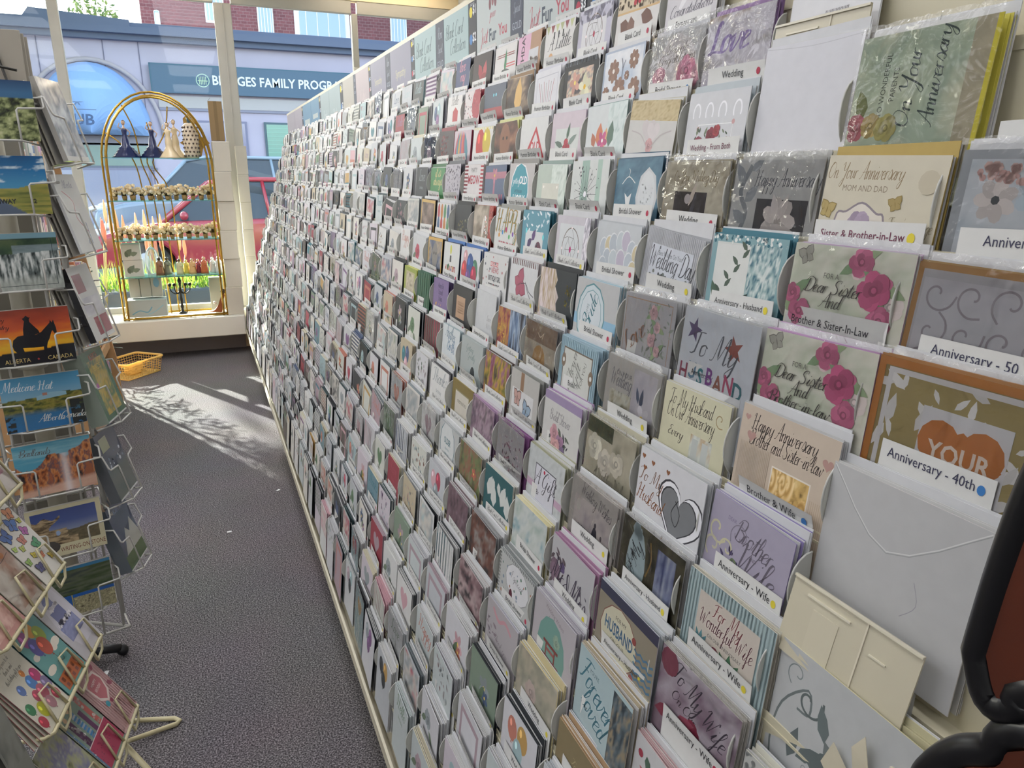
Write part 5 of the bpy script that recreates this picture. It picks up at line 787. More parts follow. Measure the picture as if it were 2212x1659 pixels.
# blank white latch on the right mullion
b = MB(); b.bbox(1.345, 6.745, 2.16, 1.415, 6.765, 2.32, '#dcdad2', .004); tag(b.build('window_sensor', mat('white_plastic', '#dedcd4', .4)), 'small white box fixed to the right window mullion', 'sensor')
for i, yy in enumerate((-1.6, .9, 2.5, 4.0, 5.4)):
    for jx, xx in enumerate((-3.1, -1.5, .1)):
        t = thing('ceiling_light', '%s ceiling light panel, %s from the window' % (['left-hand', 'middle', 'aisle'][jx], ['fifth', 'fourth', 'third', 'second', 'first'][i]), 'light', T(xx, yy, ZC-.05), 'ceiling light panels')
        b = MB(); b.box(-.32, -.62, 0, .32, .62, .048, '#ddd'); b.build('housing', mat('white_plastic', '#dedcd4', .4), t)
        b = MB(); b.box(-.29, -.59, -.006, .29, .59, 0, '#f3f3f6'); b.build('diffuser', mat('lit_diffuser', None, .5, emit=4.4), t)

for i, xx in enumerate((-2.6, -.2, 1.6)):  # tubes out of view, added to brighten the wall strip over the window
    b = MB(); b.tube([(xx-.5, 6.5, ZC-.035), (xx+.5, 6.5, ZC-.035)], .014, '#ffecd2', 8); tag(b.build('fill_tube', mat('warm_fill', None, .5, emit=11)), 'unseen warm fill tube added on the ceiling above the window, %s' % ['left of the three', 'middle', 'right of the three'][i], 'light')
# ---------------- brass display stand in the window ----------------
BR = mat('brass', None, .25, metal=.9); BC = '#b8923c'
GEDGE = film('shelf_glass', '#c4e6e2', 1.5, .02, base=.12, bcol='#9fe0dc')
ET = thing('display_stand', 'arched brass display stand with four glass shelves on the window sill', 'display stand', T(-.245, 6.40, .325))
w2 = .38; arch_z = 1.18
def archpts(w, top): return [(-w, 0, 0), (-w, 0, .6), (-w, 0, arch_z)]+[(w*math.cos(math.radians(a)), 0, arch_z+(top-arch_z)*math.sin(math.radians(a))) for a in range(170, 5, -10)]+[(w, 0, arch_z), (w, 0, .6), (w, 0, 0)]
for yy, nm in ((0, 'front_frame'), (.26, 'rear_frame')):
    b = MB()
    for w_, tp in ((w2, 1.70), (w2-.03, 1.665)):
        if w_ < w2 and yy: continue
        b.tube([(x, yy, z) for x, y, z in archpts(w_, tp)], .0075, BC, 8)
    b.tube([(-w2, yy, .012), (w2, yy, .012)], .009, BC); b.build(nm, BR, ET)
b = MB()
for i, (x0, x1, z1, xm) in enumerate(((-.12, -.36, 1.42, -.02), (-.05, -.22, 1.62, -.05), (.01, -.06, 1.5, -.1), (.07, .1, 1.62, .04))):
    b.tube(crom([(x0, .25, 0), (x0-.012, .25, .6), (x0-.03, .25, 1.0), (x0-.06-(.02*i), .25, 1.2), ((x0+x1)/2-.02, .25, (z1+1.2)/2+.03), (x1, .25, z1)], 4), .0055, BC, 6)
b.build('fan_rods', BR, ET)
for s_ in (-1, 1):
    b = MB()
    for z in (.012, .62, 1.235): b.tube([(s_*w2, 0, z), (s_*w2, .26, z)], .0065, BC, 6)
    b.build('side_rail', BR, ET)
SZ = [.335, .62, .918, 1.232]
for z in SZ:
    b = MB(); b.box(-w2+.008, -.008, z-.006, w2-.008, .268, z, '#bfe'); b.build('glass_shelf', GEDGE, ET)
def es(x, y, z): return T(-.245+x, 6.40+y, .325+z)
CER = mat('ceramic', None, .25, coat=.5)
def lady(M, label, dress, skin, hgt, ruffle):
    t = thing('lady_figurine', label, 'figurine', M, 'ceramic ladies on the top glass shelf'); s_ = hgt/.26
    b = MB(); pr = [(.07, 0), (.06, .012), (.042, .04), (.028, .06), (.022, .085), (.024, .11), (.019, .135), (.015, .155), (.02, .178), (.017, .19)]
    if ruffle: pr = [(.094, 0), (.074, .016), (.077, .02), (.058, .036), (.062, .04), (.044, .056), (.047, .06), (.028, .08), (.024, .11), (.018, .135), (.014, .155), (.019, .178), (.016, .19)]
    b.lathe([(r*s_, z*s_) for r, z in pr], dress, n=18, wob=lambda a, z: .10*math.cos(7*a)*(1 if z < .08 else .1)); b.build('dress', CER, t)
    b = MB(); b.lathe([(.012*s_, .18*s_), (.013*s_, .19*s_), (.006*s_, .20*s_), (.005*s_, .212*s_)], skin, n=10); b.ball((0, 0, .226*s_), .0125*s_, skin, 10, sc=(1, 1, 1.2))
    b.tube([(.015*s_, 0, .186*s_), (.036*s_, -.004, .165*s_), (.024*s_, -.012, .14*s_)], [.0045*s_, .004*s_, .003*s_], skin, 6)
    b.tube([(-.015*s_, 0, .186*s_), (-.034*s_, 0, .2*s_), (-.022*s_, -.006, .226*s_)], [.0045*s_, .004*s_, .003*s_], skin, 6); b.build('body', CER, t)
    b = MB(); b.ball((0, .005, .232*s_), .0135*s_, '#5c4030', 8); b.ball((.003, .016*s_, .238*s_), .007*s_, '#5c4030', 6); b.build('hair', CER, t)
lady(es(-.215, .12, SZ[3]), 'leftmost lady figurine in a ruffled navy gown on the top glass shelf', '#1c2a5c', '#c8a890', .29, 1)
lady(es(-.03, .12, SZ[3]), 'second lady figurine in a ruffled navy gown, nearer the arch centre', '#182452', '#c8a890', .285, 1)
lady(es(.13, .19, SZ[3]), 'taller cream lady figurine beside the lattice vase', '#d0bc98', '#d4b898', .31, 0)
lady(es(.085, .05, SZ[3]), 'smaller cream lady figurine at the left of its cream companion', '#dcc8a4', '#d4b898', .28, 0)
b = MB(); b.lathe([(.045, 0), (.052, .02), (.056, .13), (.055, .2), (.048, .245), (.03, .262)], '#d8c8b0', n=20)
for i in range(12):
    for j in range(8): a = i*.5236+.26*(j % 2); b.ball((.054*math.cos(a), .054*math.sin(a), .02+.03*j), .0085, '#4a3830', 6)
v_ = b.build('lattice_vase', CER, None, es(.245, .1, SZ[3])); tag(v_, 'cream vase pierced with rows of dark holes on the top glass shelf', 'vase')
b = MB(); b.lathe([(.014, .262), (.016, .285), (.019, .3)], '#3c5c68', n=12); b.build('stopper', CER, v_)
b = MB(); b.extr([(.0, 0, .0), (.05, 0, .02), (.07, 0, .09), (.12, 0, .12), (.09, 0, .16), (.04, 0, .17), (.02, 0, .31), (-.02, 0, .34), (-.06, 0, .3), (-.05, 0, .15), (-.1, 0, .12), (-.06, 0, .09), (-.04, 0, .0)], (0, .012, 0), '#c09c58')
tag(b.build('gold_ornament', BR, None, es(.262, .2, SZ[3])), 'flat golden winged ornament behind the pierced vase', 'ornament')
# blossom-topped little pots
def posy():
    t = thing('posy_ornament', '', 'ornament', T(0, 0, 0)); b = MB(); b.lathe([(.014, 0), (.016, .012), (.018, .026), (.016, .03)], '#a07c48', n=10); b.build('pot', CER, t)
    b = MB(); q = random.Random(4)
    for i in range(26):
        a = q.random()*6.28; r = .03*math.sqrt(q.random()); h = .04+.052*q.random(); b.ball((r*math.cos(a)*1.15, r*math.sin(a), h), .010+.006*q.random(), q.choice(['#fff2d8', '#fff8ea', '#f4e4c0']), 6, sc=(1, 1, .8))
        b.tube([(r*math.cos(a), r*math.sin(a), h), (r*.5*math.cos(a), r*.5*math.sin(a), .03)], .002, '#8c7a50', 4)
    b.build('blossoms', backlit('porcelain_petals', .6, .35), t); return t
def copy_tree(o, M):
    r = o.copy(); COL.objects.link(r); r.matrix_local = M
    for ch in o.children:
        c = ch.copy(); COL.objects.link(c); c.parent = r; c.matrix_local = ch.matrix_local
    return r
p0 = posy(); first = True
for row, z in (('upper', SZ[2]), ('lower', SZ[1])):
    for i in range(12):
        M = es(-.335+.061*i, .1+.05*(i % 2), z) @ Matrix.Rotation(i*1.3, 4, 'Z') @ Matrix.Scale(1.0+.12*((i*7) % 3), 4)
        if first: p0.matrix_local = M; o = p0; first = False
        else: o = copy_tree(p0, M)
        tag(o, 'cream blossom ornament, %s from the left on the %s of the two blossom shelves' % (NTH[i].replace('nearest', 'first'), row), 'ornament', 'cream blossom ornaments on the glass shelves')
CARDB = mat('white_carton', None, .7, var=.03)
def carton(name, label, M, w, d, h, col, cat='box', group=None, ops=None):
    b = MB(); b.bbox(-w/2, -d/2, 0, w/2, d/2, h, col, .0025); b.box(-w/2-.0006, -d/2-.0006, h*.93, w/2+.0006, d/2+.0006, h*.934, pal(col, .7))
    if ops: b.M = frame((-w/2, -d/2-.001, h), (1, 0, 0), (0, 0, 1), (0, -1, 0)); Art(b, w, h).run(ops); b.M = Matrix()
    return tag(b.build(name, CARDB, None, M), label, cat, group)
leafop = [('l', .2, .75, .6, -.9, '#6c7464', .6), ('l', .45, .65, .45, -.3, '#7c8470', .6), ('l', .3, .8, .4, -1.8, '#5c6454', .5)]
carton('gift_box', 'white box printed with a grey leaf, lower of two on the third shelf', es(-.275, .13, SZ[0]), .13, .13, .128, '#c8c4bc', ops=leafop)
carton('gift_box', 'white box printed with a grey leaf, upper of two on the third shelf', es(-.28, .13, SZ[0]+.13), .13, .13, .125, '#ccc8c0', ops=leafop)
b = MB(); pr = [(.05, 0), (.052, .1), (.05, .15), (.038, .19), (.018, .215), (.004, .222)]; b.lathe(pr, '#fff', n=16); b.ball((0, 0, .23), .01, '#fff', 8)
tag(b.build('glass_cloche', film('clear_glass', '#eef6f8', 1.5, .02, base=.08), None, es(-.14, .17, SZ[0])), 'clear glass cloche on the third shelf beside the leaf boxes', 'cloche')
def saint(M, label, c1, c2, h):
    t = thing('small_figurine', label, 'figurine', M, 'small figurines on the lowest glass shelf'); s_ = h/.12
    b = MB(); b.lathe([(r*s_, z*s_) for r, z in [(.026, 0), (.025, .02), (.02, .06), (.021, .08), (.011, .092)]], c1, n=12, wob=lambda a, z: .06*math.cos(5*a)); b.tube([(.018*s_, -.004, .075*s_), (.014*s_, -.022*s_, .062*s_), (0, -.024*s_, .066*s_)], .005*s_, c1, 6); b.build('robe', CER, t)
    b = MB(); b.ball((0, 0, .103*s_), .012*s_, c2, 8); b.build('head', CER, t)
for i, (x, c1, c2, h, ds) in enumerate(((-.09, '#8c5c40', '#3c2c24', .15, 'tall brown figurine with a dark head'), (-.035, '#7c7c68', '#4c4438', .145, 'grey-green robed figurine'), (.055, '#d0c8a0', '#5c4c3c', .13, 'cream bell-shaped figurine'), (.105, '#e0cc58', '#e8dca0', .12, 'yellow robed figurine'), (.15, '#e0b078', '#d8b890', .13, 'pale orange robed figurine'), (.195, '#8c3440', '#d0b090', .12, 'maroon robed figurine'), (.24, '#c0643c', '#d0b090', .14, 'rust robed figurine'), (.305, '#c8ccc8', '#e0e0dc', .13, 'frosted clear figurine'), (.35, '#d0d4d8', '#b8bcc4', .14, 'silvery figurine at the shelf end'))):
    saint(es(x, .11+.03*(i % 2), SZ[0]), ds+' on the lowest glass shelf', c1, c2, h)
for i, x in enumerate((-.29, -.21, -.13)): carton('tall_box', 'upright white box, %s at the foot of the brass stand' % ('leftmost', 'middle', 'rightmost, blue-printed')[i], es(x, .15, .165), .075, .09, .15, '#b8b4a8', 'box', 'upright boxes on the stand base', ops=[('d', .5, .5, .3, '#7fa8c0', .5)] if i == 2 else None)
carton('flat_box', 'flat pale box with blue-green swooshes under the three upright boxes', es(-.21, .1, .02), .28, .16, .135, '#a8b0ac', ops=[('n', [(.1, .4), (.3, .3), (.5, .35), (.62, .2)], .03, '#6fa0b4'), ('n', [(.5, .42), (.7, .33), (.92, .16)], .025, '#8cb4c0')])
# candelabrum
t = thing('candelabrum', 'dark five-arm candelabrum on the base of the brass stand', 'candelabrum', es(.04, .12, .012)); DKM = mat('dark_iron', '#2e2c28', .4, metal=.5)
b = MB(); b.lathe([(.035, 0), (.03, .012), (.012, .02), (.008, .04), (.014, .06), (.007, .08), (.012, .12), (.006, .16), (.012, .19), (.006, .22), (.012, .26)], '#333', n=12); b.build('stem', DKM, t)
for i in range(4):
    sx = (-1, -.55, .55, 1)[i]; b = MB(); b.tube(crom([(0, 0, .19), (sx*.035, 0, .165), (sx*.07, 0, .19), (sx*.075, 0, .225)], 4), .0045, '#333', 6); b.lathe([(.005, .222), (.014, .235), (.012, .25)], '#333', (sx*.075, 0, 0), 8); b.build('arm', DKM, t)
b = MB(); b.lathe([(.012, .255), (.015, .27), (.009, .285), (.004, .3)], '#333', n=8); b.build('finial', DKM, t)
carton('white_box', 'white box standing behind the rust shoe ornament', es(.315, .2, .02), .11, .06, .27, '#b4b4a4')
b = MB(); b.extr(crom([(-.06, 0, 0), (-.02, 0, .015), (.01, 0, .05), (.035, 0, .11), (.06, 0, .15), (.07, 0, .13), (.045, 0, .07), (.04, 0, 0), (0, 0, 0)], 3), (0, .035, 0), '#8c4c28')
sh = b.build('shoe_ornament', CER, None, es(.3, .05, .02)); tag(sh, 'rust-brown high shoe ornament at the right foot of the brass stand', 'ornament')
b = MB(); b.ball((.06, .018, .165), .022, '#4c3830', 8); b.ball((-.01, .018, .075), .014, '#d8d4cc', 8); b.build('trim_beads', CER, sh)
# the two columns of cartons right of the stand
for i in range(6):
    h = .226; carton('storage_carton', 'beige carton, %s from the sill in the front column beside the brass stand' % ['first', 'second', 'third', 'fourth', 'fifth', 'sixth'][i], T(.205+(.004 if i % 2 else -.003), 6.46+.01*(i % 2), .325+i*.227, .6*(i-2)), .125, .14, h, '#c6c0b2', 'carton', 'cartons stacked by the window')
for i in range(6):
    carton('storage_carton', 'beige carton, %s from the sill in the rear column against the mullion' % ['first', 'second', 'third', 'fourth', 'fifth', 'sixth'][i], T(.365+(.002 if i % 2 else 0), 6.68, .324+i*.223), .085, .12, .222, '#cac5b8', 'carton', 'cartons stacked by the window')
b = MB(); b.bbox(-.05, -.03, 0, .05, .03, .29, '#8c7450', .002); b.mesh([(-.05, -.03, .29), (-.05, .03, .29), (-.03, .02, .315), (-.03, -.02, .315)], [(0, 1, 2, 3), (3, 2, 1, 0)], '#9c8460'); b.box(-.012, -.0306, .0, .012, -.03, .29, '#7c6644')
tag(b.build('brown_carton', CARDB, None, T(.198, 6.46, 1.69)), 'tall narrow brown cardboard carton on top of the front beige column', 'carton')

# ---------------- yellow basket on the carpet ----------------
t = thing('plastic_basket', 'yellow lattice-sided plastic basket on the carpet below the window', 'basket', T(-.575, 5.95, 0, 50)); BK = backlit('yellow_plastic', .4, .35, '#fad884'); bl, bw, bh = .17, .12, .115
b = MB(); b.box(-bl*.9, -bw*.88, 0, bl*.9, bw*.88, .006, '#e8b850'); b.build('base', BK, t)
def side(name, p0_, p1_, q0, q1):
    b = MB(); n = max(8, int((Vector(p1_)-Vector(p0_)).length/.021)); P0, P1, Q0, Q1 = map(Vector, (p0_, p1_, q0, q1))
    for i in range(n+1): f = i/n; b.tube([P0.lerp(P1, f), Q0.lerp(Q1, f)], .0018, '#e8b850', 4)
    for j in range(6): g = j/6+.02; b.tube([P0.lerp(Q0, g), P1.lerp(Q1, g)], .0021, '#e8b850', 4)
    b.tube([P0, P1], .006, '#e8b850', 6); b.build(name, BK, t)
c_ = [(-bl*.9, -bw*.88), (bl*.9, -bw*.88), (bl*.9, bw*.88), (-bl*.9, bw*.88)]; d_ = [(-bl, -bw), (bl, -bw), (bl, bw), (-bl, bw)]
for i in range(4):
    j = (i+1) % 4; side('lattice_side', c_[i]+(.004,), c_[j]+(.004,), d_[i]+(bh,), d_[j]+(bh,))
b = MB(); rim = arc(bl-.02, bw-.02, .03, 0, 90, 4)+arc(-bl+.02, bw-.02, .03, 90, 180, 4)+arc(-bl+.02, -bw+.02, .03, 180, 270, 4)+arc(bl-.02, -bw+.02, .03, 270, 360, 4)
b.tube([(x, y, bh+.004) for x, y in rim], .009, '#f0c468', 8, closed=True); b.build('rim', BK, t)
b = MB(); b.bbox(-.05, -.035, .008, .05, .035, .075, '#e0a040', .006); b.ball((.09, .03, .045), .036, '#e8a838', 10); tag(b.build('yellow_trinkets', BK, None, T(-.575, 5.95, 0, 50)), 'amber-yellow oddments lying inside the lattice basket', 'oddments')

# ---------------- wooden bookcase behind the postcard tower ----------------
WD = mat('pine_wood', '#b98f62', .5, var=.12, vscale=14)
t = thing('bookcase', 'open pine bookcase with slanted book shelves left of the aisle', 'bookcase', T(-.78, 4.5, 0)); bx0, bx1, by0, by1, bz = -.26, .20, -.72, .68, 1.62
for yy in (by0, by1-.02):
    b = MB(); b.extr([(bx0, yy, 0), (bx1, yy, 0), (bx1, yy, .3), (bx1-.12, yy, 1.2), (bx1-.16, yy, bz), (bx0, yy, bz)], (0, .02, 0), '#b98f62'); b.build('side_panel', WD, t)
b = MB(); b.box(bx0, by0+.02, .02, bx0+.015, by1-.02, bz, '#b98f62'); b.build('back_board', WD, t)
SH = [.08, .40, .72, 1.04, 1.34]
for i, z in enumerate(SH):
    x1 = bx1-.015 if z < .35 else bx1-.015-.12*(z-.3)/.9; b = MB(); b.box(bx0+.015, by0+.02, z-.018, x1, by1-.02, z, '#b98f62'); b.box(x1-.014, by0+.02, z, x1, by1-.02, z+.04, '#c89c6c'); b.build('shelf', WD, t)
q = random.Random(12); cols = ['#a84454', '#c8b4a0', '#7c8ca8', '#d8c8a0', '#5c4468', '#c87c58', '#8ca08c', '#dcdcd8', '#3c4c6c', '#c8a0b4', '#b8a048', '#d8d0c4']
CN = {'#a84454': 'crimson', '#c8b4a0': 'buff', '#7c8ca8': 'slate-blue', '#d8c8a0': 'cream', '#5c4468': 'plum', '#c87c58': 'terracotta', '#8ca08c': 'sage', '#dcdcd8': 'white', '#3c4c6c': 'navy', '#c8a0b4': 'pink', '#b8a048': 'mustard', '#d8d0c4': 'ivory'}
BOOK = mat('book_cover', None, .4, coat=.3, var=.05, vscale=30)
for i, z in enumerate(SH):
    y = by0+.04; x1 = bx1-.035 if z < .35 else bx1-.035-.12*(z-.3)/.9; n = 0
    while y < by1-.08:
        th = q.uniform(.022, .05); h = q.uniform(.2, .26); c = q.choice(cols); dp = q.uniform(.15, .19); n += 1
        b = MB(); b.bbox(-dp, 0, 0, 0, th, h, c, .002); b.box(-dp+.003, .002, h-.001, -.004, th-.002, h+.0004, '#e0dccc'); b.box(0, th*.2, h*.25, .0005, th*.8, h*.7, pal(c, 1.7) if n % 2 else '#e8e4d8')
        tag(b.build('book', BOOK, None, T(-.78+x1, 4.5+y, z, q.uniform(-2, 2))), '%s book, %s along %s shelf of the pine bookcase' % (CN[c], (NTH+NUMX)[n-1].replace('nearest', 'first'), ['the bottom', 'the second', 'the middle', 'the fourth', 'the top'][i]), 'book', 'books on the pine bookcase'); y += th+.003
# dark artificial tree between bookcase and window
t = thing('artificial_tree', 'dark green artificial fir tree in the corner by the brass stand', 'tree', T(-.93, 5.95, 0)); b = MB(); b.tube([(0, 0, 0), (0, 0, 1.4)], .014, '#3c3024', 8); b.box(-.12, -.015, 0, .12, .015, .02, '#333'); b.box(-.015, -.12, 0, .015, .12, .02, '#333'); b.build('trunk', mat('bark', '#3c3024', .8), t)
b = MB(); q = random.Random(3)
for i in range(900):
    z = .2+1.25*q.random(); r = .26*(1.5-z)/1.3*q.random()**.5+.01; a = q.random()*6.28; b.M = T(r*math.cos(a), r*math.sin(a), z) @ Matrix.Rotation(a, 4, 'Z') @ Matrix.Rotation(q.uniform(-.6, .5), 4, 'Y')
    b.box(0, -.004, -.002, .06, .004, .002, q.choice(['#1c3c30', '#24483a', '#16302a']))
b.M = Matrix(); b.build('needles', mat('fir_needles', None, .6), t)

# black wire easel with tall booklets on top of the bookcase
t = thing('wire_easel', 'black wire easel on top of the pine bookcase at the upper left', 'easel', T(-.76, 4.0, 1.62)); b = MB()
b.tube([(-.12, -.04, 0), (-.12, .02, .34)], .006, '#222', 6); b.tube([(.10, -.04, 0), (.02, .02, .34)], .006, '#222', 6); b.tube([(-.14, -.045, .30), (.10, -.045, .25)], .006, '#222', 6); b.tube([(-.14, -.07, .03), (.12, -.07, .03)], .006, '#222', 6); b.tube([(-.02, .16, 0), (-.02, .02, .34)], .006, '#222', 6)
b.build('easel_frame', DKM, t)
for i in range(3):
    b = MB(); b.bbox(-.10, 0, 0, .10, .010, .42-.01*i, '#938c80', .002); tag(b.build('booklet', CARDB, None, T(-.74+.012*i, 4.0+.014*i, 1.625, 4*i, 0, -5)), 'tall beige booklet, %s on the black wire easel' % ('front one', 'middle one', 'back one')[i], 'booklet', 'booklets on the easel')
# ---------------- white wire postcard tower ----------------
WIRE = mat('white_wire', '#c9c7c0', .35, spec=.6); ca, sa = math.cos(math.radians(15)), math.sin(math.radians(15)); SC = Vector((-.458, 2.269, -.232))
SM = T(SC.x, SC.y, SC.z, 15) @ Matrix.Scale(1.16, 4); sp = thing('postcard_spinner', 'tall white wire postcard spinner at the left edge of the aisle', 'card spinner', SM)
def face(side, d, tilt, z, u=0):
    """matrix on one side of the tower: x right, y up (leaning back by tilt), z outward; origin at the top centre of a card"""
    a = {'front': -90, 'right': -28, 'back': 90, 'left': 180}[side]; n = Vector((math.cos(math.radians(a)), math.sin(math.radians(a)), 0)); x = Vector((0, 0, 1)).cross(n)
    t = math.radians(tilt); up = Vector((0, 0, 1))*math.cos(t)-n*math.sin(t); out = x.cross(up)
    return frame(n*d+x*u+Vector((0, 0, z)), x, up, out)
b = MB(); b.lathe([(.021, .21), (.021, 1.72), (.01, 1.725)], '#ccc', n=16)
for z in (.36, 1.02, 1.6): b.lathe([(.03, z-.008), (.034, z), (.03, z+.008)], '#ccc', n=16)
b.build('pole', mat('cream_tube', '#c4bfae', .45), sp)
b = MB()
for sx in (-1, 1):
    for sy in (-1, 1):
        b.tube([(sx*.088, sy*.088, .33), (sx*.088, sy*.088, 1.6)], .0038, '#ccc', 6)
    for o_ in (-.03, .05): b.tube([(o_*sx*1.4, sx*.1, .33), (o_*sx*1.4, sx*.1, 1.6)], .003, '#ccc', 6); b.tube([(sx*.1, o_*sx, .33), (sx*.1, o_*sx, 1.6)], .003, '#ccc', 6)
b.build('upright_wires', WIRE, sp)
for i in range(9):
    z = .33+.157*i; b = MB(); b.tube([(-.1, -.1, z), (.1, -.1, z), (.1, .1, z), (-.1, .1, z)], .003, '#ccc', 6, closed=True)
    if i in (0, 4, 8): b.tube([(-.1, -.1, z), (.1, .1, z)], .004, '#ccc', 6); b.tube([(-.1, .1, z), (.1, -.1, z)], .004, '#ccc', 6)
    b.build('ring_wire', WIRE, sp)
for i in range(4):
    a = math.radians(-15+90*i+6); b = MB(); b.tube([(0, 0, .235), (.05*math.cos(a), .05*math.sin(a), .23), (.082*math.cos(a), .082*math.sin(a), .222)], .012, '#1c1c1e', 10); b.ball((.085*math.cos(a), .085*math.sin(a), .216), .0155, '#18181a', 10); b.build('foot', mat('black_plastic', '#1c1c1e', .4), sp)
def bracket(M, w, h, name='card_holder'):
    b = MB(); b.M = M; r = .0021; zo = .012
    for s_ in (-1, 1):
        b.tube([(s_*w*.26, -h, zo*.2), (s_*w*.27, -h, zo+.006), (s_*w*.27, -h*.52, zo+.006), (s_*w*.29, -h*.49, zo+.006), (s_*(w*.5+.012), -h*.47, zo+.004), (s_*(w*.5+.014), -h*.44, zo+.002), (s_*(w*.5+.014), -h*.26, zo-.002), (s_*(w*.5+.006), -h*.22, -.03)], r, '#ccc', 6)
    b.tube([(-w*.5, -h-.002, -.03), (-w*.27, -h-.002, zo+.006), (w*.27, -h-.002, zo+.006), (w*.5, -h-.002, -.03)], r, '#ccc', 6); b.build(name, WIRE, sp)
rider = [(.47, .09), (.50, .12), (.52, .12), (.50, .14), (.50, .18), (.54, .24), (.59, .31), (.60, .35), (.44, .4), (.40, .38), (.41, .28), (.43, .2), (.44, .17), (.42, .13), (.44, .12)]
horse = [(.25, .5), (.27, .42), (.33, .37), (.42, .36), (.55, .37), (.62, .34), (.70, .26), (.74, .22), (.75, .18), (.77, .22), (.79, .18), (.80, .24), (.81, .3), (.81, .37), (.78, .38), (.76, .33), (.74, .36), (.71, .44), (.68, .49), (.66, .55), (.655, .68), (.61, .68), (.62, .55), (.5, .55), (.37, .54), (.38, .6), (.375, .68), (.345, .68), (.34, .6), (.33, .62), (.33, .7), (.29, .7), (.29, .6), (.26, .56)]
G = 0.78
PC = [('postcard of dry grassland under a dark blue sky', [('p', 0, 0, 1, G, P_grass, 70, 50)]),
 ('postcard of a prairie road lettered Highway 22', [('p', 0, 0, 1, G, P_road, 64, 48), ('b', .42, .63, .085, 'HIGHWAY', '#20242c'), ('b', .8, .63, .085, '22', '#20242c')]),
 ('postcard of a wide waterfall in green hills', [('p', 0, 0, 1, G, P_falls, 90, 60), ('f', .05, .08, .93, .72, .006, '#1c2c34'), ('s', .14, .18, .12, 'Falls', '#dcdcd4')]),
 ('sunset postcard with a cowboy on horseback in silhouette', [('p', 0, 0, 1, G, P_sunset, 60, 44), ('P', rider, '#14161c'), ('P', horse, '#14161c'), ('s', .1, .14, .1, 'Cowboy', '#181a20', .1), ('s', .12, .25, .1, 'Country', '#181a20', .1), ('t', .28, .745, .085, 'ALBERTA', '#c8b070'), ('*', .53, .715, .02, '#b03c38'), ('t', .8, .745, .085, 'CANADA', '#c8b070')]),
 ('postcard of a riverside town lettered Medicine Hat, Alberta Canada', [('p', 0, 0, 1, G, P_lake, 80, 56), ('P', [(.42, .3), (.6, .26), (.8, .28), (.8, .33), (.42, .36)], '#8ab0c0'), ('r', .5, .26, .56, .3, '#a87868'), ('s', .32, .2, .13, 'Medicine Hat', '#dde2e2', .05, 0, .8), ('s', .55, .68, .1, 'Alberta', '#d0d4cc', .05), ('s', .83, .68, .1, 'Canada', '#d0d4cc', .05)]),
 ('postcard painting of red rock badlands with a white waterfall', [('p', 0, 0, 1, G, P_bad, 80, 56), ('s', .26, .17, .1, 'Badlands', '#5c5c58', .05), ('t', .1, .14, .035, 'THE', '#5c5c58')]),
 ('cream-bordered postcard lettered WRITING-ON-STONE', [('p', .06, .06, .93, .6, P_stone, 84, 50), ('d', .24, .62, .14, '#4a4644', .1), ('t', .68, .72, .1, 'WRITING-ON-STONE', '#6c2c28', 0, 0, .72)]),
 ('dark green postcard of a river over a badlands inset', [('p', 0, 0, 1, .45, P_blob(['#1c2c24', '#3c4c30', '#5c6450', '#2c3840'], 4, 33, .6, 3), 40, 20), ('r', 0, 0, 1, .05, '#3c78a0'), ('r', 0, .45, 1, G, '#2458a0'), ('p', .42, .5, 1, G, P_blob(['#4c4838', '#a8a080', '#787458', '#c0b894'], 9, 35, 2, 1, 2), 40, 20), ('p', 0, .6, .38, G, P_blob(['#4c4838', '#8c8468', '#2c2c28'], 9, 36), 16, 10), ('r', .4, .45, .415, G, '#a8a060')])]
topz = [1.628, 1.482, 1.326, 1.166, 1.018, .863, .705, .545]
POST = mat('postcard_print', None, .22, spec=.5, coat=.6)
for i, (lab, ops) in enumerate(PC):
    M = SM @ face('front', .118, 9, topz[i]+.0)
    bracket(face('front', .118, 9, topz[i]), .152, .119)
    if i == 7: bracket
    for n_ in range(2):
        b = MB(); b.M = Matrix(); card_mesh(b, .152, .117, '#cfccc4', [], .0005, edge='#bcb8ae'); o = b.build('postcard', POST, None, M @ Matrix.Translation((-.076+.001*n_, .0015*n_, -.003-.003*n_)))
        tag(o, 'postcard hidden behind the %s' % ' '.join(lab.split()[:9]), 'postcard', 'postcards behind tier %s' % ORD[i])
    b = MB(); card_mesh(b, .152, .118, '#c8c0a0' if i == 6 else '#333', ops, .0006, edge='#ccc8bc'); tag(b.build('postcard', POST, None, M @ Matrix.Translation((-.076, 0, .001))), ' '.join(lab.split()[:10])+', %s tier' % ORD[i], 'postcard')
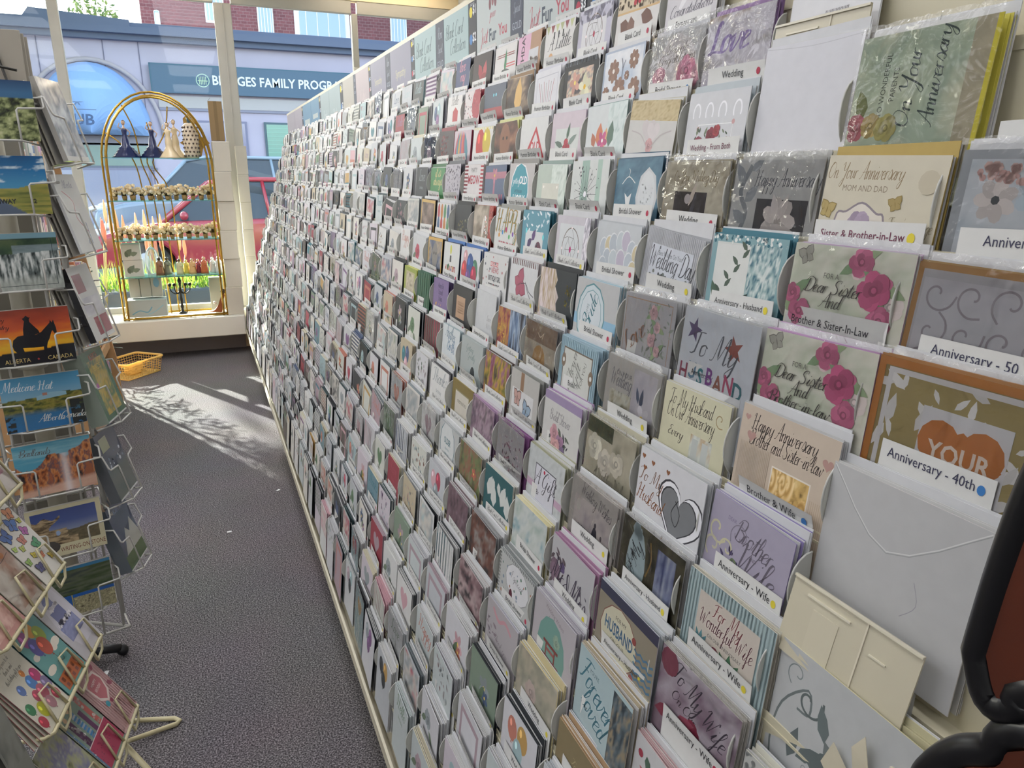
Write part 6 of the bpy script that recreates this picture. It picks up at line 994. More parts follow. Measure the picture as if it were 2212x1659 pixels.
# aisle side: upright stacks seen almost edge-on
RS = [(1.640, 'postcard', 'grey-white city postcard', .010, [('p', 0, 0, 1, 1.35, P_blob(['#8c94a0', '#c4c8cc', '#6c7684', '#dcdcdc'], 4, 2), 20, 26)], '#a8a49c'),
      (1.445, 'postcard', 'white postcard with red and blue line drawings', .006, [('n', [(.2, .3), (.5, .5), (.4, .8), (.7, 1.1)], .02, '#a85860'), ('n', [(.6, 1.0), (.5, 1.3)], .02, '#3c5480'), ('n', [(.7, .9), (.65, 1.3)], .02, '#3c5480'), ('s', .5, .25, .14, 'Alberta', '#7c7c88')], '#cfcfcf'),
      (1.245, 'booklet', 'white booklet with dark red blocks and a black spine', .014, [('r', .1, .15, .5, .5, '#8c4450'), ('r', .3, 1.0, .95, 1.35, '#8c3040'), ('p', .1, .6, .9, .95, P_blob(['#b8b4bc', '#dcdcdc'], 3, 2), 8, 6)], '#222226'),
      (1.050, 'paperback', 'thick green paperback with a yellow cover picture', .042, [('r', 0, 0, 1, 1.4, '#3c6844'), ('p', .14, .2, .86, 1.3, P_blob(['#8c7c30', '#c8a83c', '#4c7040', '#b89448'], 6, 8), 16, 22), ('b', .5, .2, .16, 'ALBERTA', '#b0543c', 0, 0, .7), ('b', .5, .42, .16, 'BIRDS', '#d8b84c'), ('d', .2, .7, .06, '#a84890')], '#8a9488'),
      (.850, 'guidebook', 'dark slate-blue guidebook with white blossom', .026, [('r', 0, 0, 1, 1.4, '#3a4258'), ('r', .12, .12, .5, .4, '#a8ac88'), ('D', 60, .1, .5, .9, 1.35, .035, ['#b8bcc4', '#5c6878', '#3c4450'], 2), ('p', 0, .8, 1, 1.4, P_blob(['#2c3430', '#4c5448'], 5, 4), 12, 10)], '#5c6064'),
      (.660, 'guidebook', 'navy guidebook with a white mountain and green foot', .032, [('r', 0, 0, 1, 1.4, '#2c3c60'), ('b', .5, .22, .14, 'MOUNTAIN', '#8c98b0', 0, 0, .7), ('P', [(.1, 1.1), (.45, .6), (.6, .75), (.8, .5), (1, .9), (1, 1.1)], '#b8b8b0'), ('r', 0, 1.1, 1, 1.4, '#3c5c34')], '#5c646c')]
for i, (z, kind, lab, th, ops, edge) in enumerate(RS):
    Mf = face('right', .125, 14, z); M = SM @ Mf; bracket(Mf @ Matrix.Translation((0, 0, th*.0)), .125, .178)
    b = MB(); card_mesh(b, .12, .172, '#cdcdc8', ops, th, edge=edge, back='#9c9c98'); tag(b.build(kind, POST, None, M @ Matrix.Translation((-.06, 0, .002))), lab+' on the aisle side', kind)
    if i < 3:
        for n_ in range(3):
            b = MB(); card_mesh(b, .12, .17, '#b0aca4', [], .003, edge='#989488', back='#a09c94'); tag(b.build('postcard', POST, None, M @ Matrix.Translation((-.06+.002*n_, -.004, -.002-th-.009*(n_+1)))), 'grey-backed postcard behind the %s' % lab, 'postcard', 'postcards on the aisle side, %s tier' % ORD[i])
for side, zs in (('back', RS), ('left', RS)):
    for i, r_ in enumerate(zs):
        z = r_[0]-.02; Mf = face(side, .105, 12, z); M = SM @ Mf; b = MB(); card_mesh(b, .135, .172, '#8c9498', [('p', 0, 0, 1, 1.27, P_blob(['#7c8488', '#a8acac', '#5c6468'], 3, i), 6, 8)], .004, edge='#9c988e', back='#a29e94')
        b.M = frame((0, 0, -.0042), (-1, 0, 0), (0, 1, 0), (0, 0, -1)); A = Art(b, .135, .172); A.u0 = 0; A.run([]); b.M = Matrix()
        tag(b.build('postcard', POST, None, M @ Matrix.Translation((-.0675, 0, 0))), 'grey-backed tall postcard, %s tier on the %s of the wire spinner' % (ORD[i], {'back': 'window side', 'left': 'left side'}[side]), 'postcard')
        bracket(Mf, .135, .178)

# ---------------- cream wire card stand at the lower left ----------------
CW = mat('cream_wire', '#c9bf98', .32, spec=.6); st = thing('wire_card_stand', 'cream wire greeting card stand with reclining pockets at the lower left', 'card stand', T(-.55, 1.55, 0)); SI = T(-.55, 1.55, 0).inverted()
dirx = Vector((.155, 1, 0)).normalized(); lean = math.radians(32); nb_ = Vector((-dirx.y, dirx.x, 0)); upv = nb_*math.sin(lean)+Vector((0, 0, 1))*math.cos(lean); outv = dirx.cross(upv)
def spart(name, b): o = b.build(name, CW, st); o.data.transform(SI); return o
tiers = [(-.443, 1.02, 'top'), (-.397, .828, 'second'), (-.347, .632, 'third'), (-.302, .438, 'fourth'), (-.253, .232, 'bottom')]
BLEN = .335
for x, z, nm in tiers:
    far = Vector((x, 1.70, z)); near_ = far-dirx*BLEN; b = MB(); back = upv*.02+nb_*.12
    b.tube([near_+nb_*.16+Vector((0, 0, .0)), near_+nb_*.012, near_+dirx*.012, far-dirx*.012, far+nb_*.012, far+nb_*.16], .0039, '#ccb', 8); spart('tier_bar', b)
    for i in range(3):
        c = far-dirx*(.055+.111*i); b = MB(); b.tube([c+dirx*.036, c+dirx*.030+upv*.062+outv*.008, c-dirx*.006+upv*.068+outv*.008, c-dirx*.022, c-dirx*.022], .0027, '#ccb', 6)
        b.tube([c+dirx*.04-Vector((0, 0, .0)), c+dirx*.034-Vector((0, 0, .03)), c-dirx*.0-Vector((0, 0, .034)), c-dirx*.02], .003, '#ccb', 6); spart('pocket_clip', b)
    b = MB(); b.tube([far+nb_*.16, near_+nb_*.16], .0035, '#ccb', 6); spart('rear_bar', b)
for e in (0, BLEN):
    b = MB(); p0_ = Vector((-.27, 1.70, .02))-dirx*e; b.tube([p0_+nb_*.06, Vector((-.347, 1.7, .632))-dirx*e+nb_*.1, Vector((-.47, 1.7, 1.12))-dirx*e+nb_*.1], .005, '#ccb', 8); spart('upright', b)
b = MB(); b.tube([(-.31, 1.72, .17), (-.30, 1.93, .012), (-.205, 1.905, .008), (-.192, 1.893, .006), (-.20, 1.882, .006), (-.31, 1.845, .02), (-.31, 1.70, .12)], .0065, '#ccb', 8); spart('foot', b)
b = MB(); b.tube([(-.31, 1.66, .2), (-.19, 1.60, .006), (-.17, 1.52, .006), (-.2, 1.45, .006), (-.33, 1.40, .15)], .0065, '#ccb', 8); spart('foot', b)
b = MB(); b.tube([(-.45, 1.72, .3), (-.75, 1.85, .006), (-.82, 1.8, .006), (-.72, 1.6, .006), (-.48, 1.45, .3)], .0065, '#ccb', 8); spart('foot', b)
fly = [('y', .2, .14, 0.125, '#a85c88', .4), ('y', .42, .2, 0.112, '#c8b84c', 0), ('y', .6, .42, 0.213, '#4c74b4', .5), ('y', .8, .22, 0.188, '#c8845c', .3), ('y', .22, .5, 0.213, '#4c6ca8', -.4), ('y', .5, .75, 0.150, '#b87868', 0), ('y', .76, .66, 0.150, '#a8609c', .6), ('y', .3, .86, 0.100, '#a8b054', .2), ('y', .75, 1.0, 0.175, '#4c8c64', -.3), ('y', .4, 1.1, 0.100, '#c8b84c', .4), ('y', .6, 1.22, 0.100, '#c87c5c', 0), ('y', .12, 1.12, 0.112, '#8cac5c', 0), ('y', .88, .45, 0.088, '#b8b84c', .2), ('y', .1, .76, 0.088, '#a8c060', .3), ('y', .25, 1.35, 0.150, '#5c5c84', .2), ('y', .8, 1.36, 0.112, '#c8b04c', .1)]
cake = [('P', [(.3, .1), (.9, .2), (1, .9), (.8, 1.45), (.3, 1.45), (.1, .9)], '#c4c0c8'), ('d', .5, .28, .16, '#6c7098', .1), ('r', .36, .26, .64, .42, '#787ca4'), ('r', .28, .5, .72, .76, '#6c7098'), ('r', .16, .84, .84, 1.2, '#7c80a8'), ('D', 24, .3, .42, .7, .5, .03, ['#e0dce0'], 2), ('D', 30, .2, .76, .8, .84, .035, ['#e0dce0', '#4c4c5c'], 3), ('p', .18, .88, .82, 1.18, P_blob(['#686c94', '#9094b8', '#7c80a8'], 4, 3), 10, 8), ('S', .42, .06, .6, .2, 4, '#6c7098', 1)]
tealb = [('r', 0, 0, 1, 1.6, '#5f9490'), ('d', .2, .12, .1, '#d0c8b8', .06), ('d', .85, .85, .16, '#d8cfc0', .09), ('d', .72, .9, .1, '#d8cfc0', .07), ('d', .2, 1.1, .16, '#d8cfc0', .08), ('d', .16, .72, .1, '#c8c0b4', .07), ('B', .3, .34, .15, '#8c4880'), ('B', .56, .3, .14, '#c88c3c'), ('B', .7, .5, .15, '#8c9c40'), ('B', .36, .6, .16, '#54508c'), ('B', .56, .72, .17, '#b0503c'), ('n', [(.56, .92), (.58, 1.1), (.54, 1.25)], .01, '#443'), ('n', [(.48, 1.12), (.7, 1.06), (.66, 1.2), (.5, 1.1)], .01, '#443'), ('r', .1, 1.3, .95, 1.6, '#b06038'), ('S', .12, 1.34, .93, 1.44, 5, '#7c4438', 1), ('S', .12, 1.48, .93, 1.56, 5, '#7c4438', 1)]
white = [('s', .5, .26, .09, 'anything more to do', '#3c3830', 0, 0, .62), ('s', .5, .4, .09, 'than to send', '#3c3830', 0, 0, .62), ('s', .5, .54, .09, 'this birthday gift to you', '#3c3830', 0, 0, .62)]+[('B', u, v, r, c) for u, v, r, c in ((.66, .62, .06, '#d0803c'), (.34, .78, .09, '#5c74a8'), (.66, .86, .12, '#4c78b0'), (.86, .84, .12, '#a83c68'), (.14, 1.1, .1, '#3c7850'), (.5, 1.08, .1, '#b04c60'), (.68, 1.12, .13, '#b05c6c'), (.9, 1.1, .12, '#7c7090'), (.36, 1.3, .13, '#b8b83c'), (.62, 1.36, .11, '#a87880'), (.86, 1.36, .1, '#b84c5c'), (.12, 1.42, .1, '#b03848'))]
pinks = [('S', 0, 0, 1, 1.6, 14, '#bd8c8c', 1), ('P', [(.2, .35), (.45, .25), (.75, .3), (.82, .55), (.7, .85), (.45, .98), (.25, .8)], '#d8c4bc'), ('P', [(.25, .4), (.46, .3), (.71, .35), (.77, .56), (.66, .8), (.46, .92), (.3, .76)], '#b4646c'), ('t', .5, .5, .1, 'HAPPY', '#e0d4cc'), ('t', .5, .64, .1, 'BIRTHDAY', '#e0d4cc', 0, 0, .7), ('P', [(0, .02), (.2, .02), (.1, .16)], '#4c7484'), ('P', [(.22, .02), (.42, .02), (.32, .16)], '#5c8478'), ('P', [(.44, .02), (.64, .02), (.54, .16)], '#8c3c54'), ('l', .8, .75, .2, .6, '#8c4858', .6), ('l', .76, .3, .16, -.6, '#8c3850', .6), ('d', .34, .98, .07, '#3c90a0'), ('d', .5, 1.02, .05, '#8c3c54')]
candl = [('r', 0, 0, 1, .95, '#7c9080'), ('l', .2, .32, .16, -1.57, '#d8b890', .7), ('l', .42, .26, .16, -1.57, '#d8b890', .7), ('l', .62, .2, .15, -1.57, '#d8b890', .7), ('l', .82, .14, .15, -1.57, '#d8b890', .7), ('r', .12, .34, .28, 1.0, '#4c2848'), ('D', 14, .13, .36, .27, .98, .035, ['#d8d0cc'], 2), ('r', .36, .3, .5, 1.0, '#3878a8'), ('S', .36, .34, .5, .98, 7, '#d4dce0', 0), ('r', .56, .42, .68, 1.0, '#5c2c54'), ('r', .76, .2, .9, 1.0, '#b85c54'), ('D', 12, .77, .22, .89, .95, .035, ['#e0d8d0'], 5), ('r', 0, 1.0, 1, 1.6, '#a83c58'), ('r', 0, .98, 1, 1.0, '#d8c8c4'), ('D', 60, .02, 1.04, .98, 1.5, .016, ['#84304c'], 7), ('r', 0, 0, .05, 1.6, '#5c7c98'), ('D', 20, 0, 0, .05, 1.5, .014, ['#e0e0dc'], 9)]
STC = {0: [('pale card with a blue watercolour flower', '#cfcac4', [('l', .4, .5, .4, -1, '#6c9cac', .6), ('l', .4, .5, .36, .4, '#7ca8b8', .6), ('n', [(.1, .6), (.5, .5), (.9, .6)], .02, '#6c8c94')], 0), ('pale grey card on the highest reclining pocket', '#c4c0bc', [], 0), ('plain ivory card on the highest reclining pocket', '#c8c4b4', [], 0)],
 1: [('card with a large blue blossom and pink square at the left edge', '#d0c8c0', [('F', .5, .5, .3, '#6c9cac', '#d8d0c8', 6), ('r', .6, 1.0, .8, 1.3, '#b88c98'), ('n', [(.1, .8), (.5, .74), (.9, .84)], .02, '#5c8490')], 2), ('white floral card, middle of the second reclining tier', '#ccc6bc', [('R', .5, .6, .2, '#b8a094', 2)], 0), ('beige card, near end of the second reclining tier', '#c0b8a4', [], 0)],
 2: [('white card covered with coloured butterflies', '#cfcbc2', fly, 1), ('cellophane-wrapped ivory card with a brown watercolour gown', '#c9beb0', [('p', 0, 0, 1, 1.55, P_blob(['#c8bcb0', '#d8d0c4', '#b08c78', '#d4cabc'], 3, 6), 20, 30), ('n', [(.1, .5), (.5, .7), (.95, .66)], .015, '#6c5854'), ('d', .75, .62, .08, '#c08458', .06), ('l', .2, .3, .2, .2, '#54506c', .6)], 2), ('pink frosted card under a pale green one', '#b98880', [('p', 0, .5, 1, 1.55, P_blob(['#a87870', '#c89c90', '#d8b4a8'], 12, 4), 24, 30), ('r', 0, 0, 1, .5, '#b4b094')], 0)],
 3: [('die-cut card of a blue tiered cake', '#b8b4b8', cake, 0), ('teal card with a bunch of painted balloons, fanned stack behind', '#5f9490', tealb, 0), ('white card with balloons and a handwritten birthday verse', '#cfc9b8', white, 0)],
 4: [('pink card with a shield reading Happy Birthday', '#c09a98', pinks, 0), ('green and crimson card with four patterned candles', '#7c9080', candl, 0), ('green meadow card beside the candle card', '#8c8c74', [('p', 0, 0, 1, 1.5, P_blob(['#4c5430', '#a8a880', '#7c7c9c', '#c8c8a8'], 6, 9), 24, 34)], 0)]}
for ti, (x, z, nm) in enumerate(tiers):
    far = Vector((x, 1.70, z))
    for i, (lab, base, ops, slv) in enumerate(STC[ti]):
        o0 = far-dirx*(.108+.111*i)+upv*.176+outv*.002+nb_*.004; M = frame(o0, dirx, upv, outv); edge = {(3, 1): '#1c4858', (4, 0): '#5c3c48', (3, 2): '#8c3c48'}.get((ti, i), '#c4bfb2')
        nback = {(3, 1): 7, (4, 0): 5, (3, 2): 4}.get((ti, i), 1)
        for n_ in range(nback):
            b = MB(); card_mesh(b, .104, .172, base, [], .0012, edge=edge, back='#b8b4a8'); tag(b.build('greeting_card', PAPER, None, M @ Matrix.Translation((-.002*n_, -.003, -.0045*(n_+1))) @ Matrix.Rotation(-.022*(n_+1), 4, 'Z') @ Matrix.Rotation(.012*(n_+1), 4, 'X')), 'card fanned behind the %s' % ' '.join(lab.split()[:9]), 'card', 'cards behind the front ones, wire stand pocket %d' % (ti*3+i))
        b = MB(); A = card_mesh(b, .106, .174, base, ops, .0012, edge=edge); o = b.build('greeting_card', GLOSS if slv != 1 else SLEEVE_PRINT, None, M); tag(o, lab, 'card')
        if slv == 2:
            s_ = MB(); qq = random.Random(i); vs = [(-.004+.112*a_/8, .006-.182*b_/12, A.z+.001+(qq.uniform(0, .0016) if 0 < a_ < 8 else 0)) for b_ in range(13) for a_ in range(9)]; s_.mesh(vs, [(b_*9+a_, (b_+1)*9+a_, (b_+1)*9+a_+1, b_*9+a_+1) for b_ in range(12) for a_ in range(8)], '#fff'); tag(s_.build('cellophane_sleeve', CELLO, o), 'clear crinkled wrapping')

# ---------------- chair in front of the near end of the display ----------------
ch = thing('office_chair', 'office chair with reddish-brown wood back panels in thick black rims, cut by the right edge', 'chair', T(.34, -.056, 0)); BKR = mat('black_rubber', '#0c0c0f', .28, spec=.5); WP = mat('red_brown_wood', '#57240f', .4, var=.25, vscale=9, coat=.1)
def pad(pts, name):
    """pts: outline in (y, z) local; a slab with a rounded rim"""
    p = crom([(a, c) for a, c in pts]+[pts[0]], 5)[:-1]; b = MB(); c0 = (sum(a for a, _ in p)/len(p), sum(c for _, c in p)/len(p))
    inn = [(c0[0]+(a-c0[0])*.97, c0[1]+(c-c0[1])*.94) for a, c in p]; b.extr([(.0, a, c) for a, c in inn], (.018, 0, 0), '#6c3014'); o = b.build(name, WP, ch)
    b = MB(); b.tube([(.006, a, c) for a, c in p], .0088, '#111', 12, closed=True); b.build('rim', BKR, o)
pad([(.2605, 1.215), (.256, 1.27), (.249, 1.32), (.232, 1.39), (.2, 1.43), (.04, 1.455), (-.12, 1.43), (-.15, 1.39), (-.17, 1.32), (-.178, 1.27), (-.182, 1.215), (-.165, 1.197), (-.14, 1.212), (.04, 1.30), (.218, 1.222), (.238, 1.199), (.251, 1.195)], 'upper_back_panel')
pad([(.28, 1.05), (.276, 1.115), (.270, 1.137), (.258, 1.156), (.244, 1.169), (.218, 1.198), (.04, 1.272), (-.14, 1.198), (-.165, 1.165), (-.185, 1.137), (-.19, 1.05), (-.15, .93), (.04, .9), (.22, .93)], 'lower_back_panel')
b = MB(); b.box(.018, .02, .62, .032, .08, 1.36, '#111'); b.box(-.06, .02, .6, .032, .08, .615, '#111'); b.build('spine_bar', BKR, ch)
b = MB(); b.bbox(-.36, -.23, .615, .02, .2, .67, '#222', .02); b.build('seat', mat('black_fabric', '#1a1a1c', .8), ch)
b = MB(); b.tube([(-.16, 0, .1), (-.16, 0, .6)], .025, '#111', 12); b.build('gas_post', BKR, ch)
for i in range(5):
    a = i*1.2566+.3; b = MB(); b.tube([(-.16, 0, .1), (-.16+.27*math.cos(a)*.8, .27*math.sin(a)*.8, .065)], [.02, .013], '#111', 8); b.ball((-.16+.22*math.cos(a), .22*math.sin(a), .03), .029, '#111', 10); b.build('leg', BKR, ch)
# loose bits on the carpet
for i, (x, y, lab) in enumerate(((-.02, 3.02, 'scrap of white paper on the carpet in mid aisle'), (.212, 3.38, 'tiny white paper scrap on the carpet near the display foot'), (-.40, 2.2, 'white paper sliver on the carpet under the wire stand'))):
    b = MB(); b.box(-.009, -.006, .001, .009, .006, .003, '#ddd'); tag(b.build('paper_scrap', PAPER, None, T(x, y, 0, 40*i)), lab, 'paper scrap')

l2 = math.radians(13); up2 = nb_*math.sin(l2)+Vector((0, 0, 1))*math.cos(l2); out2 = dirx.cross(up2)
for i in range(6):
    M = frame(Vector((-.345-.013*i, 1.20, .385))+up2*(.27-.012*i), dirx, up2, out2); b = MB(); card_mesh(b, .055, .27, '#84847c', [('p', 0, 0, 1, 2.6, P_blob(['#5c5c58', '#8c8c84', '#74746c'], 4, i), 6, 12)] if i == 0 else [], .004, edge='#8a8a82', back='#6c6c66')
    tag(b.build('greeting_card', PAPER, None, M), 'grey tall card in the fanned pile at the extreme lower left corner', 'card', 'grey pile at the lower left corner')
# ---------------- outside: street, cars, the buildings opposite ----------------
def fasadM(x, z, y=20): return frame((x, y, z), (1, 0, 0), (0, 0, 1), (0, -1, 0))
b = MB(); b.box(-14, 6.86, -.12, 14, 9.3, -.06, '#c8c0b0'); tag(b.build('sidewalk', mat('pale_concrete', '#b9b0a0', .9, var=.06, vscale=3)), kind='structure')
b = MB(); b.box(-14, 9.3, -.16, 14, 16.5, -.12, '#555'); tag(b.build('road', mat('asphalt', '#84848a', .9, var=.06, vscale=6)), kind='structure')
b = MB(); b.box(-14, 16.5, -.12, 14, 40, -.05, '#999'); tag(b.build('far_sidewalk', mat('pale_concrete', '#b9b0a0', .9)), kind='structure')
# stucco building with awning and sign
STU = mat('lilac_stucco', '#b7b1c6', .85, var=.05, vscale=1.2, bump=.1, bscale=40); TRIM = mat('slate_trim', '#5c6884', .6)
B = thing('stucco_building', 'long low lilac stucco building across the street with a dark cornice', 'building', T(0, 20, 0))
b = MB(); b.box(-16, 0, -.06, 14, 6, 4.42, '#aaa'); b.build('wall', STU, B)
b = MB(); b.box(-16.2, -.35, 4.42, 14.2, 6, 4.56, '#667'); b.box(-16.1, -.2, 4.3, 14.1, 6, 4.42, '#8890a4'); b.box(-16.1, -.12, 4.56, 14.1, 6, 4.68, '#556'); b.extr([(-3.1, -.3, 4.56), (-2.9, -.3, 4.82), (-1.0, -.3, 4.7), (-1.0, -.3, 4.56)], (0, 3, 0), '#6c7894'); b.build('cornice', TRIM, B)
b = MB()
for x in (-.9, -1.62, -2.9): b.box(x, -.012, 3.2 if x != -.9 else 0, x+.02, 0, 4.3, '#77758c')
b.box(-.6, -.06, 2.92, 14, 0, 3.18, '#b4b0b4'); b.box(-.6, -.05, 2.86, 14, 0, 2.92, '#8c8ca0'); b.box(-5, -.06, 2.06, -.8, 0, 2.26, '#8c8a98'); b.box(-5, -.05, 1.5, -.8, 0, 1.56, '#77788c'); b.build('moulding', mat('stucco_trim', None, .8), B)
def pane(x0, z0, x1, z1, name, col, frame_c='#6c7488', grid=0, parent=B, yy=0):
    b = MB(); b.box(x0-.05, yy-.06, z0-.05, x1+.05, yy-.01, z1+.05, frame_c); w_ = b.build(name, mat('frame_print', None, .5), parent)
    b = MB(); b.box(x0, yy-.07, z0, x1, yy-.06, z1, col)
    if grid:
        for i in range(1, 22): b.box(x0, yy-.075, z0+(z1-z0)*i/22, x1, yy-.07, z0+(z1-z0)*(i/22)+.012, pal(col, 1.35))
    b.build('glass', mat('far_window_glass', None, .12, spec=.8), w_)
pane(-3.1, 1.6, -.9, 2.05, 'window', '#8ca09c'); pane(1.75, .5, 2.75, 2.6, 'window', '#5c948c', '#4c6470', 1); pane(.15, .9, 1.25, 2.6, 'recess_panel', '#8c8aa8', '#7c7c98'); pane(3.1, .5, 4.1, 2.6, 'window', '#5c948c', '#4c6470', 1); pane(-5, .5, -3.6, 2.0, 'window', '#7c8c9c'); pane(-3.0, .2, -1.0, 1.5, 'recess_panel', '#9ca0b8', '#84849c')
# arched awning
A_ = thing('arched_awning', 'pale blue domed awning lettered PUB on the stucco wall', 'awning', T(-1.96, 20, 2.27)); b = MB(); rx, rz, dp = 1.17, 1.55, 1.1; vs = []; fs = []; n1, n2 = 20, 8
for i in range(n1+1):
    a = math.pi*i/n1
    for j in range(n2+1):
        t_ = math.pi/2*j/n2; vs.append((rx*math.cos(a)*math.cos(t_)*(1+.0*i), -.06-dp*math.sin(t_)*(.25+.75*math.sin(a)**.5 if 0 < i < n1 else .25), rz*math.sin(a)*math.cos(t_)**.9 if j < n2 else .0))
fs = [(i*(n2+1)+j, (i+1)*(n2+1)+j, (i+1)*(n2+1)+j+1, i*(n2+1)+j+1) for i in range(n1) for j in range(n2)]
b.mesh(vs, fs, '#7fa4dc', smooth=False); b.build('canopy', mat('awning_fabric', '#86a9dc', .6, var=.04, vscale=2), A_)
b = MB(); b.tube([(1.22*rx*.98*math.cos(math.radians(a)), -.04, 1.04*rz*math.sin(math.radians(a))) for a in range(0, 181, 9)], .055, '#b0a8b0', 6); b.build('stone_arch', mat('stucco_trim', None, .8), A_)
b = MB(); b.M = frame((-.68, -1.22, .62), (1, 0, 0), (0, .5, .86), (0, -.86, .5)); a_ = Art(b, 1.0, .7); a_.text(.52, .55, .36, 'PUB', '#41567a', 'b'); b.mesh([(.2, -.2, .004), (.85, -.2, .004), (.85, -.18, .004), (.2, -.18, .004)], [(0, 1, 2, 3)], '#5c7090')
for i in range(6): a_.leaf(.5, .0, .12, i*1.047, '#5c7090', .3)
b.build('lettering', mat('lettering_print', None, .6), A_)
# the long sign
Sg = thing('shop_sign', 'long slate-blue sign with white capitals across the stucco building', 'sign', T(0, 20, 0)); b = MB(); b.box(-.7, -.16, 3.23, 6.2, -.07, 3.86, '#42607c'); b.box(-.7, -.162, 3.84, 6.2, -.15, 3.865, '#2f5c74'); b.box(-.72, -.162, 3.23, -.69, -.06, 3.865, '#2f5c74'); b.build('board', mat('sign_board', None, .4), Sg)
b = MB(); b.M = fasadM(.02, 3.86, -.165); a_ = Art(b, 1, .7); a_.disc(.38, .33, .15, '#a8c8b8', n=24); a_.disc(.38, .33, .13, '#42607c', n=24); a_.rect(.27, .33, .49, .345, '#b8d0b0')
for i in range(5): a_.rect(.3+.035*i, .25, .315+.035*i, .42, '#b8d0b0')
b.build('round_logo', mat('lettering_print', None, .6), Sg)
b = MB(); V, F, W = glyphs('BRIDGES FAMILY PROGRAMS', True); sx = 3.3/W; b.mesh([(.60+x*sx, -.166, 3.45+y*.29) for x, y in V], F, '#dfe6ec'); b.mesh([(.60+x*sx+.01, -.163, 3.442+y*.29) for x, y in V], F, '#3c5878'); b.build('letters', mat('lettering_print', None, .6), Sg)
# brick building behind
K = thing('brick_building', 'tall red brick building with white arched windows rising behind the stucco roof', 'building', T(0, 33, 0)); BRK = mat('brick', '#9c6c6c', .9, var=.12, vscale=3)
nt = BRK.node_tree; p_ = nt.nodes['Principled BSDF']; br = node(nt, 'ShaderNodeTexBrick'); br.inputs['Color1'].default_value = lin('#74494e')+(1,); br.inputs['Color2'].default_value = lin('#643e44')+(1,); br.inputs['Mortar'].default_value = lin('#7c6668')+(1,)
br.inputs['Scale'].default_value = 2.2; tc = node(nt, 'ShaderNodeTexCoord'); mp = node(nt, 'ShaderNodeMapping'); mp.inputs['Rotation'].default_value = (math.pi/2, 0, 0); nt.links.new(tc.outputs['Object'], mp.inputs[0]); nt.links.new(mp.outputs[0], br.inputs[0]); nt.links.new(br.outputs[0], p_.inputs['Base Color'])
b = MB(); b.box(-1.25, 0, 0, 18, 10, 9, '#a66'); b.build('wall', BRK, K); b = MB(); b.box(-1.35, -.15, 5.75, 18, 0, 5.9, '#8c7878'); b.build('string_course', mat('stucco_trim', None, .8), K)
def archwin(x0, z0, x1, z1):
    r = (x1-x0)/2; pts = [(x0, -.05, z0), (x1, -.05, z0)]+[(x0+r+r*math.cos(math.radians(a)), -.05, z1-r*.5+r*.5*math.sin(math.radians(a))) for a in range(0, 181, 20)]
    b = MB(); b.extr(pts, (0, .06, 0), '#d0d4d8'); w_ = b.build('window', mat('stucco_trim', None, .8), K); b = MB(); c_ = Vector(((x0+x1)/2, 0, (z0+z1)/2)); b.extr([(c_.x+(p[0]-c_.x)*.82, -.07, c_.z+(p[2]-c_.z)*.9) for p in pts], (0, .03, 0), '#7c98b8')
    for i in range(1, 5): x = x0+(x1-x0)*i/5; b.box(x, -.08, z0+.05, x+.03, -.07, z1-.1, '#c8ccd0')
    b.build('glass', mat('far_window_glass', None, .12, spec=.8), w_)
for x0, z0, x1, z1 in ((1.0, 7.0, 1.7, 8.8), (2.9, 6.6, 3.5, 8.6), (4.3, 6.6, 6.5, 8.2), (8.2, 6.6, 8.9, 8.2), (10.4, 6.6, 11.0, 8.0), (-.8, 6.7, -.6, 7.3)): archwin(x0, z0, x1, z1)
# trees
LEAF = mat('leaves', None, .6, var=.1)
def tree(M, label, crowns, trunk, cols, n, seed, s_=.22, group=None):
    t = thing('street_tree', label, 'tree', M, group); b = MB(); b.tube(trunk, [.16-.1*i/(len(trunk)-1) for i in range(len(trunk))], '#4c4034', 8); b.build('trunk', mat('tree_bark', '#4c4034', .9), t)
    b = MB(); q = random.Random(seed)
    for (c, r) in crowns:
        for i in range(n):
            v = Vector((q.gauss(0, 1), q.gauss(0, 1), q.gauss(0, 1))).normalized()*q.random()**.35; p = Vector((c[0]+v.x*r[0], c[1]+v.y*r[1], c[2]+v.z*r[2])); b.M = Matrix.Translation(p) @ Matrix.Rotation(q.random()*6.28, 4, Vector((q.random()-.5, q.random()-.5, q.random()-.5)).normalized()); k = s_*(.6+.8*q.random())
            b.poly([(0, 0, 0), (k*.5, k*.25, 0), (k, 0, k*.1), (k*.5, -k*.25, 0)], q.choice(cols))
    b.M = Matrix(); b.build('foliage', LEAF, t)
tree(T(-2.35, 27.6, 0), 'green tree top showing above the stucco roof, right of the left mullion', [((0, 0, 6.0), (.7, .6, 1.0)), ((.25, 0, 5.6), (.6, .5, .5)), ((-1.1, 0, 5.5), (.5, .5, .45))], [(0, 0, 0), (0, 0, 4), (.1, 0, 6)], ['#5c7444', '#7c9058', '#98a868'], 420, 5, .17)
tree(T(-9.2, 15.6, -.1), 'large unseen tree added at the left, its crown shaped to shade the shop window', [((3.8, 0, 7.1), (5.2, 1.2, 1.9))], [(0, 0, 0), (0, 0, 4), (1.5, 0, 6), (3, 0, 7)], ['#4c6438', '#5c7444'], 7000, 9, .5)  # unseen tree added as an occluder; its crown cuts off the higher sun rays
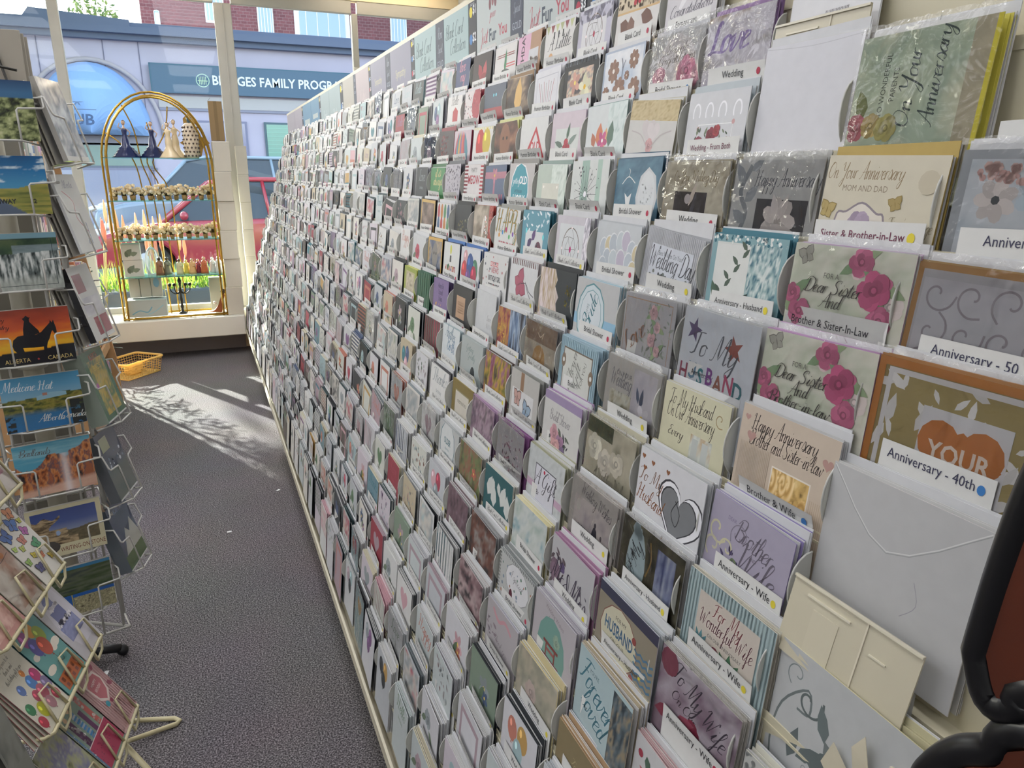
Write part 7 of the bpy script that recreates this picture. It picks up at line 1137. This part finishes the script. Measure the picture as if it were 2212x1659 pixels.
# lamp post
t = thing('street_lamp', 'black street lamp with a glazed lantern left of the mullion', 'lamp', T(-2.15, 13, -.12)); DM = mat('lamp_iron', '#2c3440', .5, metal=.3); b = MB(); b.tube([(0, 0, 0), (0, 0, 2.66)], [.07]+[.04], '#334'); b.build('post', DM, t)
b = MB(); b.lathe([(.17, 2.93), (.125, 2.98), (.05, 3.04), (.035, 3.1), (.015, 3.13), (.022, 3.16), (.004, 3.22)], '#334', n=8); b.lathe([(.03, 2.63), (.09, 2.66), (.085, 2.68)], '#334', n=6); b.build('cap', DM, t)
b = MB(); b.lathe([(.09, 2.68), (.15, 2.93)], '#f4f8fa', n=6); b.build('lantern_glass', mat('frosted_lantern', '#f0f4f6', .3, emit=.6), t)
# planter with grasses
t = thing('planter', 'long dark-edged street planter filled with green grass outside the window', 'planter', T(.1, 9.0, -.07)); b = MB(); b.bbox(-2.2, -.3, 0, 2.4, .3, .30, '#44505c', .02); b.build('trough', mat('planter_steel', '#44505c', .6), t)
b = MB(); q = random.Random(6)
for i in range(1500):
    x = q.uniform(-2.1, 2.3); y = q.uniform(-.25, .25); h = q.uniform(.1, .32); l = q.uniform(-.1, .1); b.poly([(x, y, .29), (x+.014, y, .29), (x+l+.004, y+q.uniform(-.05, .05), .29+h)], q.choice(['#7ca03c', '#98b848', '#5c8438', '#a8b850']))
tag(b.build('grass_blades', backlit('grass_blade', .5), t), kind='stuff')
def plume(x, y, h, n, sd, lab):
    t = thing('feather_grass', lab, 'grass', T(x, y, -.06), 'feathery grasses outside the window'); b = MB(); q = random.Random(sd); b2 = MB()
    for i in range(n):
        dx, dy = q.uniform(-.22, .22), q.uniform(-.1, .1); hh = h*q.uniform(.75, 1.05); b.tube([(dx*.3, dy*.3, 0), (dx*.7, dy*.7, hh*.6), (dx, dy, hh)], .004, '#a8985c', 4)
        b2.lathe([(.004, 0), (.016, .05), (.018, .12), (.004, .24)], q.choice(['#d8a888', '#e0b898', '#c8907c']), (dx, dy, hh-.05), 6)
    b.build('stems', LEAF, t); b2.build('plumes', backlit('plume', .5), t)
plume(-.62, 8.45, .98, 9, 1, 'pinkish feather grass behind the left leg of the brass stand'); plume(-.38, 8.5, .9, 8, 2, 'shorter pinkish feather grass right of the first clump'); plume(.98, 8.5, 1.12, 10, 3, 'tall orange feather grass between the cartons and the card display'); plume(-1.05, 8.6, 1.05, 8, 4, 'feather grass at the far left of the window')
# cars
CP = {}
def car(M, label, col, name, H, Lc, hood):
    t = thing(name, label, 'car', M); paint = mat('car_paint_'+name, col, .25, coat=1, spec=.6); W = 1.75; gl = mat('car_glass', '#2f3e4c', .12, spec=.7); bk = mat('tyre', '#1c1c20', .8)
    zb = H*.60; prof = [(0, .28), (.02, .55), (.12, zb-.16), (hood*.55, zb-.04), (hood, zb+.02), (Lc*.97, zb+.06), (Lc, .5), (Lc-.05, .28)]
    b = MB(); w0 = [(x, -W/2, z) for x, z in prof]; 
    # body with wheel arches and rounded shoulders
    pr = [(0, .28)]+[(.72+.36*math.cos(math.radians(a)), .30+.36*math.sin(math.radians(a))) for a in range(180, -1, -20)]+[(Lc-.85+.36*math.cos(math.radians(a)), .30+.36*math.sin(math.radians(a))) for a in range(180, -1, -20)]+prof[::-1][:-1]
    b.extr([(x, -W/2, z) for x, z in pr], (0, W, 0), '#888'); bo = b.build('body', paint, t); bm_ = bo.modifiers.new('bevel', 'BEVEL'); bm_.width = .07; bm_.segments = 3; bm_.limit_method = 'ANGLE'
    cab = [(hood-.05, zb), (hood+.62, H-.06), (hood+.95, H), (Lc-.95, H-.01), (Lc-.12, zb+.05)]
    b = MB(); n = len(cab); vs = [(x, -W/2+.05+(.16 if z > zb+.1 else 0), z) for x, z in cab]+[(x, W/2-.05-(.16 if z > zb+.1 else 0), z) for x, z in cab]
    b.mesh(vs, [(1, 2, 7, 6), (2, 3, 8, 7)], '#888'); 
    for (a, c) in ((0, 1), (1, 2), (2, 3), (3, 4)):
        for o_ in (0, n): b.tube([vs[a+o_], vs[c+o_]], .035, '#888', 6)
    for xm in (.45, .78):
        for sy in (0, 1): xx = hood+.9+(Lc-hood-1.6)*xm*.8; b.tube([(xx, (-W/2+.06)*(1-2*sy), zb), (xx-.08, (-W/2+.21)*(1-2*sy), H-.03)], .028, '#888', 6)
    b.build('roof', paint, t)
    b = MB(); b.mesh([(v[0], v[1]*.985, v[2]-.012) for v in vs], [(0, 1, 6, 5), (3, 4, 9, 8), (0, 4, 3, 2, 1), (5, 6, 7, 8, 9)], '#456'); b.build('glazing', gl, t)
    for x in (.72, Lc-.85):
        for y in (-W/2+.02, W/2-.2):
            b = MB(); b.M = T(x, y, .31) @ Matrix.Rotation(math.pi/2, 4, 'X') @ T(0, 0, -.18); b.lathe([(.22, 0), (.31, .01), (.32, .05), (.32, .14), (.3, .18), (.2, .18)], '#222', n=20); w_ = b.build('wheel', bk, t)
            b = MB(); b.M = T(x, y-.012 if y < 0 else y+.19, .31) @ Matrix.Rotation(math.pi/2, 4, 'X'); b.lathe([(.2, -.01), (.19, .004), (.05, .012)], '#b8bcc0', n=10); b.build('hub', mat('alloy', '#b8bcc0', .3, metal=.8), w_)
    for sy in (-1, 1):
        b = MB(); b.ball((.12, sy*(W/2-.18), zb-.13), .1, '#e8f0f4', 12, sc=(1.3, 1.1, .6)); b.build('headlight', mat('headlight', '#e8eef2', .08, spec=1), t)
        b = MB(); b.ball((hood+.25, sy*(W/2+.04), zb+.1), .09, '#888', 10, sc=(.7, 1, .7)); b.build('wing_mirror', paint, t)
car(T(-1.45, 12.55, -.14), 'red hatchback parked outside the window facing left', '#b03848', 'red_hatchback', 1.5, 4.1, 1.0)
car(T(-1.75, 15.4, -.14), 'blue-grey SUV behind the red hatchback', '#93a8bc', 'grey_suv', 1.86, 4.6, 1.0)
